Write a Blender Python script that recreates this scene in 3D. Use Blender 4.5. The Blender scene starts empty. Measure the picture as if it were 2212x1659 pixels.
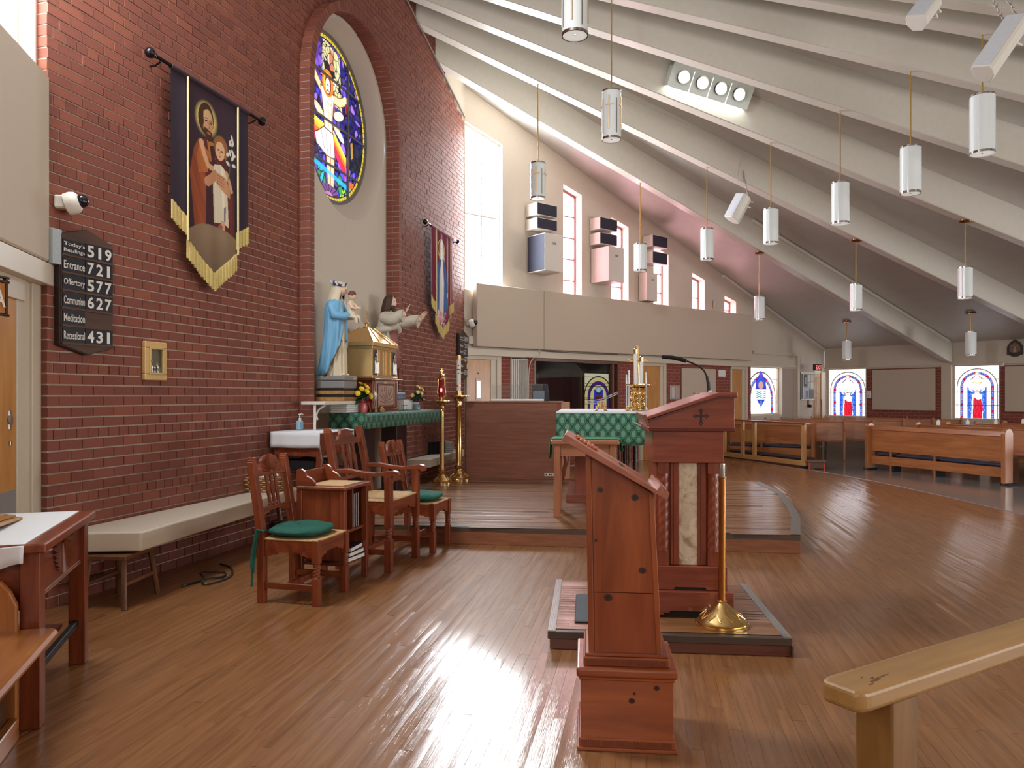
import bpy, bmesh, math, random
import numpy as np
from mathutils import Vector, Matrix, Euler
random.seed(7); np.random.seed(7)
PI = math.pi
SC = bpy.context.scene
C = SC.collection
# ---------------------------------------------------------------- camera, world, lights, exposure
F, CX, HV, CAMH = 1640.0, 1106.0, 855.0, 1.45
cam_d = bpy.data.cameras.new('camera'); cam = bpy.data.objects.new('camera', cam_d); C.objects.link(cam)
cam.location = (0, 0, CAMH); cam.rotation_euler = (PI/2, 0, 0)
cam_d.sensor_width = 36; cam_d.lens = 36*F/2212; cam_d.shift_y = (HV-829.5)/2212; cam_d.clip_start = .05; cam_d.clip_end = 200
SC.camera = cam
SC.view_settings.view_transform = 'Standard'; SC.view_settings.look = 'None'
SC.view_settings.exposure = 0.0; SC.view_settings.gamma = 1; SC.view_settings.use_curve_mapping = False
wd = bpy.data.worlds.new('world'); SC.world = wd; wd.use_nodes = True
wd.node_tree.nodes['Background'].inputs[0].default_value = (.75, .85, 1, 1); wd.node_tree.nodes['Background'].inputs[1].default_value = 1.0
SC.cycles.max_bounces = 7; SC.cycles.diffuse_bounces = 4; SC.cycles.glossy_bounces = 3; SC.cycles.transmission_bounces = 4
SC.cycles.sample_clamp_indirect = 6; SC.cycles.caustics_reflective = False; SC.cycles.caustics_refractive = False

class WallF:                                   # a vertical wall: origin on plan, direction, normal into the room
    def __init__(s, O, d):
        l = math.hypot(*d); s.O = O; s.d = (d[0]/l, d[1]/l); s.n = (s.d[1], -s.d[0]); s.rot = math.atan2(s.d[1], s.d[0])
    def pix(s, u, v, off=0.0):                 # where the sight line through a picture point meets the wall: (along, height)
        ox, oy = s.O[0]+off*s.n[0], s.O[1]+off*s.n[1]; k = (u-CX)/F
        t = (k*oy-ox)/(s.d[0]-k*s.d[1]); return t, CAMH-(v-HV)/F*(oy+t*s.d[1])
    def pt(s, a, z, off=0.0): return Vector((s.O[0]+a*s.d[0]+off*s.n[0], s.O[1]+a*s.d[1]+off*s.n[1], z))
WB = WallF((-3.16, 5.16), (.2503, .9682))      # brick altar wall
WP = WallF((-.88, 13.99), (.7705, .6374))      # window wall on the right of it
WK = WallF((9.19, 22.3), (.637, -.77))         # back wall
WL = WallF((-3.24, 5.18), (-.225, .974))       # left wall (runs towards the camera at negative s)
APEX = (-5.26, 10.37)
def ceil_z(x, y, under=0.0):
    a = (x-APEX[0])*.7705+(y-APEX[1])*.6374; b = (x-APEX[0])*.6356-(y-APEX[1])*.7707
    return 9.05-.332*max(a, b)-under
def beam_z(x, y):
    a = (x-APEX[0])*.7705+(y-APEX[1])*.6374; b = (x-APEX[0])*.6356-(y-APEX[1])*.7707
    return 8.45-.328*max(a, b)

def area(name, loc, tgt, sx, sy, power, col=(1, 1, 1), spread=PI):
    l = bpy.data.lights.new(name, 'AREA'); l.shape = 'RECTANGLE'; l.size = sx; l.size_y = sy; l.energy = power; l.color = col; l.spread = spread
    o = bpy.data.objects.new(name, l); C.objects.link(o); o.location = loc
    o.rotation_euler = (Vector(tgt)-Vector(loc)).to_track_quat('-Z', 'Y').to_euler(); return o
# daylight at the left window; the other three are added, unseen fill lights
area('daylight_left_window', WL.pt(-.6, 5.0, .15), WL.pt(-.6, 2.0, 7), 1.0, 2.4, 300, (.93, .97, 1))
area('fill_light_rear', (10.6, -.3, 1.75), (3, 9, 1.9), 9, 1.5, 430, (1, .98, .95))  # fill lamp added out of view, no windows built in that wall
area('fill_light_side', WK.pt(14.4, 1.6, .25), (3, 9, 2.6), 7, 1.3, 900, (.98, .98, 1))  # added fill beyond the right frame edge, in front of unbroken brick
area('fill_light_near_left', (-1.2, -3.0, 3.4), (4, 8, 3.4), 4, 2.6, 190, (1, .98, .96))  # extra unseen fill from the near left, no window behind it

# ---------------------------------------------------------------- materials
def lin(c):
    return tuple(((x/255)/12.92 if x/255 <= .04045 else ((x/255+.055)/1.055)**2.4) for x in c)+(1,)
MATS = {}
def newmat(name):
    m = bpy.data.materials.new(name); m.use_nodes = True; nt = m.node_tree; b = nt.nodes['Principled BSDF']; return m, nt, b
def N(nt, t, **k):
    n = nt.nodes.new(t)
    for a, v in k.items(): setattr(n, a, v)
    return n
def ramp(nt, stops):
    r = N(nt, 'ShaderNodeValToRGB'); e = r.color_ramp.elements
    e[0].position, e[0].color = stops[0]; e[1].position, e[1].color = stops[-1]
    for p, c in stops[1:-1]:
        q = e.new(p); q.color = c
    return r
def plain(name, rgb, rough=.5, metal=0, bump=0, scale=40, var=.06, spec=.5, coat=0, emis=None, es=0):
    if name in MATS: return MATS[name]
    m, nt, b = newmat(name); c = lin(rgb)
    tc = N(nt, 'ShaderNodeTexCoord'); no = N(nt, 'ShaderNodeTexNoise'); no.inputs['Scale'].default_value = scale; no.inputs['Detail'].default_value = 4
    nt.links.new(tc.outputs['Object'], no.inputs['Vector'])
    r = ramp(nt, [(.25, tuple(x*(1-var) for x in c[:3])+(1,)), (.75, tuple(min(1, x*(1+var)) for x in c[:3])+(1,))])
    nt.links.new(no.outputs[0], r.inputs[0]); nt.links.new(r.outputs[0], b.inputs['Base Color'])
    b.inputs['Roughness'].default_value = rough; b.inputs['Metallic'].default_value = metal; b.inputs['Specular IOR Level'].default_value = spec
    if coat: b.inputs['Coat Weight'].default_value = coat; b.inputs['Coat Roughness'].default_value = .15
    if bump:
        bp = N(nt, 'ShaderNodeBump'); bp.inputs['Strength'].default_value = bump; bp.inputs['Distance'].default_value = .01
        nt.links.new(no.outputs[0], bp.inputs['Height']); nt.links.new(bp.outputs[0], b.inputs['Normal'])
    if emis: b.inputs['Emission Color'].default_value = lin(emis); b.inputs['Emission Strength'].default_value = es
    MATS[name] = m; return m
def wood(name, dark, light, axis='z', rough=.35, scale=6, coat=.25, bump=.04, attr=None, stretch=9):
    key = name+axis
    if key in MATS: return MATS[key]
    m, nt, b = newmat(key)
    tc = N(nt, 'ShaderNodeTexCoord'); mp = N(nt, 'ShaderNodeMapping')
    s = [scale*stretch/3]*3; s['xyz'.index(axis)] = scale/3
    mp.inputs['Scale'].default_value = s
    nt.links.new(tc.outputs['Object'], mp.inputs['Vector'])
    oi = N(nt, 'ShaderNodeObjectInfo'); ad = N(nt, 'ShaderNodeVectorMath', operation='ADD')
    mul = N(nt, 'ShaderNodeMath', operation='MULTIPLY'); mul.inputs[1].default_value = 37
    nt.links.new(oi.outputs['Random'], mul.inputs[0]); nt.links.new(mp.outputs[0], ad.inputs[0]); nt.links.new(mul.outputs[0], ad.inputs[1])
    no = N(nt, 'ShaderNodeTexNoise'); no.inputs['Scale'].default_value = 1.2; no.inputs['Detail'].default_value = 6; no.inputs['Roughness'].default_value = .6; no.inputs['Distortion'].default_value = .4
    nt.links.new(ad.outputs[0], no.inputs['Vector'])
    r = ramp(nt, [(.3, lin(dark)), (.72, lin(light))]); nt.links.new(no.outputs[0], r.inputs[0])
    nt.links.new(r.outputs[0], b.inputs['Base Color'])
    b.inputs['Roughness'].default_value = rough; b.inputs['Coat Weight'].default_value = coat; b.inputs['Coat Roughness'].default_value = .2
    bp = N(nt, 'ShaderNodeBump'); bp.inputs['Strength'].default_value = bump*4; bp.inputs['Distance'].default_value = .003
    nt.links.new(no.outputs[0], bp.inputs['Height']); nt.links.new(bp.outputs[0], b.inputs['Normal'])
    MATS[key] = m; return m
def brickmat(name, attr, cols):
    m, nt, b = newmat(name)
    if attr:
        a = N(nt, 'ShaderNodeAttribute'); a.attribute_name = 'rnd'; src = a.outputs['Fac']
    else:
        a = N(nt, 'ShaderNodeObjectInfo'); src = a.outputs['Random']
    r = ramp(nt, cols); nt.links.new(src, r.inputs[0])
    tc = N(nt, 'ShaderNodeTexCoord'); no = N(nt, 'ShaderNodeTexNoise'); no.inputs['Scale'].default_value = 60; no.inputs['Detail'].default_value = 5
    nt.links.new(tc.outputs['Object'], no.inputs['Vector'])
    mx = N(nt, 'ShaderNodeMix', data_type='RGBA', blend_type='MULTIPLY'); mx.inputs[0].default_value = .45
    r2 = ramp(nt, [(.3, (.55, .55, .55, 1)), (.7, (1, 1, 1, 1))]); nt.links.new(no.outputs[0], r2.inputs[0])
    nt.links.new(r.outputs[0], mx.inputs[6]); nt.links.new(r2.outputs[0], mx.inputs[7]); nt.links.new(mx.outputs[2], b.inputs['Base Color'])
    b.inputs['Roughness'].default_value = .75
    bp = N(nt, 'ShaderNodeBump'); bp.inputs['Strength'].default_value = .35; bp.inputs['Distance'].default_value = .004
    nt.links.new(no.outputs[0], bp.inputs['Height']); nt.links.new(bp.outputs[0], b.inputs['Normal'])
    return m
def colormat(name, rough=.7, emit=0, attr='Col', sampled=True, spec=.3):
    if name in MATS: return MATS[name]
    m, nt, b = newmat(name); a = N(nt, 'ShaderNodeAttribute'); a.attribute_name = attr
    nt.links.new(a.outputs['Color'], b.inputs['Base Color']); b.inputs['Roughness'].default_value = rough; b.inputs['Specular IOR Level'].default_value = spec
    if emit:
        nt.links.new(a.outputs['Color'], b.inputs['Emission Color']); b.inputs['Emission Strength'].default_value = emit
        if not sampled: m.cycles.emission_sampling = 'NONE'
    MATS[name] = m; return m
def emitmat(name, rgb, st):
    if name in MATS: return MATS[name]
    m, nt, b = newmat(name); b.inputs['Base Color'].default_value = (.8, .8, .8, 1); b.inputs['Emission Color'].default_value = tuple(rgb)+(1,); b.inputs['Emission Strength'].default_value = st
    MATS[name] = m; return m
def glassmat(name, col=(1, 1, 1), rough=.02, alpha=.12):
    if name in MATS: return MATS[name]
    m = bpy.data.materials.new(name); m.use_nodes = True; nt = m.node_tree; nt.nodes.clear()
    o = N(nt, 'ShaderNodeOutputMaterial'); t = N(nt, 'ShaderNodeBsdfTransparent'); t.inputs[0].default_value = tuple(col)+(1,)
    g = N(nt, 'ShaderNodeBsdfGlossy'); g.inputs['Roughness'].default_value = rough
    fr = N(nt, 'ShaderNodeFresnel'); ge = N(nt, 'ShaderNodeNewGeometry'); io = N(nt, 'ShaderNodeMath', operation='MULTIPLY_ADD'); io.inputs[1].default_value = -.8333; io.inputs[2].default_value = 1.5; nt.links.new(ge.outputs['Backfacing'], io.inputs[0]); nt.links.new(io.outputs[0], fr.inputs[0]); ad = N(nt, 'ShaderNodeMath', operation='ADD'); ad.inputs[1].default_value = alpha*.06; ad.use_clamp = True
    nt.links.new(fr.outputs[0], ad.inputs[0])
    mx = N(nt, 'ShaderNodeMixShader'); nt.links.new(ad.outputs[0], mx.inputs[0]); nt.links.new(t.outputs[0], mx.inputs[1]); nt.links.new(g.outputs[0], mx.inputs[2]); nt.links.new(mx.outputs[0], o.inputs[0])
    MATS[name] = m; return m

# ---------------------------------------------------------------- mesh building
class MB:
    def __init__(s): s.v = []; s.f = []; s.rnd = None
    def add(s, vs, fs):
        o = len(s.v); s.v += [tuple(p) for p in vs]; s.f += [tuple(i+o for i in f) for f in fs]; return o
    def mark(s): return len(s.v)
    def xf(s, k, M):
        for i in range(k, len(s.v)): s.v[i] = tuple(M @ Vector(s.v[i]))
    def box(s, x0, x1, y0, y1, z0, z1, M=None):
        k = s.add([(x0, y0, z0), (x1, y0, z0), (x1, y1, z0), (x0, y1, z0), (x0, y0, z1), (x1, y0, z1), (x1, y1, z1), (x0, y1, z1)],
              [(0, 3, 2, 1), (4, 5, 6, 7), (0, 1, 5, 4), (1, 2, 6, 5), (2, 3, 7, 6), (3, 0, 4, 7)])
        if M is not None: s.xf(k, M)
        return s
    def prism(s, poly, axis, a, b, M=None):      # polygon in the two other axes, extruded along axis
        n = len(poly)
        def p(q, t): return {'x': (t, q[0], q[1]), 'y': (q[0], t, q[1]), 'z': (q[0], q[1], t)}[axis]
        ar = sum(poly[i][0]*poly[(i+1) % n][1]-poly[(i+1) % n][0]*poly[i][1] for i in range(n))
        flip = (ar < 0) != (axis == 'y')
        fs = [tuple(range(n))[::-1], tuple(range(n, 2*n))]+[(i, (i+1) % n, n+(i+1) % n, n+i) for i in range(n)]
        if flip: fs = [f[::-1] for f in fs]
        if b < a: fs = [f[::-1] for f in fs]
        k = s.add([p(q, a) for q in poly]+[p(q, b) for q in poly], fs)
        if M is not None: s.xf(k, M)
        return s
    def lathe(s, prof, n=24, c=(0, 0, 0), M=None, sx=1, sy=1, cap=True):
        vs = []; fs = []
        for r, z in prof:
            for i in range(n):
                a = 2*PI*i/n; vs.append((c[0]+r*math.cos(a)*sx, c[1]+r*math.sin(a)*sy, c[2]+z))
        m = len(prof)
        for j in range(m-1):
            for i in range(n): fs.append((j*n+i, j*n+(i+1) % n, (j+1)*n+(i+1) % n, (j+1)*n+i))
        if cap: fs.append(tuple(range(n))[::-1]); fs.append(tuple((m-1)*n+i for i in range(n)))
        k = s.add(vs, fs)
        if M is not None: s.xf(k, M)
        return s
    def tube(s, pts, r, n=8, M=None):
        pts = [Vector(p) for p in pts]; m = len(pts)
        rs = r if isinstance(r, (list, tuple)) else [r]*m
        vs = []; fs = []; prev = None
        for j in range(m):
            t = (pts[min(j+1, m-1)]-pts[max(j-1, 0)]).normalized()
            if prev is None:
                u = t.orthogonal().normalized()
            else:
                u = (prev-t*prev.dot(t))
                u = u.normalized() if u.length > 1e-6 else t.orthogonal().normalized()
            prev = u; w = t.cross(u)
            for i in range(n):
                a = 2*PI*i/n; vs.append(pts[j]+(u*math.cos(a)+w*math.sin(a))*rs[j])
        for j in range(m-1):
            for i in range(n): fs.append((j*n+i, j*n+(i+1) % n, (j+1)*n+(i+1) % n, (j+1)*n+i))
        fs.append(tuple(range(n))[::-1]); fs.append(tuple((m-1)*n+i for i in range(n)))
        k = s.add(vs, fs)
        if M is not None: s.xf(k, M)
        return s
    def ball(s, c, r, nu=12, nv=8, M=None):
        rx, ry, rz = r if isinstance(r, (list, tuple)) else (r, r, r)
        vs = []; fs = []
        for j in range(1, nv):
            b = PI*j/nv
            for i in range(nu):
                a = 2*PI*i/nu; vs.append((c[0]+rx*math.sin(b)*math.cos(a), c[1]+ry*math.sin(b)*math.sin(a), c[2]-rz*math.cos(b)))
        for j in range(nv-2):
            for i in range(nu): fs.append((j*nu+i, j*nu+(i+1) % nu, (j+1)*nu+(i+1) % nu, (j+1)*nu+i))
        B = len(vs); vs += [(c[0], c[1], c[2]-rz), (c[0], c[1], c[2]+rz)]
        for i in range(nu):
            fs.append((B, (i+1) % nu, i)); fs.append((B+1, (nv-2)*nu+i, (nv-2)*nu+(i+1) % nu))
        k = s.add(vs, fs)
        if M is not None: s.xf(k, M)
        return s
    def loft(s, rings, cap=True, closed=True, M=None):
        n = len(rings[0]); m = len(rings); vs = [p for r in rings for p in r]; fs = []
        for j in range(m-1):
            for i in range(n if closed else n-1): fs.append((j*n+i, j*n+(i+1) % n, (j+1)*n+(i+1) % n, (j+1)*n+i))
        if cap and closed: fs.append(tuple(range(n))[::-1]); fs.append(tuple((m-1)*n+i for i in range(n)))
        k = s.add(vs, fs)
        if M is not None: s.xf(k, M)
        return s
    def grid(s, fn, nu, nv):
        vs = [fn(i/nu, j/nv) for j in range(nv+1) for i in range(nu+1)]
        return s.add(vs, [(j*(nu+1)+i, j*(nu+1)+i+1, (j+1)*(nu+1)+i+1, (j+1)*(nu+1)+i) for j in range(nv) for i in range(nu)])
    def mesh(s, name, mat, smooth=False, ang=40):
        me = bpy.data.meshes.new(name); me.from_pydata(s.v, [], s.f); me.update()
        if mat is not None:
            for q in (mat if isinstance(mat, (list, tuple)) else [mat]): me.materials.append(q)
        if smooth:
            me.polygons.foreach_set('use_smooth', [True]*len(me.polygons))
            me.set_sharp_from_angle(angle=math.radians(ang))
        return me
    def build(s, name, mat, parent=None, bevel=0, smooth=False, ang=40, kind=None, loc=None, rot=None, seg=1, solid=0, subd=0, label=None):
        o = bpy.data.objects.new(name, s.mesh(name, mat, smooth, ang)); C.objects.link(o)
        if parent is not None: o.parent = parent
        if loc is not None: o.location = loc
        if rot is not None: o.rotation_euler = rot
        if solid:
            q = o.modifiers.new('solid', 'SOLIDIFY'); q.thickness = solid; q.offset = 0
        if bevel:
            q = o.modifiers.new('bevel', 'BEVEL'); q.width = bevel; q.segments = seg; q.limit_method = 'ANGLE'; q.angle_limit = math.radians(40)
        if subd:
            q = o.modifiers.new('subd', 'SUBSURF'); q.levels = subd; q.render_levels = subd
        if kind: o['kind'] = kind
        if label: o['label'] = label
        return o
def bx(name, mat, parent, x0, x1, y0, y1, z0, z1, bevel=.003, **k): return MB().box(x0, x1, y0, y1, z0, z1).build(name, mat, parent, bevel=bevel, **k)
def tag(o, label, cat, group=None):
    o['label'] = label; o['category'] = cat
    if group: o['group'] = group
    return o
def empty(name, loc, rz=0, label=None, cat=None, group=None, rot=None, scale=1):
    o = bpy.data.objects.new(name, None); C.objects.link(o); o.location = loc; o.rotation_euler = rot if rot is not None else (0, 0, rz)
    o.empty_display_size = .1; o.scale = (scale,)*3
    if label: tag(o, label, cat, group)
    return o
def onwall(name, W, s, z, off=0.0, **k): return empty(name, W.pt(s, z, off), W.rot, **k)
KIDS = {}
def copy_tree(o, parent=None):
    c = o.copy(); C.objects.link(c)
    if parent is not None: c.parent = parent
    for ch in list(o.children): copy_tree(ch, c)
    return c
def struct(o): o['kind'] = 'structure'; return o
def text_mesh(body, w, h, depth=.002, align='L', bold=0.0):      # text fitted to w x h, lying in the xz plane facing -y
    cu = bpy.data.curves.new('lettering', 'FONT'); cu.body = body; cu.extrude = 0; cu.offset = bold; cu.resolution_u = 3
    t = bpy.data.objects.new('lettering', cu); C.objects.link(t); bpy.context.view_layer.update()
    me = bpy.data.meshes.new_from_object(t); C.objects.unlink(t); bpy.data.objects.remove(t)
    xs = [v.co.x for v in me.vertices]; ys = [v.co.y for v in me.vertices]; x0, x1, y0, y1 = min(xs), max(xs), min(ys), max(ys)
    for v in me.vertices: v.co = Vector(((v.co.x-x0)/(x1-x0)*w, -depth, (v.co.y-y0)/(y1-y0)*h))
    return me
def text_obj(name, body, w, h, mat, parent, loc, bold=0.0, rot=None):
    me = text_mesh(body, w, h, bold=bold); me.materials.append(mat); o = bpy.data.objects.new(name, me); C.objects.link(o); o.parent = parent; o.location = loc
    if rot is not None: o.rotation_euler = rot
    return o

# ---------------------------------------------------------------- printed pictures: a fine grid coloured vertex by vertex
class Paint:
    def __init__(s, X, Z, base): s.X, s.Z = X, Z; s.c = np.empty(X.shape+(3,)); s.c[:] = lin(base)[:3]
    def put(s, m, rgb, a=1.0):
        col = np.array(lin(rgb)[:3]); al = (m*a)[..., None]; s.c = s.c*(1-al)+col*al
    def ell(s, cx, cz, rx, rz, rgb, rot=0, a=1.0, soft=0.0):
        ca, sa = math.cos(rot), math.sin(rot); dx, dz = s.X-cx, s.Z-cz
        d = np.sqrt(((dx*ca+dz*sa)/rx)**2+((-dx*sa+dz*ca)/rz)**2)
        m = np.clip((1-d)/soft, 0, 1) if soft else (d < 1)*1.0
        s.put(m, rgb, a); return m
    def ring(s, cx, cz, r0, r1, rgb, a=1.0):
        d = np.hypot(s.X-cx, s.Z-cz); s.put(((d > r0) & (d < r1))*1.0, rgb, a)
    def poly(s, pts, rgb, a=1.0):
        m = np.zeros(s.X.shape, bool); n = len(pts)
        for i in range(n):
            x1, z1 = pts[i]; x2, z2 = pts[(i+1) % n]
            if z1 == z2: continue
            m ^= ((z1 > s.Z) != (z2 > s.Z)) & (s.X < (x2-x1)*(s.Z-z1)/(z2-z1)+x1)
        s.put(m*1.0, rgb, a); return m
    def line(s, pts, w, rgb, a=1.0):
        for (x1, z1), (x2, z2) in zip(pts[:-1], pts[1:]):
            L = (x2-x1)**2+(z2-z1)**2+1e-12; t = np.clip(((s.X-x1)*(x2-x1)+(s.Z-z1)*(z2-z1))/L, 0, 1)
            s.put((np.hypot(s.X-x1-t*(x2-x1), s.Z-z1-t*(z2-z1)) < w/2)*1.0, rgb, a)
    def outl(s, pts, w, rgb, a=1.0): s.line(list(pts)+[pts[0]], w, rgb, a)
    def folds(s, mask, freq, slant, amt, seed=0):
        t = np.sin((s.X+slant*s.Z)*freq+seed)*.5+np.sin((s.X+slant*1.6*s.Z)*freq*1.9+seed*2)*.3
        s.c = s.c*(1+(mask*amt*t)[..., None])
def voro(X, Z, seeds):
    d1 = np.full(X.shape, 1e9); d2 = np.full(X.shape, 1e9); ix = np.zeros(X.shape, int)
    for k, (a, b) in enumerate(seeds):
        d = np.hypot(X-a, Z-b); c = d < d1
        d2 = np.where(c, d1, np.minimum(d2, d)); ix = np.where(c, k, ix); d1 = np.where(c, d, d1)
    return ix, d2-d1
def print_obj(name, x0, x1, z0, z1, nx, nz, paint, mat, parent=None, keep=None, y=0.0, warp=None, solid=0):
    xs = np.linspace(x0, x1, nx+1); zs = np.linspace(z0, z1, nz+1); X, Z = np.meshgrid(xs, zs); col = paint(X, Z)
    Y = np.full(X.shape, y) if warp is None else warp(X, Z)
    V = np.stack([X, Y, Z], -1).reshape(-1, 3); I = np.arange(V.shape[0]).reshape(nz+1, nx+1)
    Fq = np.stack([I[:-1, :-1], I[:-1, 1:], I[1:, 1:], I[1:, :-1]], -1)
    if keep is not None:
        cx = (X[:-1, :-1]+X[1:, 1:])/2; cz = (Z[:-1, :-1]+Z[1:, 1:])/2; Fq = Fq[keep(cx, cz)]
    Fq = Fq.reshape(-1, 4); used = np.unique(Fq); mp = np.zeros(V.shape[0], int); mp[used] = np.arange(len(used))
    me = bpy.data.meshes.new(name); me.from_pydata(V[used].tolist(), [], mp[Fq].tolist()); me.update()
    at = me.color_attributes.new('Col', 'FLOAT_COLOR', 'POINT'); cc = np.ones((len(used), 4), np.float32); cc[:, :3] = np.clip(col.reshape(-1, 3)[used], 0, 10)
    at.data.foreach_set('color', cc.ravel()); me.materials.append(mat)
    me.polygons.foreach_set('use_smooth', [True]*len(me.polygons))
    o = bpy.data.objects.new(name, me); C.objects.link(o)
    if parent is not None: o.parent = parent
    if solid:
        q = o.modifiers.new('solid', 'SOLIDIFY'); q.thickness = solid; q.offset = 0
    return o
# ================================================================ the room
def G(u, v, z=0.0):
    Y = (CAMH-z)*F/(v-HV); return Vector(((u-CX)/F*Y, Y, z))
def P(u, v, Y): return Vector(((u-CX)/F*Y, Y, CAMH-(v-HV)/F*Y))
M_plaster = plain('wall_paint', (205, 192, 176), .7, bump=.05, scale=25, var=.03)
M_ceil = plain('ceiling_paint', (206, 200, 192), .45, bump=.45, scale=6, var=.04)
M_white = plain('white_paint', (226, 220, 210), .45, var=.02)
M_niche = plain('niche_plaster', (214, 202, 186), .8, bump=.05, var=.02)
M_trim = plain('cream_trim_paint', (205, 192, 172), .4, var=.03)
M_panel = plain('acoustic_panel_cloth', (196, 180, 162), .85, bump=.08, scale=120, var=.03)
M_mortar = plain('mortar', (186, 170, 154), .9, bump=.3, scale=80, var=.1)
M_dark = plain('near_black', (18, 18, 20), .6)
M_black = plain('black_plastic', (26, 26, 30), .45)
M_door = wood('honey_birch_veneer', (178, 118, 52), (206, 150, 80), 'z', rough=.4, stretch=5)
M_red = 'red'
def W_(ax, **k): return wood('cherry_stain', (92, 36, 20), (136, 60, 34), ax, **k)
RW = {a: wood('cherry_stain', (96, 40, 24), (142, 66, 38), a, rough=.3) for a in 'xyz'}
CH = {a: wood('chair_cherry', (94, 40, 20), (146, 70, 38), a, rough=.35) for a in 'xyz'}
PN = {a: wood('stained_pine', (126, 58, 26), (170, 90, 46), a, rough=.35, scale=4) for a in 'xyz'}
AM = {a: wood('ambo_cherry', (112, 50, 34), (150, 76, 52), a, rough=.28) for a in 'xyz'}
OAK = {a: wood('oak_pew', (150, 90, 52), (190, 124, 76), a, rough=.3, scale=4, coat=.4) for a in 'xyz'}
GLD = {a: wood('golden_pine', (150, 104, 48), (196, 148, 84), a, rough=.4, scale=5) for a in 'xyz'}
M_brass = plain('polished_brass', (226, 190, 128), .2, metal=1, var=.05)
M_gold = plain('gilt', (222, 184, 126), .35, metal=.85, var=.05)
M_goldp = plain('gold_paint', (214, 178, 120), .45, metal=.3, var=.06)
M_bronze = plain('dark_bronze', (70, 50, 34), .35, metal=.8)
M_chrome = plain('chrome', (200, 196, 190), .15, metal=1)
M_silver = plain('silver', (188, 184, 176), .3, metal=.9)
M_cloth = plain('white_linen', (226, 228, 232), .8, bump=.1, scale=90, var=.02)
M_green = plain('green_velvet', (22, 86, 72), .85, bump=.15, scale=60, var=.15)
M_alu = plain('aluminium_edge', (150, 146, 142), .35, metal=.7)
M_paper = plain('white_paper', (232, 230, 226), .7, var=.02)
BRK = [(0, lin((128, 70, 56))), (.3, lin((133, 73, 58))), (.6, lin((138, 76, 60))), (.85, lin((146, 83, 62))), (1, lin((122, 66, 54)))]
M_brick = brickmat('brick', False, BRK); M_brick2 = brickmat('brick_face', True, BRK)
def bricktex(name, cols, mortar):             # bricks too small in view to tell apart
    m, nt, b = newmat(name); tc = N(nt, 'ShaderNodeTexCoord'); sp = N(nt, 'ShaderNodeSeparateXYZ'); cb = N(nt, 'ShaderNodeCombineXYZ'); br = N(nt, 'ShaderNodeTexBrick')
    nt.links.new(tc.outputs['Object'], sp.inputs[0]); nt.links.new(sp.outputs[0], cb.inputs[0]); nt.links.new(sp.outputs[2], cb.inputs[1]); nt.links.new(cb.outputs[0], br.inputs[0])
    br.inputs['Color1'].default_value = lin(cols[0]); br.inputs['Color2'].default_value = lin(cols[1]); br.inputs['Mortar'].default_value = lin(mortar)
    br.inputs['Scale'].default_value = 1; br.inputs['Brick Width'].default_value = .2; br.inputs['Row Height'].default_value = .0766; br.inputs['Mortar Size'].default_value = .006; br.inputs['Bias'].default_value = -.1
    nt.links.new(br.outputs[0], b.inputs['Base Color']); b.inputs['Roughness'].default_value = .8
    bp = N(nt, 'ShaderNodeBump'); bp.invert = True; bp.inputs['Strength'].default_value = .6; bp.inputs['Distance'].default_value = .006
    nt.links.new(br.outputs['Fac'], bp.inputs['Height']); nt.links.new(bp.outputs[0], b.inputs['Normal']); return m
M_farbrick = bricktex('far_brick', ((128, 60, 48), (142, 70, 54)), (150, 112, 96))

# ---- wood floor: boards run along FD, the 300 that show largest are parts
fa = math.radians(10.0); FD = Vector((math.sin(fa), math.cos(fa), 0)); FX = Vector((FD.y, -FD.x, 0))
ARC = [(4.9, 18.1), (5.25, 16.95), (5.5, 16.0), (5.75, 15.1), (5.98, 14.2), (6.12, 13.2), (6.2, 12.2), (6.24, 11.0), (6.24, 9.6), (6.2, 8.2), (6.05, 6.8), (5.8, 5.4), (5.4, 4.0), (4.9, 2.6), (4.2, 1.2), (3.4, 0.0), (2.4, -1.2)]
WOODP = [(-1.7, -1.2), (-3.2, 5.16), (-.92, 14.0), (4.5, 18.45)]+ARC
def inpoly(x, y, poly):
    c = False; n = len(poly)
    for i in range(n):
        x1, y1 = poly[i]; x2, y2 = poly[(i+1) % n]
        if (y1 > y) != (y2 > y) and x < (x2-x1)*(y-y1)/(y2-y1)+x1: c = not c
    return c
def spans(c, poly):                           # stretches of the row at offset c (across) inside the polygon
    ts = []; n = len(poly)
    for i in range(n):
        a = Vector(poly[i]); b = Vector(poly[(i+1) % n]); ca = a.x*FX.x+a.y*FX.y-c; cb = b.x*FX.x+b.y*FX.y-c
        if (ca > 0) != (cb > 0):
            q = a+(b-a)*(ca/(ca-cb)); ts.append(q.x*FD.x+q.y*FD.y)
    ts.sort(); return list(zip(ts[::2], ts[1::2]))
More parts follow.
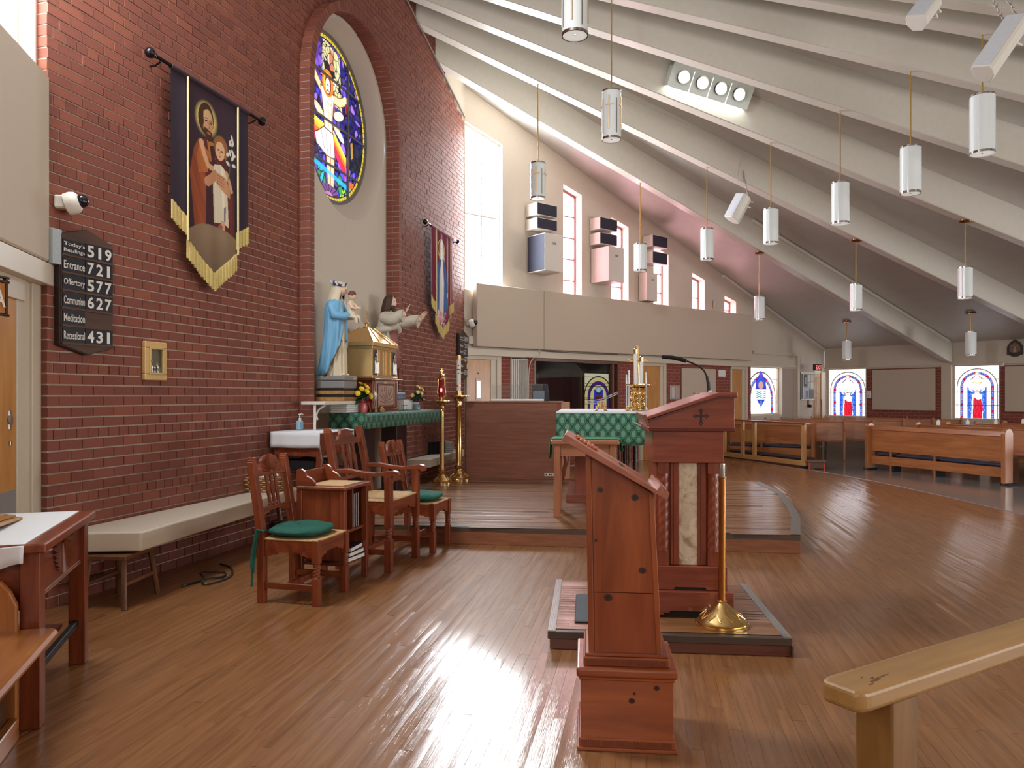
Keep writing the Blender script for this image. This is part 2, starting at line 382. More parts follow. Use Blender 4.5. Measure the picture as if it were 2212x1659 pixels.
def floor_mat(name, attr):
    m, nt, b = newmat(name)
    if attr:
        a = N(nt, 'ShaderNodeAttribute'); a.attribute_name = 'rnd'; src = a.outputs['Fac']
    else:
        a = N(nt, 'ShaderNodeObjectInfo'); src = a.outputs['Random']
    geo = N(nt, 'ShaderNodeNewGeometry'); mp = N(nt, 'ShaderNodeMapping', vector_type='TEXTURE'); mp.inputs['Rotation'].default_value = (0, 0, -fa)
    nt.links.new(geo.outputs['Position'], mp.inputs['Vector'])
    sc = N(nt, 'ShaderNodeVectorMath', operation='MULTIPLY'); sc.inputs[1].default_value = (34, 2.2, 1); nt.links.new(mp.outputs[0], sc.inputs[0])
    cb = N(nt, 'ShaderNodeCombineXYZ'); mu = N(nt, 'ShaderNodeMath', operation='MULTIPLY'); mu.inputs[1].default_value = 53
    nt.links.new(src, mu.inputs[0]); nt.links.new(mu.outputs[0], cb.inputs[2]); ad = N(nt, 'ShaderNodeVectorMath', operation='ADD')
    nt.links.new(sc.outputs[0], ad.inputs[0]); nt.links.new(cb.outputs[0], ad.inputs[1])
    no = N(nt, 'ShaderNodeTexNoise'); no.inputs['Scale'].default_value = 1; no.inputs['Detail'].default_value = 5; no.inputs['Distortion'].default_value = .8
    nt.links.new(ad.outputs[0], no.inputs['Vector'])
    r = ramp(nt, [(.25, lin((118, 78, 44))), (.5, lin((140, 95, 57))), (.75, lin((154, 108, 68)))]); nt.links.new(no.outputs[0], r.inputs[0])
    r2 = ramp(nt, [(0, (.88, .86, .84, 1)), (1, (1.04, 1.02, 1, 1))]); nt.links.new(src, r2.inputs[0])
    mx = N(nt, 'ShaderNodeMix', data_type='RGBA', blend_type='MULTIPLY'); mx.inputs[0].default_value = 1
    nt.links.new(r.outputs[0], mx.inputs[6]); nt.links.new(r2.outputs[0], mx.inputs[7]); nt.links.new(mx.outputs[2], b.inputs['Base Color'])
    b.inputs['Specular IOR Level'].default_value = .2; b.inputs['Roughness'].default_value = .45; b.inputs['Coat Weight'].default_value = .75; b.inputs['Coat Roughness'].default_value = .085
    n2 = N(nt, 'ShaderNodeTexNoise'); n2.inputs['Scale'].default_value = 2.2; n2.inputs['Detail'].default_value = 3
    s2 = N(nt, 'ShaderNodeVectorMath', operation='MULTIPLY'); s2.inputs[1].default_value = (6, 1.1, 1); nt.links.new(ad.outputs[0], s2.inputs[0]); nt.links.new(s2.outputs[0], n2.inputs['Vector'])
    bp = N(nt, 'ShaderNodeBump'); bp.inputs['Strength'].default_value = .5; bp.inputs['Distance'].default_value = .0008
    nt.links.new(n2.outputs[0], bp.inputs['Height']); nt.links.new(bp.outputs[0], b.inputs['Normal']); nt.links.new(bp.outputs[0], b.inputs['Coat Normal'])
    return m
M_floor = floor_mat('floor_board_finish', False); M_floor2 = floor_mat('floor_boards_finish', True)
floor_o = MB().prism(WOODP, 'z', -.05, -.006).build('floor', plain('floor_seam', (92, 64, 42), .6)); struct(floor_o)
rb = random.Random(3); PW_ = .0585; allb = []
lo = min(x*FX.x+y*FX.y for x, y in WOODP); hi = max(x*FX.x+y*FX.y for x, y in WOODP); k = int(lo/PW_)
while k*PW_ < hi:
    c = (k+.5)*PW_
    for t0, t1 in spans(c, WOODP):
        t = t0-rb.uniform(0, 1.2)
        while t < t1:
            L = rb.choice((.75, 1.0, 1.25, 1.5)); a, b = max(t, t0), min(t+L, t1)
            if b-a > .08: allb.append((c, a, b, rb.random(), rb.gauss(0, .016), rb.gauss(.0002, .0006)))
            t += L
    k += 1
def vis(c, a, b):                             # rough share of the picture taken by a board
    m = FX*c+FD*((a+b)/2)
    if m.y < .9: return 0
    u = CX+F*m.x/m.y; v = HV+F*CAMH/m.y
    if not (-60 < u < 2260 and v < 1700): return 0
    return (b-a)/m.y**3
allb.sort(key=lambda q: -vis(q[0], q[1], q[2]))
def board_geo(w, a, b, tilt, cup, c=0.0):     # a board with a hint of tilt and cupping, its top about z=0
    xs = [-w/2, -w/4, 0, w/4, w/2]; vs = []
    for t in (a, b):
        for x in xs: vs.append(FX*(c+x)+FD*t+Vector((0, 0, tilt*x+cup*(1-(2*x/w)**2)-.0006)))
    n = 5; fs = [(i, i+1, n+i+1, n+i) for i in range(4)]
    bl = [FX*(c+x)+FD*t+Vector((0, 0, -.008)) for t in (a, b) for x in (-w/2, w/2)]
    vs += bl; fs += [(10, 0, 5, 12), (4, 11, 13, 9), (0, 10, 11, 4, 3, 2, 1), (5, 6, 7, 8, 9, 13, 12)]
    return vs, fs
for c, a, b, r, tilt, cup in allb[:300]:
    m = MB(); m.add(*board_geo(PW_-.0007, (a-b)/2+.0004, (b-a)/2-.0004, tilt, cup))
    m.build('floor_board', M_floor, floor_o, loc=FX*c+FD*((a+b)/2), smooth=True, ang=20)
m = MB(); rn = []
for c, a, b, r, tilt, cup in allb[300:]:
    vs, fs = board_geo(PW_-.0007, a+.0004, b-.0004, tilt, cup, c); m.add(vs, fs); rn += [r]*len(vs)
o = m.build('floor_boards', M_floor2, floor_o, smooth=True, ang=20, kind='stuff')
at = o.data.attributes.new('rnd', 'FLOAT', 'POINT'); at.data.foreach_set('value', rn)
# ---- nave floor, a hair lower than the boards
M_tile = plain('nave_floor_polish', (128, 128, 124), .12, bump=.02, scale=6, var=.06, spec=.6)
nv = MB().prism([(3.9, 18.2), (9.19, 22.3), (21.13, 7.86), (6.66, -4.08), (-.66, -6), (-1.9, -1.1), (2.5, -1.3)]+[(x-.05, y) for x, y in ARC[::-1]], 'z', -.08, -.03).build('floor', M_tile); struct(nv)
nv.name = 'floor_nave'
ed = MB(); pts = [Vector((x, y, 0)) for x, y in ARC]
ed.tube([p+Vector((0, 0, -.006)) for p in pts], .012, 6)
struct(ed.build('trim_1', M_alu))

# ---- brick altar wall with arched niche
SC0, AR, AR2, AZ = 4.58, 1.19, 1.29, 4.98
LB = 9.16; CO = .0766
def topB(s): p = WB.pt(s, 0); return ceil_z(p.x, p.y)+.02
def arch(s, r): return AZ+math.sqrt(max(0, r*r-(s-SC0)**2))
m = MB()
def quadB(mm, s0, s1, za0, za1, zb0, zb1, off=0): mm.add([WB.pt(s0, za0, off), WB.pt(s1, za1, off), WB.pt(s1, zb1, off), WB.pt(s0, zb0, off)], [(0, 1, 2, 3)])
sl, sr = SC0-AR, SC0+AR
for a, b in ((.006, sl), (sr, LB)):
    n = 8
    for i in range(n):
        p, q = a+(b-a)*i/n, a+(b-a)*(i+1)/n; quadB(m, p, q, 0, 0, topB(p), topB(q), -.009)
n = 40
for i in range(n):
    p, q = sl+(sr-sl)*i/n, sl+(sr-sl)*(i+1)/n; quadB(m, p, q, arch(p, AR), arch(q, AR), topB(p), topB(q), -.009)
m.add([WB.pt(.006, 0, -.009), WB.pt(.006, 7.4, -.009), WB.pt(.006, 7.4, -.45), WB.pt(.006, 0, -.45)], [(0, 1, 2, 3)])
wall_front = struct(m.build('wall_front', M_mortar))
bricks = []; rb = random.Random(11)
i = 0
while i*CO < 8.2:
    z0 = i*CO; hd = (i % 6 == 3); pitch = .1 if hd else .2; s = -pitch/2 if (i % 2 == 0 or hd) else 0.0
    while s < LB:
        a, b = max(s+.005, 0), min(s+pitch-.005, LB)
        zt = z0+CO-.0105; R_ = AR2-.035; dz = max(0, z0+CO-AZ); hw_ = math.sqrt(R_*R_-dz*dz) if dz < R_ else -1
        segs = [(a, b)] if hw_ < 0 else [(a, min(b, SC0-hw_)), (max(a, SC0+hw_), b)]
        for a, b in segs:
            if b-a < .025: continue
            c = (a+b)/2
            if zt < (topB(c) if c < 8.06 else beam_z(*WB.pt(c, 0).xy)-.02): bricks.append((a, b, z0, zt, rb.random(), rb.gauss(0, .0012)))
        s += pitch
    i += 1
def bvis(q):
    c = WB.pt((q[0]+q[1])/2, q[2]); v = HV-F*(c.z-CAMH)/c.y
    if q[2] < .52 or v < 0: return 0
    return (q[1]-q[0])/c.y**3
bricks.sort(key=lambda q: -bvis(q))
BM = {}
def brickbox(mm, a, b, z0, z1, d, o0, depth=.1, flip=1):
    vs = [WB.pt(a, z0, d), WB.pt(b, z0, d), WB.pt(b, z1, d), WB.pt(a, z1, d), WB.pt(a, z0, -depth), WB.pt(b, z0, -depth), WB.pt(b, z1, -depth), WB.pt(a, z1, -depth)]
    mm.add(vs, [(0, 1, 2, 3), (4, 0, 3, 7), (1, 5, 6, 2), (3, 2, 6, 7), (4, 5, 1, 0)])
for a, b, z0, z1, r, d in bricks[:300]:
    k = round(b-a, 3)
    if k not in BM:
        mm = MB(); w = (b-a)/2; h = (z1-z0)/2
        mm.add([(-w, 0, -h), (w, 0, -h), (w, 0, h), (-w, 0, h), (-w, .1, -h), (w, .1, -h), (w, .1, h), (-w, .1, h)], [(0, 1, 2, 3), (4, 0, 3, 7), (1, 5, 6, 2), (3, 2, 6, 7), (4, 5, 1, 0)])
        BM[k] = mm.mesh('brick', M_brick)
    o = bpy.data.objects.new('brick', BM[k]); C.objects.link(o); o.parent = wall_front; o.location = WB.pt((a+b)/2, (z0+z1)/2, d); o.rotation_euler = (0, 0, WB.rot)
m = MB(); rn = []
for a, b, z0, z1, r, d in bricks[300:]:
    brickbox(m, a, b, z0, z1, d, 0); rn += [r]*8
for sd in (-1, 1):                            # jambs of the projecting arch band
    i = 0
    while (i+1)*CO < AZ:
        s0, s1 = (SC0-AR2, SC0-AR) if sd < 0 else (SC0+AR, SC0+AR2); z0, z1 = i*CO+.004, (i+1)*CO-.004
        cuts = [-.08, .027, .13] if i % 2 else [-.08, .13]
        for d0, d1 in zip(cuts[:-1], cuts[1:]):
            vs = [WB.pt(s, z, d) for d in (d1-.003, d0+.003) for s, z in ((s0, z0), (s1, z0), (s1, z1), (s0, z1))]
            m.add(vs, [(0, 1, 2, 3), (4, 0, 3, 7), (1, 5, 6, 2), (3, 2, 6, 7), (4, 5, 1, 0)]); rn += [rb.random()]*8
        i += 1
nv_ = 52
for i in range(nv_):
    t0, t1 = PI*i/nv_+.003, PI*(i+1)/nv_-.003
    vs = [WB.pt(SC0+r*math.cos(t), AZ+r*math.sin(t), d) for d in (.13, -.08) for r, t in ((AR, t0), (AR2, t0), (AR2, t1), (AR, t1))]
    m.add(vs, [(3, 2, 1, 0), (0, 4, 7, 3), (1, 2, 6, 5), (2, 3, 7, 6), (0, 1, 5, 4)]); rn += [rb.random()]*8
o = m.build('brick_courses', M_brick2, wall_front, kind='stuff'); at = o.data.attributes.new('rnd', 'FLOAT', 'POINT'); at.data.foreach_set('value', rn)
m = MB()                                      # mortar body of the arch band
for sd in (-1, 1):
    s0, s1 = (SC0-AR2+.005, SC0-AR-.005) if sd < 0 else (SC0+AR+.005, SC0+AR2-.005)
    vs = [WB.pt(s, z, d) for d in (.122, -.08) for s, z in ((s0, 0), (s1, 0), (s1, AZ), (s0, AZ))]
    m.add(vs, [(0, 1, 2, 3), (4, 0, 3, 7), (1, 5, 6, 2)])
for i in range(nv_):
    t0, t1 = PI*i/nv_, PI*(i+1)/nv_
    vs = [WB.pt(SC0+r*math.cos(t), AZ+r*math.sin(t), d) for d in (.122, -.08) for r, t in ((AR+.005, t0), (AR2-.005, t0), (AR2-.005, t1), (AR+.005, t1))]
    m.add(vs, [(3, 2, 1, 0), (0, 4, 7, 3), (1, 2, 6, 5)])
m.build('arch_mortar', M_mortar, wall_front)
# niche back: plaster with an oval splayed opening, and the round window
ORX, ORZ, GR = 1.12, 1.22, 1.04; PB, GO = -.07, -.33
m = MB(); n = 64
for i in range(n):
    p, q = sl-.02+(sr-sl+.04)*i/n, sl-.02+(sr-sl+.04)*(i+1)/n
    def oz(s, sg): d = 1-((s-SC0)/ORX)**2; return AZ-.06+sg*ORZ*math.sqrt(d) if d > 0 else AZ-.06
    m.add([WB.pt(p, 0, PB), WB.pt(q, 0, PB), WB.pt(q, oz(q, -1), PB), WB.pt(p, oz(p, -1), PB)], [(0, 1, 2, 3)])
    m.add([WB.pt(p, oz(p, 1), PB), WB.pt(q, oz(q, 1), PB), WB.pt(q, arch(q, AR)+.05, PB), WB.pt(p, arch(p, AR)+.05, PB)], [(0, 1, 2, 3)])
n = 72; r1 = [WB.pt(SC0+ORX*math.cos(2*PI*i/n), AZ-.06+ORZ*math.sin(2*PI*i/n), PB) for i in range(n)]; r2 = [WB.pt(SC0+GR*math.cos(2*PI*i/n), AZ+GR*math.sin(2*PI*i/n), GO-.01) for i in range(n)]
k = m.add(r1+r2, [(i, (i+1) % n, n+(i+1) % n, n+i) for i in range(n)])
m.build('niche_plaster', M_niche, wall_front, smooth=True, ang=30)

# ---- round stained glass window
win1 = onwall('window_1', WB, SC0, AZ, GO, label='round stained glass window of a robed figure with outstretched arms high in the brick niche', cat='window'); struct(win1)
M_stain = colormat('stained_glass_round', .3, emit=1.25, sampled=False)
rs = np.random.RandomState(5)
seeds = [(r*math.cos(t), r*math.sin(t)) for r, t in zip(np.sqrt(rs.rand(430))*1.05, rs.rand(430)*2*PI)]
def paint_round(X, Z):
    p = Paint(X, Z, (40, 36, 150)); ix, dd = voro(X, Z, seeds); rv = rs.rand(430)
    sx = np.array([q[0] for q in seeds])[ix]; sz = np.array([q[1] for q in seeds])[ix]; q = rv[ix]
    pal = [(34, 32, 120), (60, 56, 190), (92, 80, 226), (70, 60, 130), (140, 100, 210), (40, 36, 88)]
    for i, c in enumerate(pal): p.put((q*6 >= i)*(q*6 < i+1)*1.0, c)
    low = sz < -.62; pal2 = [(30, 120, 150), (40, 170, 190), (40, 60, 170), (52, 130, 90), (90, 70, 150), (30, 34, 80)]
    for i, c in enumerate(pal2): p.put(low*(q*6 >= i)*(q*6 < i+1)*1.0, c)
    rt = (sx > .5)*(sz > -.5); p.put(rt*(q < .55)*1.0, (22, 26, 110)); p.put(((sx > .55)*(sz < -.1)*(sz > -.5))*1.0, (24, 34, 60))
    p.c *= (1.25-.75*np.clip(1-dd/.05, 0, 1))[..., None]
    lead = (dd < .010)*1.0
    p.put(lead, (12, 10, 22))
    # rays and clouds of light
    p.poly([(-.16, .98), (.28, .9), (.36, .2), (.05, .25), (-.2, .5)], (226, 226, 150), .75); p.poly([(-.5, .7), (-.2, .9), (-.12, .45), (-.4, .4)], (96, 60, 170), .6)
    p.poly([(.0, .92), (.13, .88), (.15, .5), (.02, .52)], (190, 120, 96)); p.poly([(-.07, .62), (.2, .55), (.2, .42), (-.07, .5)], (250, 246, 236)); p.poly([(.02, .42), (.15, .4), (.16, .1), (.02, .1)], (150, 80, 56))
    p.put(((X > -.25) & (X < .4) & (Z > .1) & lead.astype(bool))*1.0, (40, 30, 40))
    # yellow and red streaks
    for i, (c, off) in enumerate((((250, 226, 90), 0), ((250, 180, 60), -.055), ((240, 110, 50), -.11), ((220, 50, 60), -.165), ((200, 40, 110), -.22))):
        p.poly([(-.95, -.02+off), (-.12, -.10+off), (-.12, -.16+off), (-.95, -.08+off)], c); p.poly([(.1, -.10+off*.9), (.47, -.36+off), (.47, -.43+off), (.1, -.17+off*.9)], c)
    # white clouds beside the body
    p.ell(.26, .12, .14, .06, (226, 206, 196), .3); p.ell(-.26, .04, .14, .05, (230, 206, 170), -.4); p.ell(.26, -.1, .17, .05, (236, 224, 190), -.5)
    sk = (238, 200, 156); br = (110, 60, 34)
    # arms, torso, cloth, legs
    p.line([(-.58, .74), (-.5, .58), (-.34, .42), (-.16, .3)], .115, br); p.line([(.12, .3), (.28, .3), (.4, .36)], .125, br); p.line([(-.58, .72), (-.5, .58), (-.34, .42), (-.16, .3)], .085, sk); p.line([(-.6, .84), (-.58, .72)], .06, (244, 206, 170)); p.line([(.12, .3), (.28, .3), (.4, .36)], .1, sk); p.ell(.45, .4, .06, .045, (244, 206, 170)); p.line([(.47, .32), (.47, .24)], .03, (190, 30, 40))
    tp = [(-.22, .36), (.14, .34), (.1, .05), (.1, -.16), (-.12, -.14), (-.14, .05)]; p.poly(tp, (246, 228, 204)); p.outl(tp, .016, br); p.line([(-.12, .2), (.08, .19)], .008, (190, 140, 100)); p.line([(-.1, .08), (.07, .07)], .008, (200, 150, 110)); p.line([(-.02, .3), (0, -.1)], .012, (200, 160, 120)); p.line([(.08, .3), (.08, -.1)], .02, (214, 160, 110))
    cp = [(-.14, -.14), (.12, -.16), (.16, -.46), (.0, -.5), (-.14, -.46), (-.32, -.4), (-.36, -.28), (-.22, -.2)]; p.poly(cp, (238, 232, 226)); p.outl(cp, .015, (70, 56, 60))
    for a in (-.2, -.08, .04): p.line([(a, -.2), (a*.6+.02, -.46)], .012, (130, 120, 130))
    lp = [(-.07, -.48), (.15, -.48), (.12, -.98), (-.02, -.98)]; p.poly(lp, (232, 196, 156)); p.outl(lp, .016, br); p.line([(.045, -.5), (.045, -.95)], .014, (120, 70, 50)); p.poly([(-.02, -.84), (.12, -.84), (.13, -.92), (-.03, -.92)], (200, 30, 50))
    p.ell(-.03, .44, .15, .17, (226, 120, 40)); p.ell(-.03, .44, .11, .13, (240, 180, 60)); p.ell(-.02, .43, .085, .13, (120, 60, 34)); p.ell(-.03, .41, .06, .095, (250, 236, 220)); p.line([(-.06, .42), (-.01, .42)], .012, (90, 60, 50)); p.line([(-.05, .35), (.0, .35)], .02, (110, 70, 50))
    # ground: water, rock and leaves
    p.poly([(-.9, -.52), (.6, -.74), (.6, -.8), (-.8, -.6)], (40, 180, 220), .8); p.ell(0, -1.0, .3, .17, (110, 70, 130)); p.ell(0, -1.0, .12, .08, (170, 110, 170))
    for a in range(9): t = PI*(a+.5)/9; p.line([(.12*math.cos(t), -1+.08*math.sin(t)), (.3*math.cos(t), -1+.17*math.sin(t))], .014, (40, 20, 50))
    for cx, cz in ((-.55, -.75), (-.45, -.85), (.42, -.86), (.36, -.94), (.66, -.72)):
        for a in range(5): p.ell(cx+.05*math.cos(a*1.3), cz+.05*math.sin(a*1.3), .028, .018, (150, 200, 60), a)
    p.ell(.62, -.7, .07, .05, (230, 90, 40)); p.ell(-.72, -.56, .06, .04, (230, 110, 60)); p.poly([(.6, -.12), (.66, -.1), (.68, -.3), (.62, -.34)], (200, 150, 70), .7)
    R = np.hypot(X, Z); p.put((R > .985)*1.0, (190, 170, 60)); p.put(((R > .985) & ((np.arctan2(Z, X)*14 % 1) < .12))*1.0, (40, 30, 20)); p.put(((R > .97) & (R < .985))*1.0, (20, 18, 26))
    return p.c
hz = [-1.1, -.59, -.04, .52, 1.1]; vx = [-1.1, -.49, .49, 1.1]
rs0 = rs.get_state()
for i in range(3):
    for j in range(4):
        rs.set_state(rs0)
        a, b, c, d = vx[i]+.004, vx[i+1]-.004, hz[j]+.004, hz[j+1]-.004
        print_obj('glass_panel', a, b, c, d, max(8, int((b-a)*210)), max(8, int((d-c)*210)), paint_round, M_stain, win1, keep=lambda x, z: np.hypot(x, z) < GR)
M_lead = plain('grey_glazing_bar', (120, 116, 118), .5, metal=.2)
for x in vx[1:-1]: h = math.sqrt(GR**2-x*x); bx('glazing_bar', M_lead, win1, x-.014, x+.014, -.03, -.003, -h, h, 0)
for z in hz[1:-1]: h = math.sqrt(GR**2-z*z); bx('glazing_bar', M_lead, win1, -h, h, -.026, -.004, z-.012, z+.012, 0)
m = MB(); n = 72
for i in range(n):
    t0, t1 = 2*PI*i/n, 2*PI*(i+1)/n
    m.add([(r*math.cos(t), y, r*math.sin(t)) for y in (-.03, 0) for r, t in ((GR-.015, t0), (GR+.03, t0), (GR+.03, t1), (GR-.015, t1))], [(3, 2, 1, 0), (0, 4, 7, 3)])
m.build('window_frame', M_lead, win1)
m = MB(); m.add([(-1.3, .1, -1.3), (1.3, .1, -1.3), (1.3, .1, 1.3), (-1.3, .1, 1.3)], [(0, 1, 2, 3)]); m.build('storm_backing', M_dark, win1)

# ---- built-in bench ledge under the brick wall
def ledge(name, pts, z0, z1):
    return MB().prism(pts, 'z', z0, z1).build(name, plain('bench_laminate', (206, 194, 176), .35, var=.03), bevel=.012, seg=2)
o = ledge('bench_ledge', [(-3.14, 5.19), (-2.56, 5.24), (-2.15, 7.9), (-2.14, 8.26), (-2.34, 8.3)], .375, .51)
tag(o, 'long cream built-in bench ledge along the left half of the brick wall', 'bench')
o = ledge('bench_ledge', [(-1.57, 11.2), (-1.21, 11.25), (-.84, 13.4), (-1.02, 13.4)], .385, .51)
tag(o, 'short cream bench ledge behind the brass candle stands', 'bench')

# ---- ceiling and beams
def pc(p): return Vector((p[0], p[1], ceil_z(p[0], p[1])))
Cc, Dd, Ee, Ff, Ll, Aa = (9.25, 22.4), (21.2, 7.85), (6.66, -4.15), (-.66, -6.1), (-3.6, 4.9), APEX
m = MB(); m.add([pc(Aa), pc(Cc), pc(Dd), pc(Ee), pc(Ff), pc(Ll)], [(2, 1, 0), (0, 3, 2), (0, 5, 3), (5, 4, 3)])
struct(m.build('ceiling', M_ceil))
M_beam = plain('beam_paint', (206, 199, 187), .45, bump=.03, scale=12, var=.03)
M_soff = plain('beam_soffit_paint', (214, 205, 192), .3, bump=.15, scale=7, var=.03)
g = Vector((.9955, -.0947, 0))
def beam(E, w=.2, name='beam'):
    a = Vector((APEX[0], APEX[1], 0)); e = Vector((E[0], E[1], 0)); d = (e-a).normalized(); sd = Vector((d.y, -d.x, 0))
    a = a+d*.9; m = MB(); vs = []
    for q in (a, e):
        for sg in (-1, 1):
            for dz, ww in ((0, w/2-.012), (.012, w/2)):
                r = q+sd*sg*ww; vs.append(Vector((r.x, r.y, beam_z(q.x, q.y)+dz)))
            r = q+sd*sg*w/2; vs.append(Vector((r.x, r.y, ceil_z(r.x, r.y)+.03)))
    # order per end: L bottom, L low side, L top, R bottom, R low side, R top
    m.add(vs, [(0, 3, 9, 6), (1, 0, 6, 7), (2, 1, 7, 8), (3, 4, 10, 9), (4, 5, 11, 10), (6, 9, 10, 11, 8, 7)])
    o = m.build(name, [M_beam, M_soff]); o.data.polygons[0].material_index = 1
    return struct(o)
BE = [WK.pt(t, 0) for t in (3.36, 6.5, 9.6, 12.8, 16.0)]+[Vector((21.13, 7.86, 0))]
def refl(p):
    v = Vector((p[0]-APEX[0], p[1]-APEX[1], 0)); v = g*(2*v.dot(g))-v; return Vector((APEX[0]+v.x, APEX[1]+v.y, 0))
BEAMS = BE+[refl(b) for b in BE[4::-1]]        # index 0..10, 5 is the diagonal
for b in BEAMS: beam(b)
def crease(name, p, q, off):                  # painted moulding in the angle under the ceiling
    m = MB(); m.tube([Vector((r.x, r.y, ceil_z(r.x, r.y)-off)) for r in (p, q)], .045, 4); return struct(m.build(name, M_white))
crease('trim_11', WP.pt(8.0, 0, .03), WP.pt(13.05, 0, .03), .05)
_e = BE[0]; _d = Vector((_e.x-APEX[0], _e.y-APEX[1], 0)); _n = Vector((_d.y, -_d.x, 0)).normalized()*.12; _a = Vector((APEX[0], APEX[1], 0))
crease('trim_12', _a+_d*.62+_n, _a+_d*.99+_n, .05)
m = MB(); bz = lambda s: beam_z(*WB.pt(s, 0).xy)                   # plaster above the sloping brick edge in the corner
for i in range(6):
    p, q = 8.02+1.14*i/6, 8.02+1.14*(i+1)/6; m.add([WB.pt(p, bz(p), .015), WB.pt(q, bz(q), .015), WB.pt(q, topB(q), .015), WB.pt(p, topB(p), .015)], [(0, 1, 2, 3)])
struct(m.build('trim_10', M_plaster))

# ---- walls
def colwall(name, W, s0, s1, top, holes, mat, step=1.5, off=0.0):
    br = {s0, s1}
    for h in holes: br |= {h[0], h[1]}
    s = s0
    while s < s1: br.add(s); s += step
    br = sorted(br); m = MB()
    for a, b in zip(br[:-1], br[1:]):
        if b-a < 1e-6: continue
        c = (a+b)/2; gaps = sorted([h for h in holes if h[0] <= c <= h[1]], key=lambda h: h[2]); zl, zr = -.1, -.1
        for h in gaps:
            f = lambda s: h[3]+(h[4]-h[3])*(s-h[0])/(h[1]-h[0])
            if h[2] > zl+1e-6: m.add([W.pt(a, zl, off), W.pt(b, zr, off), W.pt(b, h[2], off), W.pt(a, h[2], off)], [(0, 1, 2, 3)])
            zl, zr = f(a), f(b)
        m.add([W.pt(a, zl, off), W.pt(b, zr, off), W.pt(b, top(b), off), W.pt(a, top(a), off)], [(0, 1, 2, 3)])
    for h in holes:
        a, b, z0, zl, zr, dp = h[:6]
        c = [(a, z0), (b, z0), (b, zr), (a, zl)]
        for (p, q) in zip(c, c[1:]+c[:1]):
            m.add([W.pt(p[0], p[1], off), W.pt(q[0], q[1], off), W.pt(q[0], q[1], off-dp), W.pt(p[0], p[1], off-dp)], [(3, 2, 1, 0)])
    return struct(m.build(name, mat))
def topP(s): p = WP.pt(s, 0); return ceil_z(p.x, p.y)+.03
WN = [(2.507, 3.04, 3.42, 5.80, 5.66), (3.95, 4.5, 3.42, 5.33, 5.19), (5.36, 5.89, 3.42, 4.87, 4.74), (6.78, 7.28, 3.42, 4.42, 4.29), (8.1, 8.6, 3.42, 3.98, 3.86)]
TALL = (.02, .90, 3.42, 6.52, 6.27)
holesP = [w+(.23,) for w in WN]+[TALL+(.12,), (1.727, 4.10, .9, 2.17, 2.17, .12), (9.224, 10.785, .93, 2.23, 2.23, .2)]
wall_right = colwall('wall_right', WP, 0, 13.2, topP, holesP, M_plaster)
holesK = [(.06, 1.216, .85, 2.24, 2.24, .12), (3.46, 4.52, .85, 2.24, 2.24, .12)]
wall_back = colwall('wall_back', WK, 0, 18.75, lambda s: 2.9, holesK, M_plaster)
HL = (-1.15, -.03, 3.7, 6.0, 6.4)
wall_left = colwall('wall_left', WL, -11.6, 0.02, lambda s: (lambda p: ceil_z(p.x, p.y)+.03)(WL.pt(s, 0)), [HL+(.15,)], M_plaster)
m = MB(); q = [(21.13, 7.86), (6.66, -4.08), (-.62, -6)]
for a, b in zip(q[:-1], q[1:]): m.add([(a[0], a[1], -.1), (b[0], b[1], -.1), (b[0], b[1], ceil_z(*b)+.05), (a[0], a[1], ceil_z(*a)+.05)], [(0, 1, 2, 3)])
struct(m.build('wall_rear', M_plaster))

# ---- clear windows of the right wall
M_sky = emitmat('daylit_pane', (.86, .94, 1.0), 58.0); M_rose = emitmat('daylit_rose_pane', (1.0, .58, .71), 11.0)
M_steel = plain('window_steel', (150, 112, 104), .5); M_frame = plain('window_frame_paint', (214, 206, 198), .5)
def slant_window(n, W, w, dp, mat, bars, fm, label, bw=.03):
    a, b, z0, zl, zr = w
    t = onwall('window_%d' % n, W, a, 0, -dp, label=label, cat='window'); struct(t); L = b-a; zt = lambda x: zl+(zr-zl)*x/L
    e = [0]+[L*i/(bars[0]) for i in range(1, bars[0])]+[L]; zz = [z0+(zr-z0)*j/bars[1] for j in range(bars[1])]
    for i in range(bars[0]):
        for j in range(bars[1]):
            x0, x1 = e[i]+.003, e[i+1]-.003; top = (zt(x0), zt(x1)) if j == bars[1]-1 else (zz[j+1], zz[j+1])
            m = MB(); m.add([(x0, 0, zz[j]), (x1, 0, zz[j]), (x1, 0, top[1]), (x0, 0, top[0])], [(0, 1, 2, 3)]); m.build('pane', mat, t)
    for x in e[1:-1]: bx('glazing_bar', fm, t, x-bw/2, x+bw/2, -.03, -.002, z0, zt(x), 0)
    for z in zz[1:]: bx('glazing_bar', fm, t, 0, L, -.028, -.003, z-bw/2, z+bw/2, 0)
    m = MB(); f = .035
    m.prism([(0, z0), (f, z0), (f, zt(f)), (0, zl)], 'y', -.04, 0); m.prism([(L-f, z0), (L, z0), (L, zr), (L-f, zt(L-f))], 'y', -.04, 0)
    m.prism([(0, zl-.05), (L, zr-.05), (L, zr), (0, zl)], 'y', -.04, 0); m.build('window_frame', fm, t); return t
slant_window(2, WP, TALL, .11, M_sky, (2, 2), M_frame, 'tall overexposed window with a sloping head at the end of the brick wall')
nm = ['tallest of the narrow rose-lit windows, next to the first speaker group', 'second narrow rose-lit window, half hidden behind the white speaker box', 'third narrow rose-lit window behind the smallest speaker group', 'short narrow window past the last speaker group', 'smallest window at the low end of the sloping ceiling']
for i, w in enumerate(WN): slant_window(3+i, WP, w, .225, M_rose, (1, max(2, round((w[4]-3.42)/.42))), M_steel, nm[i], .022)
slant_window(8, WL, HL, .14, emitmat('daylit_pane_left', (.95, .98, 1), 5.0), (2, 2), M_frame, 'bright window above the cream panel at the left edge')
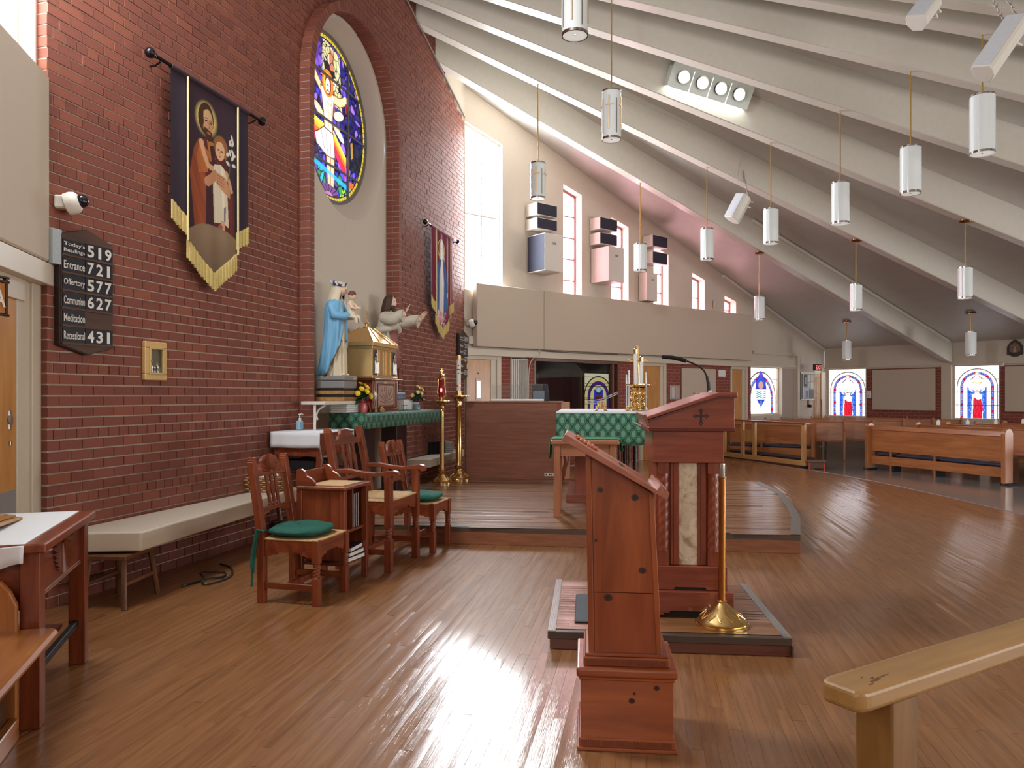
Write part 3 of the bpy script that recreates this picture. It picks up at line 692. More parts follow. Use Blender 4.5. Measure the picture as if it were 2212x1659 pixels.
# ================================================================ things on the brick wall
M_print = colormat('banner_print', .85)
M_fringe = plain('gold_fringe', (214, 192, 122), .8, bump=.3, scale=60, var=.12)
M_cord = plain('gold_cord', (216, 200, 150), .7)
def paint_b1(X, Z):
    p = Paint(X, Z, (58, 40, 50)); m0 = np.ones(X.shape)
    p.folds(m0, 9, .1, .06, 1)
    p.put(((X < .19) | (X > .89))*1.0, (52, 42, 54))
    p.ell(.46, -.26, .165, .165, (214, 190, 110), 0, 1, .35); p.ell(.46, -.26, .135, .14, (222, 200, 130), 0, .7, .4)
    p.ell(.655, -.46, .115, .125, (206, 170, 90), 0, 1, .5)
    # mantle and tunic of the man
    rb_ = [(.36, -.45), (.29, -.56), (.23, -.78), (.25, -.9), (.3, -1.27), (.86, -1.22), (.86, -.88), (.8, -.72), (.7, -.5), (.58, -.42)]
    m = p.poly(rb_, (92, 40, 40)); p.folds(m, 40, .2, .18)
    m = p.poly([(.36, -.45), (.29, -.56), (.23, -.78), (.25, -.9), (.31, -1.27), (.44, -1.25), (.46, -.95), (.44, -.72), (.4, -.55)], (146, 74, 44)); p.folds(m, 46, .35, .22, 2)
    m = p.poly([(.38, -.47), (.33, -.6), (.36, -.75), (.47, -.72), (.5, -.55)], (176, 100, 54)); p.folds(m, 38, .5, .2, 3)
    p.poly([(.45, -.78), (.56, -.76), (.56, -1.24), (.45, -1.25)], (66, 34, 42)); p.poly([(.46, -.44), (.56, -.44), (.58, -.58), (.5, -.62)], (176, 116, 50)); p.poly([(.5, -.48), (.57, -.46), (.58, -.62), (.54, -.66)], (70, 34, 46))
    m = p.poly([(.76, -.86), (.86, -.84), (.87, -1.24), (.8, -1.22)], (110, 46, 44)); p.folds(m, 50, 0, .2)
    # head of the man: hair, face, beard
    p.ell(.455, -.26, .105, .14, (66, 44, 30)); p.ell(.475, -.285, .075, .115, (196, 150, 110)); p.ell(.47, -.225, .06, .05, (206, 164, 126), 0, .9)
    p.poly([(.415, -.33), (.54, -.36), (.53, -.43), (.48, -.45), (.43, -.4)], (74, 46, 30)); p.ell(.49, -.375, .03, .012, (160, 96, 78)); p.line([(.49, -.27), (.5, -.325), (.485, -.33)], .012, (160, 112, 80)); p.line([(.44, -.275), (.47, -.272)], .012, (60, 40, 30)); p.line([(.505, -.28), (.53, -.285)], .012, (60, 40, 30)); p.line([(.43, -.255), (.475, -.25)], .007, (70, 46, 32)); p.line([(.5, -.258), (.54, -.265)], .007, (70, 46, 32)); p.poly([(.36, -.2), (.41, -.14), (.42, -.3), (.4, -.37), (.37, -.34)], (70, 46, 30))
    # child: raised arm, head, dress, feet
    p.line([(.395, -.5), (.43, -.58), (.48, -.66), (.58, -.67)], .05, (206, 160, 122)); p.ell(.39, -.485, .03, .035, (206, 160, 122))
    p.ell(.655, -.455, .085, .1, (150, 92, 50)); p.ell(.65, -.48, .062, .085, (216, 170, 132)); p.line([(.62, -.475), (.64, -.473)], .012, (80, 54, 40)); p.line([(.665, -.477), (.685, -.48)], .012, (80, 54, 40)); p.ell(.65, -.53, .016, .007, (176, 100, 84)); p.line([(.652, -.48), (.65, -.508)], .007, (180, 130, 100))
    m = p.poly([(.57, -.62), (.66, -.6), (.74, -.65), (.75, -.8), (.77, -1.15), (.7, -1.12), (.56, -1.14), (.55, -.9), (.54, -.72)], (216, 204, 178)); p.folds(m, 60, .05, .16)
    p.poly([(.7, -.98), (.73, -.96), (.725, -1.1), (.7, -1.1)], (130, 120, 120)); p.poly([(.66, -1.1), (.72, -1.1), (.715, -1.2), (.675, -1.21)], (206, 158, 120)); p.ell(.66, -1.16, .03, .025, (150, 100, 70))
    p.line([(.74, -.66), (.79, -.74), (.82, -.8)], .045, (206, 160, 122)); p.line([(.47, -.8), (.53, -.76), (.58, -.71)], .085, (190, 136, 100)); p.poly([(.6, -.68), (.72, -.7), (.8, -.8), (.79, -.88), (.7, -.84), (.6, -.78)], (196, 142, 106))
    for k in range(4): p.line([(.61, -.70-.024*k), (.71, -.72-.024*k)], .006, (130, 80, 60))
    for k in range(9):
        a = k*.9; p.ell(.805+.05*math.cos(a), -.46+.1*math.sin(a*1.7), .03, .017, (224, 222, 214), a)
    p.line([(.8, -.55), (.77, -.7)], .012, (90, 100, 70)); p.ell(.83, -.32, .018, .04, (220, 218, 212), .3)
    # globe
    mk = (Z < -1.17-.55*(X-.56)**2-.25*np.maximum(0, .4-X)**1.2) & (X > .19) & (X < .89)
    p.put(mk*1.0, (140, 116, 92)); p.c *= (1-mk*np.clip((-Z-1.25)*1.1, 0, .45))[..., None]
    p.ell(.6, -1.24, .2, .07, (150, 126, 102), 0, .5, .8)
    return p.c
def paint_b2(X, Z):
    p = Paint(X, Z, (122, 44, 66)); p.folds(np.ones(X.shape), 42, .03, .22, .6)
    cx = .5
    p.ring(cx, -.27, .145, .165, (214, 190, 130)); m = p.poly([(cx-.1, -.2), (cx-.03, -.12), (cx+.06, -.13), (cx+.13, -.24), (cx+.17, -.55), (cx+.1, -.7), (cx-.06, -.6), (cx-.1, -.4)], (222, 214, 204)); p.folds(m, 50, 0, .08)
    p.ell(cx, -.26, .05, .075, (226, 196, 170)); p.line([(cx-.03, -.26), (cx+.03, -.26)], .01, (150, 120, 100))
    m = p.poly([(cx-.08, -.45), (cx-.2, -.62), (cx-.26, -.8), (cx-.2, -1.0), (cx-.16, -1.3), (cx+.12, -1.34), (cx+.24, -1.25), (cx+.27, -.9), (cx+.2, -.55), (cx+.13, -.42)], (70, 104, 160)); p.folds(m, 36, .3, .25, 1)
    m = p.poly([(cx-.02, -.42), (cx-.09, -.7), (cx-.09, -1.4), (cx+.13, -1.45), (cx+.15, -.8), (cx+.1, -.45)], (216, 206, 198)); p.folds(m, 60, 0, .12)
    p.ell(cx-.27, -.86, .03, .05, (226, 190, 160)); p.ell(cx+.27, -1.0, .03, .05, (226, 190, 160))
    for k in range(60):
        a = random.random; p.ell(cx-.2+.4*a(), -1.3-.3*a(), .02+.02*a(), .018+.02*a(), ((216, 150, 160), (190, 170, 150), (150, 110, 130), (220, 200, 190))[k % 4], a()*3)
    return p.c
def banner(s0, paint, label, dark, wob):
    W_ = 1.08; t = onwall('church_banner', WB, s0, 4.13, .1, label=label, cat='banner', group='fringed church banners')
    shape = [(0, 0), (W_, 0), (W_, -1.08), (.89, -1.18), (.89, -1.37), (.555, -1.61), (.19, -1.37), (.19, -1.18), (0, -1.08)]
    def inside(x, z):
        m = np.zeros(x.shape, bool); n = len(shape)
        for i in range(n):
            x1, z1 = shape[i]; x2, z2 = shape[(i+1) % n]
            if z1 == z2: continue
            m ^= ((z1 > z) != (z2 > z)) & (x < (x2-x1)*(z-z1)/(z2-z1)+x1)
        return m
    wf = lambda X, Z: wob*np.sin(X*24+.8*Z)*(.4-.4*Z/1.6)-.0
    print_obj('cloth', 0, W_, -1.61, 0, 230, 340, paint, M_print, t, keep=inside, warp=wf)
    def fr(a, b, h=.145, n=26):
        m = MB()
        for i in range(n):
            x = a[0]+(b[0]-a[0])*i/n; x2 = a[0]+(b[0]-a[0])*(i+.86)/n; z = a[1]+(b[1]-a[1])*(i+.5)/n; d = .004*math.sin(i*1.7); w = wob*math.sin(x*24+.8*z)*.8
            m.box(x, x2, -.012+d+w, -.002+d+w, z-h+.006*math.sin(i*2.3), z+.012)
        m.build('fringe', M_fringe, t)
    fr((0, -1.08), (.19, -1.18), n=14); fr((.89, -1.18), (W_, -1.08), n=14); fr((.19, -1.37), (.555, -1.61), n=30); fr((.555, -1.61), (.89, -1.37), n=30)
    for x in (.19, .89): MB().tube([(x, -.012-wob, 0), (x, -.012-wob, -.6), (x, -.014-wob, -1.37)], .009, 6).build('cord', M_cord, t, smooth=True)
    m = MB(); m.tube([(-.2, -.0, .02), (W_+.2, 0, .02)], .016, 10)
    rod = m.build('rod', M_bronze2, t, smooth=True)
    for x, sg in ((-.2, -1), (W_+.2, 1)):
        m = MB(); m.ball((x+sg*.035, 0, .02), .042, 14, 10); m.lathe([(.02, 0), (.026, .012), (.014, .03)], 12, M=Matrix.Translation((x-sg*.02, 0, .02)) @ Matrix.Rotation(sg*PI/2, 4, 'Y')); m.build('finial', M_bronze2, t, smooth=True)
    for x in (-.12, W_+.12): MB().tube([(x, .1, -.03), (x, .05, -.03), (x, .0, -.006)], .008, 6).build('bracket', M_bronze2, t)
    # hem sleeve over the rod
    m = MB(); m.tube([(0, 0, .016), (W_, 0, .016)], .023, 10); m.build('rod_pocket', dark, t, smooth=True)
    return t
M_bronze2 = plain('black_rod', (34, 30, 36), .25, metal=.6)
banner(1.10, paint_b1, 'dark plum banner printed with a bearded man holding a child, near the hymn board', plain('plum_cloth', (58, 40, 50), .85), .006)
banner(7.10, paint_b2, 'crimson banner printed with a veiled figure in blue, far end of the brick wall', plain('crimson_cloth', (122, 44, 66), .85), .014)

M_boardwood = wood('dark_walnut', (62, 38, 24), (92, 60, 40), 'x', rough=.5); M_slate = plain('board_black', (28, 30, 40), .35); M_letter = plain('letter_white', (226, 222, 214), .6, var=.01); M_side = plain('dark_walnut_side', (40, 26, 20), .5)
ROWS = [(("Today's", 'Readings'), '519'), (('Entrance',), '721'), (('Offertory',), '577'), (('Communion',), '627'), (('Meditation',), ''), (('Recessional',), '431')]
def hymn_board(s0, label):
    t = onwall('hymn_board', WB, s0, 1.74, 0, label=label, cat='hymn board', group='hymn boards'); Wd = .485
    MB().prism([(0, .06), (Wd/2, 0), (Wd, .06), (Wd, .83), (Wd/2, .9), (0, .83)], 'y', -.045, -.004).build('backboard', M_side, t, bevel=.003)
    MB().prism([(.012, .8), (Wd-.012, .8), (Wd-.012, .825), (Wd/2, .895), (.012, .825)], 'y', -.052, -.044).build('crest', M_boardwood, t)
    MB().prism([(.012, .065), (Wd/2, .008), (Wd-.012, .065), (Wd-.012, .07), (.012, .07)], 'y', -.052, -.044).build('foot_board', M_boardwood, t)
    bx('face', M_boardwood, t, .012, Wd-.012, -.05, -.044, .07, .8, 0)
    for i, (w, num) in enumerate(ROWS):
        z = .80-.122*(i+1); bx('rail', M_boardwood, t, .012, Wd-.012, -.062, -.05, z-.002, z+.014, .002)
        c = bx('card', M_slate, t, .02, .212, -.056, -.05, z+.014, z+.114, 0)
        for j, q in enumerate(w):
            h = .034 if len(w) == 2 else .055; zz = z+(.066-.044*j if len(w) == 2 else .036)
            text_obj('lettering', q, .182, h, M_letter, t, (.026, -.0565, zz), bold=.012)
        if num:
            c = bx('number_card', M_slate, t, .215, Wd-.016, -.058, -.05, z+.014, z+.118, 0)
            for j, ch in enumerate(num): text_obj('numeral', ch, .062 if ch != '1' else .028, .084, M_letter, t, (.228+.082*j+(.018 if ch == '1' else 0), -.0585, z+.024), bold=.025)
    return t
hymn_board(.055, 'wooden hymn board with white numerals, close to the left corner of the brick wall'); hymn_board(8.66, 'wooden hymn board with white numerals, far end of the brick wall beside the birch door')
def dome_camera(p, rz, label):
    t = empty('security_camera', p, rz, label, 'camera', 'dome cameras')
    MB().lathe([(.05, -.03), (.075, -.02), (.078, .02), (.07, .05), (.05, .065)], 24, M=Matrix.Rotation(PI/2*.8, 4, 'X')).build('housing', M_white, t, smooth=True)
    MB().ball((0, -.075, .022), (.045, .045, .045), 18, 12).build('lens_dome', plain('smoked_dome', (22, 24, 30), .08), t, smooth=True)
    bx('mount', M_white, t, -.045, .045, -.01, .09, -.04, .05, .01)
    return t
dome_camera(WB.pt(.12, 2.78, .07), WB.rot+.5, 'white dome camera above the near hymn board'); dome_camera(WP.pt(.09, 2.78, .1), WB.rot, 'white dome camera above the far hymn board')
bx('junction_box', M_white, onwall('junction_box', WP, .12, 2.48, 0, label='small white junction box below the far dome camera', cat='box'), -.05, .05, -.06, 0, -.07, .07)
bx('junction_box_body', plain('pale_blue_box', (170, 178, 182), .5), onwall('junction_box', WB, .03, 2.47, 0, label='pale junction box tucked behind the near hymn board', cat='box'), -.03, .045, -.05, 0, -.12, .12)
# small gilt cabinet let into the wall
t = onwall('wall_cabinet', WB, .89, 1.575, 0, label='small gilt framed wall cabinet with a glass door holding tiny vessels', cat='cabinet')
m = MB()
for a in ((0, .25, 0, .05), (0, .25, .26, .31), (0, .05, .05, .26), (.2, .25, .05, .26)): m.box(a[0], a[1], -.035, 0, a[2], a[3])
m.build('frame', M_goldp, t, bevel=.006)
m = MB()
for a in ((.045, .205, .045, .062), (.045, .205, .248, .265), (.045, .062, .062, .248), (.188, .205, .062, .248)): m.box(a[0], a[1], -.045, -.03, a[2], a[3])
m.build('inner_bead', plain('bright_gilt', (226, 196, 130), .3, metal=.6), t, bevel=.003)
bx('back', plain('cabinet_lining', (120, 112, 92), .6), t, .05, .2, -.012, -.002, .05, .26, 0); bx('glass_door', glassmat('clear_glass'), t, .06, .19, -.034, -.031, .06, .25, 0)
for x, h in ((.09, .06), (.12, .05), (.155, .055)): MB().lathe([(.012, 0), (.014, .01), (.006, h*.5), (.012, h*.8), (.009, h)], 10, c=(x, -.02, .062)).build('vessel', M_silver, t, smooth=True)
MB().ball((.055, -.05, .155), .008, 8, 6).build('knob', M_silver, t)

# ================================================================ left wall: panel, soffit, door, sign
bx('trim_2', M_trim, None, 0, 1, 0, 1, 0, 1); o = bpy.data.objects['trim_2']; bpy.data.objects.remove(o)
r = onwall('acoustic_panel', WL, -4.6, 0, 0, label='large cream acoustic panel over the left doorway', cat='panel')
m = MB(); m.box(0, 4.56, -.09, -.02, 2.36, 3.62); m.build('panel_board', M_panel, r, bevel=.012)
r = struct(MB().box(0, 4.62, -.1, 0, 2.2, 2.345).build('trim_2', M_trim, bevel=.004, loc=WL.pt(-4.6, 0, 0), rot=(0, 0, WL.rot)))
r = struct(MB().box(-.005, .35, -.012, .10, 0, 2.2).box(.2, .35, -.03, -.01, 0, 2.2).build('trim_3', M_trim, bevel=.004, loc=WL.pt(-.36, 0, .0), rot=(0, 0, WL.rot)))
d = empty('door_1', WL.pt(-1.28, 0, .0), WL.rot, 'birch door with steel hand plate at the left edge of the picture', 'door'); struct(d)
bx('door_leaf', M_door, d, 0, .9, -.012, -.002, .01, 2.06); bx('kick_plate', plain('kick_plate_steel', (170, 172, 172), .35, metal=.6), d, .1, .88, -.016, -.012, .5, .86, 0)
MB().lathe([(.016, -.004), (.034, -.004), (.034, .002), (.016, .004)], 16, M=Matrix.Translation((.8, -.02, 1.3)) @ Matrix.Rotation(PI/2, 4, 'X')).build('lock_ring', M_silver, d); bx('hand_plate', M_silver, d, .78, .82, -.018, -.012, 1.24, 1.36, .003)
bx('latch', M_silver, d, .79, .815, -.022, -.012, 1.14, 1.17, .003)
bx('door_head', M_trim, d, -.1, 1.0, -.03, .0, 2.06, 2.2)
# hanging lettered sign in a bronze frame
t = empty('hanging_sign', P(4, 634, 3.9), WL.rot-.25, 'white lettered sign hanging in a dark bronze frame before the birch door', 'sign')
m = MB()
for a in ((-.3, .045, -.115, -.103), (-.3, .045, .055, .07), (.018, .032, -.115, .09), (-.3, .045, .078, .09)): m.box(a[0], a[1], -.012, .012, a[2], a[3])
m.build('sign_frame', M_bronze, t, bevel=.003)
bx('sign_face', plain('sign_orange', (176, 112, 40), .5), t, -.3, .016, -.006, .004, -.1, .054, 0)
text_obj('lettering', 'A', .085, .085, M_letter, t, (-.07, -.0075, -.07), bold=.03)

# ================================================================ chairs
M_rush = plain('woven_rush', (186, 150, 104), .8, bump=.6, scale=50, var=.2)
def twist(mm, x, y, z0, z1, w, turns=2.2, n=12):
    rings = []; k = 26
    for j in range(k+1):
        z = z0+(z1-z0)*j/k; rr = []
        for i in range(n):
            a = 2*PI*i/n; q = w*(1+.16*math.cos(2*(a-2*PI*turns*j/k)))
            rr.append((x+q*math.cos(a), y+q*math.sin(a), z))
        rings.append(rr)
    mm.loft(rings)
def apron(mm, a, b, z0, z1, axis, c, th):      # board with a stepped lower edge
    L = b-a; p = [(a, z1), (a, z0), (a+.12*L, z0), (a+.16*L, z0+.012), (a+.24*L, z0+.012), (a+.28*L, z0+.03), (b-.28*L, z0+.03), (b-.24*L, z0+.012), (b-.16*L, z0+.012), (b-.12*L, z0), (b, z0), (b, z1)]
    if axis == 'x': mm.prism(p, 'y', c-th/2, c+th/2)
    else: mm.prism(p, 'x', c-th/2, c+th/2)
def lean(mm, k, zz, amt):
    for i in range(k, len(mm.v)):
        x, y, z = mm.v[i]
        if z > zz: mm.v[i] = (x, y+amt*(z-zz), z)
def baluster(mm, x, z0, z1, y, w=.03, th=.018):
    h = z1-z0; pr = [(1, 0), (1, .08), (.62, .12), (.62, .3), (.75, .36), (1.15, .5), (1.0, .62), (.62, .72), (.62, .86), (.85, .9), (.85, 1)]
    mm.prism([(x+w/2*r, z0+h*q) for r, q in pr]+[(x-w/2*r, z0+h*q) for r, q in pr[::-1]], 'y', y-th/2, y+th/2)
def chair_frame(t, Wd, Dp, sh, bh, z_cr, z_lr, lw, rake, fan, arm=None, nb=3):
    w, f, b = Wd/2, -Dp/2, Dp/2
    for sx in (-1, 1):
        x = sx*(w-lw/2); m = MB(); y = f+lw/2; top = arm if arm else sh
        zt = sh*.56
        m.box(x-lw/2, x+lw/2, y-lw/2, y+lw/2, 0, zt-.06); twist(m, x, y, zt-.06, zt+.04, lw*.46); m.box(x-lw/2, x+lw/2, y-lw/2, y+lw/2, zt+.04, top)
        m.build('leg', CH['z'], t, bevel=.003)
        m = MB(); y = b-lw/2; k = m.mark()
        zs = [0, sh, bh-.1, bh-.035, bh-.035, bh-.02, bh-.02, bh]; ws = [lw, lw, lw, lw*.9, lw*.72, lw*.72, lw*.5, lw*.34]
        rings = [[(x-a/2, y-lw/2, z), (x+a/2, y-lw/2, z), (x+a/2, y+lw/2, z), (x-a/2, y+lw/2, z)] for z, a in zip(zs, ws)]
        m.loft(rings); lean(m, k, sh, rake); m.build('back_post', CH['z'], t, bevel=.002)
    iw = w-lw
    m = MB(); apron(m, -iw, iw, sh-.125, sh-.012, 'x', f+lw/2, .024); apron(m, -iw, iw, sh-.1, sh-.02, 'x', b-lw/2, .022)
    for sx in (-1, 1): apron(m, f+lw, b-lw, sh-.125, sh-.012, 'y', sx*(w-lw/2), .024)
    m.build('apron', CH['x'], t, bevel=.002)
    m = MB()
    def st(a, b_, y, z): m.box(a, b_, y-.012, y+.012, z-.022, z+.022)
    for sx in (-1, 1): m.box(sx*(w-lw/2)-.011, sx*(w-lw/2)+.011, f+lw, b-lw, sh*.27-.022, sh*.27+.022)
    st(-w+lw/2, w-lw/2, .02, sh*.27); m.build('stretcher', CH['y'], t, bevel=.002)
    m = MB(); m.box(-w+.012, w-.012, f+.012, b-.03, sh-.014, sh+.002); m.build('rush_seat', M_rush, t, bevel=.006)
    # rush seat rails
    k0 = sh; yb = b-lw/2
    m = MB(); k = m.mark(); n = 16; pts = [(-iw, z_cr), (iw, z_cr), (iw, bh-.10)]
    if fan: pts += [(iw*.72, bh-.085), (iw*.62, bh-.05)]+[(iw*.62*math.cos(PI*i/n), bh-.055+.06*math.sin(PI*i/n)) for i in range(1, n)]+[(-iw*.62, bh-.05), (-iw*.72, bh-.085)]
    else: pts += [(iw*.6, bh-.10), (iw*.52, bh-.075), (iw*.4, bh-.06), (iw*.3, bh-.02), (0, bh-.012), (-iw*.3, bh-.02), (-iw*.4, bh-.06), (-iw*.52, bh-.075), (-iw*.6, bh-.10)]
    pts += [(-iw, bh-.10)]
    m.prism(pts, 'y', yb-.014, yb+.014); lean(m, k, sh, rake); cr = m.build('crest', CH['x'], t, bevel=.002)
    if fan:
        m = MB(); k = m.mark(); R = min(.105, iw*.62+.02); cz = z_cr+.022; ns = 13
        for i in range(ns):
            a0, a1 = PI*(i+.08)/ns, PI*(i+.92)/ns; am = (a0+a1)/2; r0 = .022
            rr = lambda a: R*(1.0 if abs(math.sin(a)) > .4 else 1.0)
            v = [(r0*math.cos(a0), yb-.013, cz+r0*math.sin(a0)), (R*math.cos(a0), yb-.013, cz+R*1.22*math.sin(a0)), (R*1.04*math.cos(am), yb-.026, cz+R*1.27*math.sin(am)), (R*math.cos(a1), yb-.013, cz+R*1.22*math.sin(a1)), (r0*math.cos(a1), yb-.013, cz+r0*math.sin(a1)), (r0*math.cos(am), yb-.02, cz+r0*math.sin(am))]
            m.add(v, [(0, 1, 2, 5), (5, 2, 3, 4), (1, 3, 2)])
        m.ball((0, yb-.014, cz), (.02, .012, .02), 10, 6); lean(m, k, sh, rake); m.build('carved_fan', CH['z'], cr)
    m = MB(); k = m.mark(); apron(m, -iw, iw, z_lr, z_lr+.055, 'x', yb, .022); lean(m, k, sh, rake); m.build('lower_rail', CH['x'], t, bevel=.002)
    for i in range(nb):
        m = MB(); k = m.mark(); baluster(m, (i-(nb-1)/2)*(.055 if fan else .1), z_lr+.05, z_cr+.004, yb, .034 if fan else .062); lean(m, k, sh, rake); m.build('baluster', CH['z'], t, bevel=.002)
def cushion(loc, rz, label, group, w=.4, sag=0):
    t = empty('seat_cushion', loc, rz, label, 'cushion', group); m = MB(); n, q = 36, 10; rings = []
    def sup(a, r): c, s_ = math.cos(a), math.sin(a); e = .62; return (r*math.copysign(abs(c)**e, c), r*math.copysign(abs(s_)**e, s_))
    for j in range(q+1):
        b = -PI/2+PI*j/q; rr = []
        for i in range(n):
            a = 2*PI*i/n; x, y = sup(a, w/2*math.cos(b)**.55 if abs(b) < PI/2-.01 else .004); z = .042+.04*math.sin(b)
            if z > .042:
                for tx, ty in ((-.07, -.06), (.07, -.06), (-.07, .07), (.07, .07), (0, 0)): z -= .024*math.exp(-((x-tx)**2+(y-ty)**2)/.0016)
                z += .006*math.sin(a*5+1)*math.cos(b)
            rr.append((x*1.04, y, z))
        rings.append(rr)
    m.loft(rings); m.build('cushion_body', M_green, t, smooth=True, ang=80)
    for tx, ty in ((-.07, -.06), (.07, -.06), (-.07, .07), (.07, .07)): MB().ball((tx, ty, .062), (.011, .011, .006), 8, 6).build('tuft_button', M_green, t, smooth=True)
    return t
M_tie = M_green
side = empty('side_chair', (-1.50, 5.49, 0), WB.rot, 'cherry side chair with carved fan crest and green cushion, nearest of the chairs', 'chair', 'fan-backed side chairs')
chair_frame(side, .47, .475, .452, 1.015, .875, .60, .052, .16, True)
s2 = copy_tree(side); s2.location = (-.885, 7.28, 0); s2['label'] = 'cherry side chair with carved fan crest beyond the armchair, by the altar step'
c1 = cushion(side.matrix_basis @ Vector((-.02, .01, .453)), WB.rot, 'green tufted cushion with hanging ties on the nearest side chair', 'green seat cushions', .41)
m = MB()
for dx, L in ((-.215, .33), (-.2, .24), (-.225, .2)): m.tube([(dx+.02, .18, .05), (dx-.015, .215, .06), (dx-.03, .225, -.03), (dx-.036+L*.02, .24, -.12), (dx-.04-L*.03, .235, -L)], .009, 5)
m.build('tie', M_green, c1, smooth=True)
c2 = cushion(s2.matrix_basis @ Vector((-.01, -.02, .453)) if False else Vector((-.885, 7.28, .453)), WB.rot, 'green tufted cushion on the side chair by the altar step', 'green seat cushions', .41)
arm = empty('armchair', (-1.155, 6.60, 0), WB.rot, 'tall cherry armchair with scrolled arms and rush seat between the side chairs', 'chair')
chair_frame(arm, .655, .5, .585, 1.175, 1.03, .70, .058, .2, False, arm=.79)
for sx in (-1, 1):
    x = sx*.298; m = MB(); pr = []; k = 22
    top = [(.25, .835), (.14, .842), (.02, .822), (-.1, .812), (-.2, .826), (-.27, .835), (-.305, .825), (-.32, .8), (-.31, .778), (-.285, .772), (-.275, .788)]
    bot = [(-.262, .79), (-.2, .79), (-.1, .782), (.02, .79), (.14, .806), (.25, .8)]
    m.prism(top+bot, 'x', x-.03, x+.03); m.ball((x, -.29, .798), (.034, .018, .018), 10, 6); m.build('arm', CH['y'], arm, bevel=.004)
# ---- bookstand between the chairs
t = empty('book_stand', (-1.40, 5.95, 0), WB.rot, 'cherry book stand with woven top and scrolled gallery between the chairs', 'stand')
sw, sd = .205, .2
bx('top', CH['x'], t, -sw-.015, sw+.015, -sd-.015, sd, .735, .765, .008)
bx('woven_mat', M_rush, t, -sw+.03, sw-.03, -sd+.03, sd-.08, .765, .77, .002)
gp = [(-sd+.25, .765), (sd, .765), (sd, .885), (sd-.04, .895), (sd-.07, .875), (sd-.09, .84), (sd-.13, .82), (sd-.16, .79)]
for x in (-sw-.01, sw-.015): MB().prism(gp, 'x', x, x+.025).build('gallery_side', CH['y'], t, bevel=.003)
bx('gallery_back', CH['x'], t, -sw+.015, sw-.015, sd-.022, sd-.002, .765, .87)
for x in (-1, 1):
    for y in (-1, 1): bx('leg', CH['z'], t, x*(sw-.02)-.022, x*(sw-.02)+.022, y*(sd-.02)-.022, y*(sd-.02)+.022, 0, .735)
for x in (-1, 1): bx('side_panel', CH['z'], t, x*(sw-.02)-.008, x*(sw-.02)+.008, -sd+.04, sd-.04, .2, .735)
bx('back_panel', CH['z'], t, -sw+.04, sw-.04, sd-.03, sd-.015, .2, .735)
for z in (.16, .40): bx('shelf', CH['x'], t, -sw+.02, sw-.02, -sd+.02, sd-.02, z, z+.02)
bx('divider', CH['z'], t, -.01, .008, -sd+.03, sd-.04, .42, .735)
o = t
def book(name, W3, loc, rz, cover, label, group, page=None):
    t = empty(name, loc, rz, label, 'book', group); a, b, h = W3; c = .004
    m = MB(); m.box(0, a, 0, c, 0, h); m.box(0, a, b-c, b, 0, h); m.box(a-c, a, 0, b, 0, h); m.build('cover', cover, t); bx('pages', M_paper, t, .004, a-.006, c, b-c, .004, h-.004, 0); return t
M_navy = plain('navy_cover', (36, 38, 60), .4); M_maroon = plain('maroon_cover', (86, 34, 36), .4); M_greyc = plain('grey_cover', (120, 110, 112), .5)
Mst = t.matrix_basis
for i, (x, cov, nme) in enumerate(((.03, M_navy, 'navy'), (.065, M_maroon, 'maroon'), (.1, M_navy, 'dark blue'), (-.12, M_greyc, 'grey'))):
    k = book('folder', (.26, .022, .27), Mst @ Vector((x, -sd+.03, .42)), WB.rot+PI/2, cov, '%s folder standing %s on the upper shelf of the book stand' % (nme, ('next to the divider', 'between two blue ones', 'at the far end', 'alone left of the divider')[i]), 'folders in the book stand')
for i, z in enumerate((.18, .215, .25)):
    k = empty('book', Mst @ Vector((-.12+.02*i, -sd+.01, z)), WB.rot+.08*(i-1), ('bottom', 'middle', 'top')[i]+' one of three white-edged books lying on the low shelf of the book stand', 'book', 'books lying in the book stand')
    bx('pages', M_paper, k, 0, .24, 0, .17, .003, .03, 0); m = MB(); m.box(-.003, .243, -.003, .173, 0, .003); m.box(-.003, .243, -.003, .173, .03, .033); m.build('cover', M_navy, k)

# ================================================================ left foreground: carved table, settle
tr = math.atan2(.796, -.254)                     # right end of the table runs along the left wall
tb = empty("carved_side_table", (-2.298, 3.709, 0), tr, 'cherry side table with a carved fan on its apron and white cloth, left foreground', 'table')
tb.scale = (1, 1, 1.028)
for x in (-.42, .42): bx('leg', CH['z'], tb, x-.04, x+.04, -.11, -.03, 0, .75, .004)
for x in (-.42, .42): bx('leg', CH['z'], tb, x-.04, x+.04, .38, .46, 0, .75, .004)
bx('top', CH['x'], tb, -.5, .5, -.14, .50, .75, .79, .006)
bx('apron', CH['x'], tb, -.38, .38, -.085, -.06, .53, .75, .003)
m = MB(); ns = 17; R = .16
for i in range(ns):
    a0, a1 = -PI*(i+.1)/ns, -PI*(i+.9)/ns; am = (a0+a1)/2; cz = .735; r0 = .03
    v = [(r0*math.cos(a0), -.086, cz+r0*math.sin(a0)), (R*math.cos(a0), -.086, cz+R*math.sin(a0)), (R*1.05*math.cos(am), -.108, cz+R*1.05*math.sin(am)), (R*math.cos(a1), -.086, cz+R*math.sin(a1)), (r0*math.cos(a1), -.086, cz+r0*math.sin(a1)), (r0*math.cos(am), -.094, cz+r0*math.sin(am))]
    m.add(v, [(0, 1, 2, 5), (5, 2, 3, 4), (1, 3, 2)])
m.build('carved_fan', CH['z'], tb)
m = MB()
for z in (.535, .547): m.box(-.38, .38, -.09, -.084, z, z+.004)
m.build('bead_moulding', plain('worn_edge', (176, 130, 110), .4), tb)
bx('apron', CH['y'], tb, -.43, -.405, -.03, .40, .5, .75, .003); bx('apron', CH['y'], tb, .405, .43, -.03, .40, .5, .75, .003); bx('foot_rail', M_dark, tb, -.38, .38, -.08, -.05, .2, .235, .003)
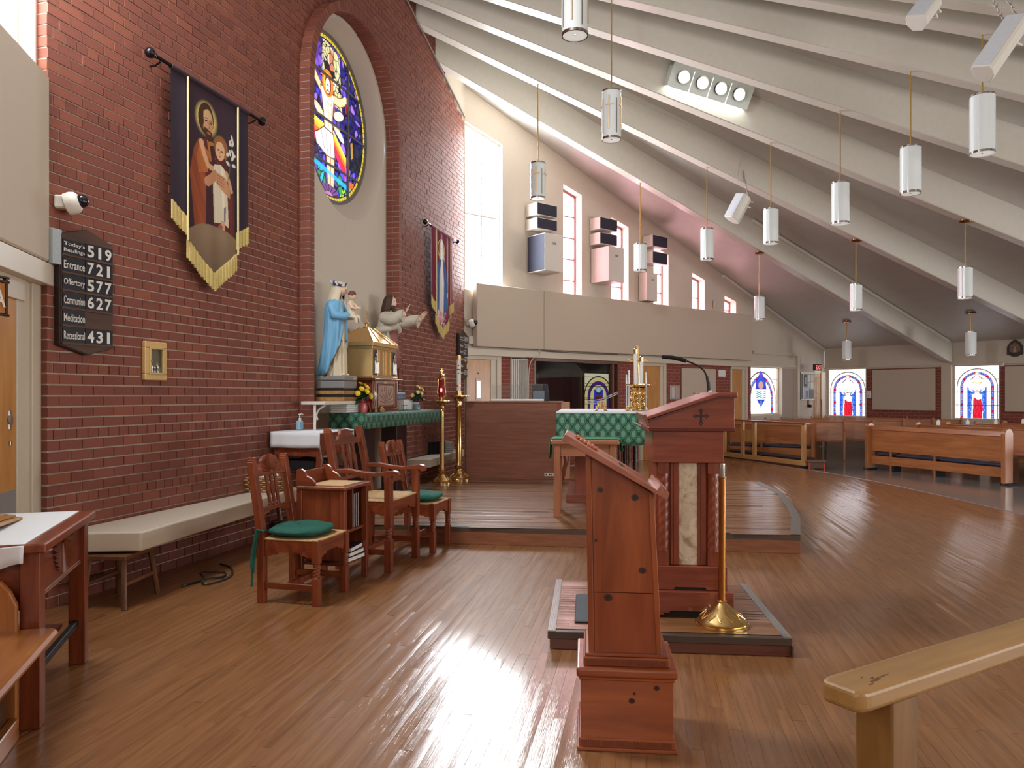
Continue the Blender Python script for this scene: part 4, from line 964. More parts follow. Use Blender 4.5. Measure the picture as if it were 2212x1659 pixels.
bx('shelf', CH['y'], tb, -.3, .4, 0, .42, .2, .22, .003)
# white cloth
c = tag(MB().build('table_runner', M_cloth), 'white linen cloth on the carved side table, its near edge hanging over', 'cloth')
m = MB(); n1, n2 = 30, 24
def clf(i, j):
    x = .485-1.09*j; y = .48-.54*i; z = .793
    if x < -.5:
        d = -.5-x; x = -.5-.006-.012*math.sin(i*14)*min(1, d*12); z = .793-d*(1.0+.25*math.sin(i*9+2))
    return (x, y+0*.01, z)
m.grid(clf, n1, n2); bpy.data.objects.remove(c)
c = tag(m.build('table_runner', M_cloth, None, smooth=True, solid=.004, loc=(tb.location[0], tb.location[1], .021), rot=(0, 0, tr)), 'white linen cloth on the carved side table, its near edge hanging over', 'cloth')
# wooden plaque lying on a black book
Mt = Matrix.Translation((tb.location[0], tb.location[1], .0215)) @ Matrix.Rotation(tr, 4, 'Z')
pl = empty('wooden_plaque', Mt @ Vector((-.02, .5, .85)), 0, 'golden wooden plaque with an engraved line lying propped on a black folder', 'plaque', rot=(Matrix.Rotation(tr, 4, 'Z') @ Matrix.Rotation(.0, 4, 'X')).to_euler())
pl.rotation_euler = (Matrix.Rotation(tr, 4, 'Z') @ Matrix.Rotation(math.radians(5), 4, 'X') @ Matrix.Rotation(math.radians(3), 4, 'Y')).to_euler()
MB().box(-.24, .26, -.36, -.03, -.012, .004).build('board', GLD['y'], pl, bevel=.006); MB().box(-.215, .235, -.335, -.055, .004, .016).build('raised_field', GLD['y'], pl, bevel=.008, seg=2)
for x in (-.17, .19): MB().lathe([(.012, 0), (.012, .003), (.004, .004)], 10, c=(x, -.3, .016)).build('screw', M_bronze, pl)
m = MB()
for i in range(22): m.box(-.02+.012*math.sin(i*2.1), -.012+.012*math.sin(i*2.1), -.14+.016*i, -.132+.016*i, .0162, .0175)
m.build('engraved_line', M_dark, pl)
bf = empty('black_folder', Mt @ Vector((-.06, .55, .797)), tr, 'black folder under the wooden plaque', 'folder'); bx('body', M_black, bf, -.2, .24, -.3, -.08, 0, .035, .004)
pp = empty('paper_sheet', Mt @ Vector((-.38, .52, .7975)), tr, 'white sheet with a printed line on the near edge of the table cloth', 'paper'); bx('sheet', M_paper, pp, -.07, .07, -.3, -.05, 0, .001, 0); bx('printed_line', M_dark, pp, -.01, .0, -.2, -.1, .001, .0014, 0); bx('printed_line', plain('pale_violet_ink', (150, 120, 160), .6), pp, .01, .013, -.22, -.06, .001, .0014, 0)
# wooden settle in the near left corner
st = empty('settle', G(117, 1360, .45)*1, 0, 'golden oak settle with a rounded end board, bottom left corner', 'bench'); st.location = (-1.96, 3.25, 0); st.rotation_euler = (0, 0, math.radians(90+18))
# local: +x runs away from the camera along the seat edge, -y out to the right
OK = {a: wood('settle_oak', (132, 72, 30), (176, 112, 56), a, rough=.3, scale=4) for a in 'xyz'}
m = MB(); m.prism([(-.0, .41), (.012, .43), (.0, .45), (.45, .46), (.45, .42)], 'x', -2.2, .02); 
k = st
MB().prism([(-.015, .425), (0, .445), (.02, .452), (.5, .462), (.5, .425), (.0, .412)], 'x', -2.3, .03).build('seat', OK['x'], st, bevel=.008, seg=2)
e = [(.14, 0), (.62, 0), (.62, .69), (.26, .69), (.2, .665), (.165, .62), (.14, .56)]
MB().prism(e, 'x', .0, .035).build('end_board', OK['z'], st, bevel=.006); bx('back_board', OK['x'], st, -2.3, 0, .56, .6, .3, .95)
bx('under_panel', plain('dark_oak_panel', (74, 48, 28), .4), st, -2.3, -.02, .17, .2, .0, .41)
bx('base_strip', OK['x'], st, -2.3, -.0, .13, .17, 0, .09, .004)
# stool and cables under the ledge
t = empty('low_stool', (-2.76, 5.36, 0), WB.rot+.2, 'small brown wooden stool pushed under the bench ledge', 'stool')
DK = {a: wood('old_stool', (84, 50, 28), (118, 74, 44), a, rough=.5) for a in 'xyz'}; bx('seat', DK['x'], t, -.2, .2, -.15, .17, .33, .36, .004)
for x in (-1, 1):
    for y in (-1, 1): MB().tube([(x*.17, y*.12, .34), (x*.22, y*.15, 0)], .02, 8).build('leg', DK['z'], t)
for y in (-1, 1): bx('stretcher', DK['x'], t, -.18, .18, y*.135-.008, y*.135+.008, .15, .175)
cb = [(-2.5, 5.75, .01), (-2.42, 5.95, .012), (-2.5, 6.1, .03), (-2.36, 6.2, .012), (-2.3, 6.05, .01), (-2.4, 5.9, .02), (-2.33, 5.8, .01), (-2.25, 6.05, .012), (-2.35, 6.35, .01), (-2.5, 6.5, .01)]
def smooth_pts(c, n=6):
    c = [Vector(q) for q in c]; out = []
    for i in range(len(c)-1):
        p0, p1, p2, p3 = c[max(i-1, 0)], c[i], c[i+1], c[min(i+2, len(c)-1)]
        for j in range(n):
            t = j/n; out.append(.5*((2*p1)+(p2-p0)*t+(2*p0-5*p1+4*p2-p3)*t*t+(3*p1-p0-3*p2+p3)*t**3))
    return out+[c[-1]]
tag(MB().tube(smooth_pts(cb), .008, 6).build('cable', M_black, smooth=True), 'tangle of black cable on the floor under the bench ledge', 'cable')
# ================================================================ altar table in the niche and what stands on it
M_skin = plain('painted_skin', (228, 192, 166), .6, var=.03); M_cream = plain('statue_cream', (214, 200, 172), .55, var=.06); M_blue = plain('statue_blue', (116, 176, 214), .5, var=.08, scale=8)
M_greys = plain('statue_plinth_grey', (138, 136, 134), .7); M_hair = plain('statue_hair', (66, 42, 32), .6); M_robe = plain('statue_robe', (206, 198, 182), .6, var=.05); M_rose = plain('statue_rose_mantle', (150, 92, 84), .6, var=.08)
M_edge = plain('mantle_gilt_edge', (92, 74, 48), .5)
def brocade(name, ground, fig, sx=.11, sz=.13, coords='xz'):    # woven ogee pattern
    m, nt, b = newmat(name); tc = N(nt, 'ShaderNodeTexCoord'); sp = N(nt, 'ShaderNodeSeparateXYZ'); nt.links.new(tc.outputs['Object'], sp.inputs[0])
    def mth(op, a, c=None):
        q = N(nt, 'ShaderNodeMath', operation=op)
        for i, w in enumerate((a, c)):
            if w is None: continue
            if isinstance(w, (int, float)): q.inputs[i].default_value = w
            else: nt.links.new(w, q.inputs[i])
        return q.outputs[0]
    u = mth('MULTIPLY', mth('ADD', sp.outputs[0], sp.outputs[1]) if coords == 'sum' else sp.outputs['xyz'.index(coords[0])], 2*PI/sx); v = mth('MULTIPLY', sp.outputs[2], 2*PI/sz)
    ab = mth('ABSOLUTE', mth('ADD', mth('COSINE', u), mth('ADD', mth('COSINE', v), mth('MULTIPLY', mth('COSINE', mth('MULTIPLY', v, 2)), .12))))     # ogee net and medallions
    net = mth('MAXIMUM', mth('LESS_THAN', ab, .2), mth('LESS_THAN', mth('ABSOLUTE', mth('SUBTRACT', ab, .95)), .1)); net2 = mth('LESS_THAN', mth('ABSOLUTE', mth('SUBTRACT', ab, .52)), .08)
    ros = mth('GREATER_THAN', mth('ADD', ab, mth('MULTIPLY', mth('MULTIPLY', mth('COSINE', mth('MULTIPLY', u, 5)), mth('COSINE', mth('MULTIPLY', v, 4))), .3)), 1.12)
    s1 = mth('MAXIMUM', mth('MULTIPLY', net2, .3), mth('MULTIPLY', ros, .9))
    r = ramp(nt, [(0, lin(ground)), (1, lin(fig))]); nt.links.new(mth('MAXIMUM', mth('MULTIPLY', net, -0.0), s1), r.inputs[0])
    r.color_ramp.interpolation = 'LINEAR'; mx = N(nt, 'ShaderNodeMix', data_type='RGBA'); nt.links.new(net, mx.inputs[0]); nt.links.new(r.outputs[0], mx.inputs[6]); mx.inputs[7].default_value = lin(tuple(int(x*.45) for x in ground))
    nt.links.new(mx.outputs[2], b.inputs['Base Color']); b.inputs['Roughness'].default_value = .7
    b.inputs['Sheen Weight'].default_value = .2
    return m
M_broc = brocade('green_brocade_side', (34, 96, 72), (84, 132, 104), .14, .17, coords='yz'); M_broc2 = brocade('green_brocade_front', (36, 104, 86), (80, 136, 112), .14, .17)
at_ = onwall('altar_table', WB, 3.68, 0, 0, label='long narrow altar table in the niche on dark slab legs', cat='table')
bx('tabletop', RW['x'], at_, 0, 2.45, -.6, -.15, 1.17, 1.245)
bx('leg', plain('dark_slab', (52, 34, 34), .5), at_, 1.32, 1.66, -.42, -.2, .17, 1.17, .006); bx('leg', plain('dark_slab', (52, 34, 34), .5), at_, .3, .64, -.42, -.2, .17, 1.17, .006)
def cloth_box(name, x0, x1, y0, y1, z, drops, mats, wav=.004, th=.004):
    # a cloth lying on a top and hanging down: drops = (x0 side, x1 side, y0 side, y1 side)
    m = MB(); n = 40; e = .006
    m.add([(x0-e, y0-e, z), (x1+e, y0-e, z), (x1+e, y1+e, z), (x0-e, y1+e, z)], [(0, 1, 2, 3)])
    def skirt(p, q, d, seed, mi):
        L = (Vector(q)-Vector(p)).length; k = max(6, int(L/.03)); nx = Vector((q[1]-p[1], p[0]-q[0], 0)).normalized(); vs = []
        for j in range(5):
            for i in range(k+1):
                a = Vector((p[0], p[1], 0)).lerp(Vector((q[0], q[1], 0)), i/k); f = j/4
                vs.append(tuple(a+nx*f*(wav*math.sin(i*.9+seed)+wav*1.2)+Vector((0, 0, z-d*f*(1+.012*math.sin(i*.5+seed))))))
        return m.add(vs, [(j*(k+1)+i+1, j*(k+1)+i, (j+1)*(k+1)+i, (j+1)*(k+1)+i+1) for j in range(4) for i in range(k)]), 4*k, mi
    spans_ = []
    if drops[2]: spans_.append(skirt((x0-e, y0-e), (x1+e, y0-e), drops[2], 0, 0))
    if drops[1]: spans_.append(skirt((x1+e, y0-e), (x1+e, y1+e), drops[1], 1, 1))
    if drops[3]: spans_.append(skirt((x1+e, y1+e), (x0-e, y1+e), drops[3], 2, 0))
    if drops[0]: spans_.append(skirt((x0-e, y1+e), (x0-e, y0-e), drops[0], 3, 1))
    return m, spans_
def mk_cloth(name, root, args, mats, label, **k):
    m, sp = cloth_box(name, *args, **k); o = m.build(name, mats, None, smooth=True, ang=50, solid=.004); o.matrix_world = root.matrix_basis.copy()
    i = 1
    for st_, n, mi in sp:
        for q in range(n): o.data.polygons[i+q].material_index = mi
        i += n
    return tag(o, label, 'cloth')
mk_cloth('altar_frontal', at_, (0, 2.45, -.6, -.16, 1.25, (.18, .18, .175, 0), None), [M_broc2, M_broc], 'green patterned cloth hanging over the narrow altar table in the niche')
AT = 1.256
def onalt(name, s, off, z=AT, **k): return onwall(name, WB, s, z, off, **k)
# white shelf on a curved bracket, and the white boxes under it
t = onwall('wall_shelf', WB, 3.08, 1.355, 0, label='white shelf on a curved bracket at the near end of the altar', cat='shelf')
bx('board', M_white, t, 0, .95, -.42, -.14, 0, .035, .003)
MB().tube([(.03, -.28, -.01), (.05, -.28, -.09), (.1, -.28, -.16)][::-1], .012, 6).tube(smooth_pts([(.04, -.28, -.24), (.06, -.28, -.14), (.12, -.28, -.06), (.26, -.28, -.012)]), .012, 6).tube([(.04, -.28, 0), (.04, -.28, -.3)], .014, 6).build('bracket', M_white, t, smooth=True)
for i in range(4):
    o = onalt('white_box', 3.62, .2, AT+.003+.0235*i, label=('bottom', 'second', 'third', 'top')[i]+' flat white box in the stack under the wall shelf', cat='box', group='stacked flat white boxes'); bx('box_body', M_paper, o, .012*(i % 2), .36, -.2, .0, 0, .022, .002)
# plinth and painted statue of a veiled woman
zz = 1.391
for i, (c, h) in enumerate(((GLD['x'], .045), (M_black, .03), (GLD['x'], .045), (M_black, .022))):
    o = onalt('riser_board', 3.71, .22, zz, label=('lowest wooden', 'lower black', 'upper wooden', 'upper black')[i]+' riser board under the blue mantled statue', cat='board', group='riser boards under the blue mantled statue'); bx('slab', c, o, -.18, .18, -.19, .15, 0, h-.001, .003); zz += h
st_ = onalt('painted_statue', 3.71, .22, zz, label='painted statue of a veiled woman in a blue mantle holding a child', cat='statue'); SZ = zz
bx('plinth', M_greys, st_, -.165, .165, -.185, .15, 0, .085, .008); bx('plinth', M_greys, st_, -.172, .172, -.19, .155, .09, .145, .01); bx('name_plate', plain('gold_plate', (220, 180, 100), .4, metal=.4), st_, .06, .12, -.194, -.19, .1, .13, 0)
def robe(rings, n=40, folds=9, amp=.07, a0=0, a1=2*PI, seed=0, hem=None):
    out = []; full = abs(a1-a0-2*PI) < 1e-6; nn = n if full else n+1
    for (z, cx, cy, rx, ry, fa) in rings:
        rr = []
        for i in range(nn):
            t = a0+(a1-a0)*i/n; k = 1+amp*fa*(math.sin(folds*t+seed+z*2)*.6+math.sin((folds*1.7)*t+seed*2-z*5)*.4); zz = z if hem is None else hem(t, z)
            rr.append((cx+rx*k*math.cos(t), cy+ry*k*math.sin(t), zz))
        out.append(rr)
    return out
def head(parent, loc, h, rot, skin, name='head'):
    m = MB(); nu, nv = 24, 18; vs = []
    m.ball((0, 0, 0), (1, 1, 1), nu, nv)
    for i, (x, y, z) in enumerate(m.v):
        jaw = 1-.28*max(0, -z)**1.3; X = .37*x*jaw; Y = .45*y; Z = .5*z
        if y < 0:
            Y -= .085*math.exp(-(x/.16)**2-((z+.12)/.22)**2)*(1 if z < .15 else .4); Y += .03*math.exp(-((abs(x)-.38)/.16)**2-((z-.08)/.12)**2); Y -= .03*math.exp(-(x/.3)**2-((z+.75)/.2)**2); Y -= .02*math.exp(-(x/.2)**2-((z+.48)/.07)**2)
        m.v[i] = (X*h, Y*h, Z*h)
    o = m.build(name, skin, parent, smooth=True, ang=80, loc=loc, rot=rot)
    e = MB()
    for s_ in (-1, 1): e.ball((s_*.14*h, -.37*h, .04*h), (.05*h, .025*h, .022*h), 8, 6); e.tube([(s_*.06*h, -.405*h, .12*h), (s_*.14*h, -.405*h, .14*h), (s_*.23*h, -.35*h, .11*h)], .014*h, 5)
    e.build('eyes', M_hair, o); MB().ball((0, -.42*h, -.245*h), (.09*h, .03*h, .025*h), 8, 6).build('lips', plain('painted_lips', (176, 96, 88), .6), o)
    return o
def hand(parent, M, s, skin, curl=.3, flip=1):
    m = MB(); m.loft([[(x*s, y*s, z*s) for x, z in ((-.35*w, -.1), (.35*w, -.1), (.4*w, 0), (.35*w, .1), (-.35*w, .1), (-.4*w, 0))] for y, w in ((0, .55), (-.25, .95), (-.6, 1.05), (-.85, .95))])
    for k, (x, L) in enumerate(((-.3, .62), (-.1, .75), (.1, .8), (.29, .7))):
        p = [(x*s, -.8*s, 0), (x*1.1*s, (-.8-L*.4)*s, -.03*curl*s), (x*1.15*s, (-.8-L*.72)*s, -.2*curl*s), (x*1.15*s, (-.8-L)*s, -.45*curl*s)]; m.tube(p, [.085*s, .08*s, .07*s, .045*s], 6)
    m.tube([(flip*.3*s, -.2*s, 0), (flip*.52*s, -.42*s, -.06*s), (flip*.6*s, -.68*s, -.1*s), (flip*.6*s, -.85*s, -.12*s)], [.11*s, .1*s, .085*s, .05*s], 6)
    m.xf(0, M); return m.build('hand', skin, parent, smooth=True, ang=70)
B0 = .145
m = MB(); m.loft(robe([(B0, 0, .01, .12, .13, .5), (B0+.1, 0, .0, .118, .11, .8), (B0+.3, 0, -.01, .115, .095, .8), (B0+.5, 0, -.012, .11, .09, .6), (B0+.65, 0, -.01, .12, .085, .4), (B0+.8, 0, -.01, .13, .08, .2), (B0+.87, 0, -.02, .08, .06, .1), (B0+.92, 0, -.03, .04, .042, 0)], folds=11, amp=.24))
m.build('gown', M_cream, st_, smooth=True, ang=70)
def mhem(t, z):                                # mantle hem swings low behind and lifts towards the front
    k = max(0, -math.sin(t)); return z+(.42*k**1.3)*max(0, (B0+.55-z)/.55)
m = MB(); m.loft(robe([(B0+.0, -.01, .045, .16, .165, .8), (B0+.1, -.01, .03, .155, .145, .9), (B0+.3, -.005, .012, .148, .125, 1), (B0+.5, 0, .0, .142, .115, .9), (B0+.66, 0, -.005, .152, .112, .6), (B0+.76, 0, -.0, .158, .105, .4), (B0+.83, 0, .0, .135, .09, .2), (B0+.88, 0, -.005, .085, .07, .1)], n=90, folds=8, amp=.17, a0=-PI*.42, a1=PI*1.42, seed=1, hem=mhem), closed=False, cap=False)
m.build('mantle', M_blue, st_, smooth=True, ang=80, solid=.008)
m = MB()                                       # dark gilt border of the mantle
rg = robe([(B0+.0, -.01, .045, .161, .166, .8)], n=90, folds=8, amp=.17, a0=-PI*.42, a1=PI*1.42, seed=1, hem=mhem)[0]; m.tube(rg, .007, 5); m.build('mantle_border', M_edge, st_, smooth=True)
hz_ = B0+.985; hy = -.055
hd = head(st_, (0, hy-.012, hz_), .145, (math.radians(24), 0, math.radians(14)), M_skin)
m = MB(); m.loft(robe([(B0+.80, 0, .0, .138, .094, .3), (B0+.87, 0, .0, .1, .085, .3), (B0+.93, 0, -.012, .08, .088, .2), (B0+1.0, 0, -.03, .072, .082, .1), (B0+1.05, 0, -.045, .055, .062, 0), (B0+1.075, 0, -.05, .02, .025, 0)], n=30, folds=8, amp=.08, a0=-PI*.32, a1=PI*1.32), closed=False, cap=False); m.build('veil', M_cream, st_, smooth=True, ang=80, solid=.006)
MB().loft(robe([(B0+.88, 0, -.03, .066, .07, .2), (B0+.95, 0, -.03, .066, .075, .2), (B0+1.02, 0, -.04, .06, .07, .1), (B0+1.055, 0, -.05, .04, .045, 0)], n=24, folds=14, amp=.08, a0=-PI*.28, a1=PI*1.28), closed=False, cap=False).build('hair', M_hair, st_, smooth=True, solid=.006)
cr = MB(); cw = MB(); rc = random.Random(4)
for i in range(40):
    a = 2*PI*i/40+rc.uniform(-.1, .1); q = (.088*math.cos(a), hy-.0+.088*math.sin(a)+.02, B0+1.065-.035*(-math.sin(a)*.5+.5)+rc.uniform(-.012, .016)); (cw if rc.random() < .72 else cr).ball(q, rc.uniform(.011, .019), 7, 5)
cw.build('flower_crown', plain('crown_white', (214, 214, 222), .6), st_, smooth=True); cr.build('crown_leaves', plain('crown_navy', (58, 64, 92), .6), st_, smooth=True)
for sx in (-1, 1): MB().ball((sx*.05, -.1, B0+.012), (.022, .05, .016), 10, 6).build('foot', M_skin, st_, smooth=True)
m = MB(); m.tube([(-.125, -.01, B0+.78), (-.15, -.06, B0+.68), (-.09, -.14, B0+.67), (-.02, -.17, B0+.69)], [.05, .055, .045, .036], 12); m.build('sleeve', M_blue, st_, smooth=True, ang=70); m = MB(); m.tube([(.125, -.01, B0+.78), (.15, -.07, B0+.7), (.1, -.15, B0+.69), (.05, -.17, B0+.7)], [.05, .055, .045, .036], 12); m.build('sleeve', M_cream, st_, smooth=True, ang=70)
hand(st_, Matrix.Translation((-.02, -.16, B0+.70)) @ Matrix.Rotation(-.6, 4, 'Z') @ Matrix.Rotation(.5, 4, 'X'), .045, M_skin)
ch = bpy.data.objects.new('child', None); C.objects.link(ch); ch.parent = st_; ch.location = (.03, -.185, B0+.66)
MB().loft(robe([(.0, 0, -.0, .058, .05, .6), (.05, 0, .0, .062, .055, .7), (.1, 0, .01, .052, .045, .5), (.17, 0, .015, .05, .036, .2), (.2, 0, .01, .026, .024, 0)], n=22, folds=8, amp=.12)).build('gown', M_cream, ch, smooth=True, ang=70)
chh = head(ch, (0, -.004, .255), .1, (.25, 0, .2), M_skin)
MB().loft(robe([(.0, 0, .006, .04, .044, .3), (.03, 0, .004, .04, .044, .3), (.048, 0, .0, .03, .034, .2), (.057, 0, 0, .01, .012, 0)], n=18, folds=9, amp=.1)).build('hair', plain('child_hair', (96, 62, 50), .6), chh, smooth=True)
MB().tube([(-.045, 0, .165), (-.06, -.03, .11), (-.03, -.07, .1)], [.022, .02, .014], 8).tube([(.045, 0, .165), (.06, -.04, .12), (.04, -.085, .115)], [.022, .02, .014], 8).build('arms', M_skin, ch, smooth=True)
MB().tube([(-.03, -.02, .02), (-.035, -.07, 0), (-.035, -.075, -.06)], [.03, .025, .015], 8).tube([(.03, -.02, .02), (.03, -.075, .01), (.03, -.08, -.05)], [.03, .025, .015], 8).build('legs', M_cream, ch, smooth=True)
# gilded shrine on its pedestal
pd = onalt('shrine_pedestal', 4.59, 0, AT, label='cherry pedestal with a carved sunburst panel under the gold shrine', cat='pedestal')
bx('body', RW['z'], pd, -.36, .36, -.44, .02, .03, .38); bx('base', RW['x'], pd, -.38, .38, -.46, .02, .0, .035, .004); bx('cornice', RW['x'], pd, -.42, .42, -.5, .03, .38, .405, .004)
for x in (-.345, .305): bx('pilaster', RW['z'], pd, x, x+.04, -.455, -.44, .04, .36, .003)
M_pale = wood('pale_maple', (176, 140, 120), (204, 170, 150), 'z', rough=.4)
bx('pale_facing', M_pale, pd, -.30, .30, -.446, -.436, .05, .38, .002); f = bx('sunburst_panel', M_pale, pd, -.22, .22, -.458, -.444, .08, .32, .003)
m = MB(); 
for a in ((-.25, .25, .05, .075), (-.25, .25, .325, .345), (-.25, -.225, .075, .325), (.225, .25, .075, .325)): m.box(a[0], a[1], -.462, -.446, a[2], a[3])
m.build('panel_frame', RW['x'], pd, bevel=.003)
m = MB()
for i in range(9):
    a = PI*(i+.5)/9; r0, r1 = .06, min(.19/max(abs(math.cos(a)), .01), .21/max(math.sin(a), .01), .235); d = Vector((math.cos(a), 0, math.sin(a))); n_ = Vector((-d.z, 0, d.x)); p = Vector((0, -.4595, .095)); m.add([p+d*r0-n_*.003, p+d*r1-n_*.006, p+d*r1+n_*.006, p+d*r0+n_*.003], [(0, 1, 2, 3)])
for i in range(10):
    a0, a1 = PI*i/10, PI*(i+1)/10; m.add([(r*math.cos(a), -.4595, .095+r*math.sin(a)) for r, a in ((.036, a0), (.044, a0), (.044, a1), (.036, a1))], [(0, 1, 2, 3)])
m.build('carved_rays', plain('carved_groove', (104, 62, 50), .6), f)
ZT = AT+.406
tb_ = onalt('gilded_shrine', 4.54, 0, ZT, label='gold box shrine with a pyramid roof and silver relief doors on the pedestal', cat='shrine'); hw = .36
bx('body', M_goldp, tb_, -hw, hw, -.45, .03, .02, .36, .004); bx('base', M_gold, tb_, -hw-.02, hw+.02, -.47, .04, 0, .022, .003); bx('frieze', M_gold, tb_, -hw-.008, hw+.008, -.458, .035, .355, .39, .003); bx('cornice', M_goldp, tb_, -hw-.022, hw+.022, -.475, .045, .39, .44, .004)
m = MB(); a, b = hw+.01, .09; y0, y1, yc = -.463, .033, -.215
m.loft([[(-a, y0, .44), (a, y0, .44), (a, y1, .44), (-a, y1, .44)], [(-b, yc-.05, .63), (b, yc-.05, .63), (b, yc+.05, .63), (-b, yc+.05, .63)]]); roof = m.build('roof', M_gold, tb_)
m = MB()
for px, py in ((-a, y0), (a, y0), (a, y1), (-a, y1)): m.tube([(px, py, .445), (math.copysign(b, px), yc+math.copysign(.05, py-yc), .635)], .008, 6)
for q in (-.33, .33): m.tube([(q*a*1.4, y0, .445), (q*b, yc-.05, .635)], .006, 6)
m.build('roof_ribs', M_gold, roof)
MB().lathe([(.05, .63), (.052, .645), (.03, .655), (.022, .68), (.03, .695), (.012, .715), (.006, .74)], 16, c=(0, yc, 0)).box(-.004, .004, yc-.004, yc+.004, .73, .87).box(-.028, .028, yc-.004, yc+.004, .81, .819).build('finial_cross', M_gold, tb_, smooth=True)
for sx in (-1, 1):
    bx('door', M_gold, tb_, sx*.105-.1, sx*.105+.1, -.458, -.45, .035, .345, .003)
    pn = bx('relief_panel', plain('dark_silver', (92, 90, 88), .4, metal=.7), tb_, sx*.275-.05, sx*.275+.05, -.46, -.45, .04, .345, .003)
    m = MB(); x = sx*.275
    m.loft([[(x+r*math.cos(t), -.463-.6*max(0, r)*max(0, -math.sin(t)), z) for t in [2*PI*i/10 for i in range(10)]] for z, r in ((.06, .034), (.12, .03), (.2, .036), (.25, .028), (.262, .012))]); m.ball((x, -.468, .285), (.017, .014, .022), 10, 7); m.tube([(x-.03, -.47, .23), (x-.01, -.488, .19), (x+.02, -.488, .2)], .008, 6)
    for k in range(4): m.tube([(x-.024+.016*k, -.487, .06), (x-.018+.012*k, -.487, .2)], .003, 5)
    m.build('relief_figure', M_silver, pn, smooth=True, ang=60)
    m = MB()
    for k in range(5): m.box(sx*.105-.075, sx*.105+.075, -.461, -.457, .06+.058*k, .064+.058*k)
    m.tube([(sx*.105-.06, -.46, .05), (sx*.105-.06, -.46, .33)], .006, 6).tube([(sx*.105+.06, -.46, .05), (sx*.105+.06, -.46, .33)], .006, 6); m.build('door_ornament', M_gold, tb_)
bx('lock_plate', M_brass, tb_, -.03, .03, -.475, -.47, -.05, -.02, .003) if False else None
bx('lock_plate', M_brass, pd, -.03, .03, -.45, -.446, .345, .37, .002)
# statue of a robed man with outstretched arms
o = onalt('white_box', 5.75, .2, AT+.001, label='white box under the robed statue with outstretched arms', cat='box'); bx('box_body', M_paper, o, -.45, .1, -.2, .02, 0, .14, .004)
js = onalt('painted_statue', 5.34, .14, AT+.142, label='painted statue of a bearded man in white robe with both arms stretched out', cat='statue')
bx('plinth', plain('plinth_slate', (112, 122, 138), .6), js, -.17, .25, -.17, .17, 0, .1, .02)
MB().loft(robe([(.1, 0, 0, .15, .13, .6), (.3, 0, 0, .14, .115, .9), (.6, 0, 0, .135, .105, .9), (.85, 0, 0, .145, .11, .7), (1.0, 0, 0, .165, .115, .5), (1.1, 0, .0, .17, .1, .3), (1.17, 0, 0, .12, .08, .2), (1.21, 0, -.01, .05, .05, 0)], folds=12, amp=.2, n=64)).build('robe', M_robe, js, smooth=True, ang=70)
MB().loft(robe([(.42, .01, -.01, .16, .14, 1), (.6, .01, -.01, .155, .13, 1), (.8, .005, -.005, .158, .126, .9), (.93, 0, 0, .165, .128, .7)], folds=8, amp=.12, a0=-PI*.75, a1=PI*.35, seed=2), closed=False, cap=False).build('mantle', M_rose, js, smooth=True, ang=70, solid=.012)
MB().tube(smooth_pts([(.12, .1, 1.12), (.0, .12, .98), (-.16, .06, .93), (-.15, -.08, .95), (0, -.13, .99), (.1, -.12, .93)]), [.045]*31, 10).build('sash', M_robe, js, smooth=True)
jh = head(js, (0, -.045, 1.315), .175, (.12, 0, 0), M_skin)
MB().loft(robe([(-.16, 0, .04, .085, .075, .4), (-.1, 0, .03, .085, .08, .4), (0, 0, .018, .078, .082, .3), (.06, 0, .01, .066, .075, .2), (.09, 0, .005, .04, .05, .1), (.098, 0, 0, .012, .015, 0)], n=30, folds=13, amp=.1, a0=-PI*.26, a1=PI*1.26), closed=False, cap=False).build('hair', M_hair, jh, smooth=True, ang=80, solid=.012)
MB().ball((0, -.036, -.062), (.05, .042, .046), 14, 8).build('beard', M_hair, jh, smooth=True)
for sx, wr, tw in ((-1, (-.18, -.33, 1.14), .1), (1, (.22, -.40, 1.10), -.1)):
    sh = Vector((sx*.14, 0, 1.1)); el = Vector((sx*.2, -.15, 1.06)); w = Vector(wr)
    m = MB(); m.tube(smooth_pts([sh, el, el.lerp(w, .55), el.lerp(w, .86)+Vector((0, 0, -.02))], 4), [.072, .073, .074, .075, .076, .076, .077, .078, .079, .081, .084, .088, .092], 14)
    k = len(m.v); m.build('sleeve', M_robe, js, smooth=True, ang=60)
    MB().tube([el, el.lerp(w, .9), w], [.04, .036, .03], 10).build('forearm', M_skin, js, smooth=True)
    d = (w-el).normalized(); hand(js, Matrix.Translation(w) @ Matrix.Rotation(math.radians(-64), 4, 'X') @ Matrix.Rotation(sx*.4, 4, 'Y') @ Matrix.Rotation(sx*.15, 4, 'Z'), .085, M_skin, .35, -sx)
# flowers
M_leaf = plain('leaf_green', (40, 72, 42), .5, var=.25); M_yel = plain('yellow_bloom', (232, 200, 40), .6, var=.1); M_wht = plain('white_bloom', (236, 234, 226), .6); M_redb = plain('red_bloom', (170, 24, 40), .6); M_pyel = plain('pale_yellow_bloom', (232, 220, 150), .6); M_ribbon = plain('red_ribbon', (178, 36, 52), .35)
def bloom(mat, r, n=14, lay=3):
    m = MB()
    for l in range(lay):
        for i in range(n):
            a = 2*PI*(i+.5*l)/n; t = .25+.42*l; d = Vector((math.cos(a)*math.cos(t), math.sin(a)*math.cos(t), math.sin(t))); s_ = Vector((-math.sin(a), math.cos(a), 0)); R = r*(1-.14*l)
            m.add([d*R*.15, d*R*.6+s_*R*.17, d*R, d*R*.6-s_*R*.17], [(0, 1, 2, 3)])
    m.ball((0, 0, r*.2), (r*.3, r*.3, r*.22), 8, 5); return m.mesh('blossom', mat)
BL = {k: bloom(*v) for k, v in {'y': (M_yel, .042, 14, 2), 'w': (M_wht, .07, 20, 4), 'r': (M_redb, .04, 10, 4), 'p': (M_pyel, .035, 12, 2)}.items()}
BL['yc'] = None
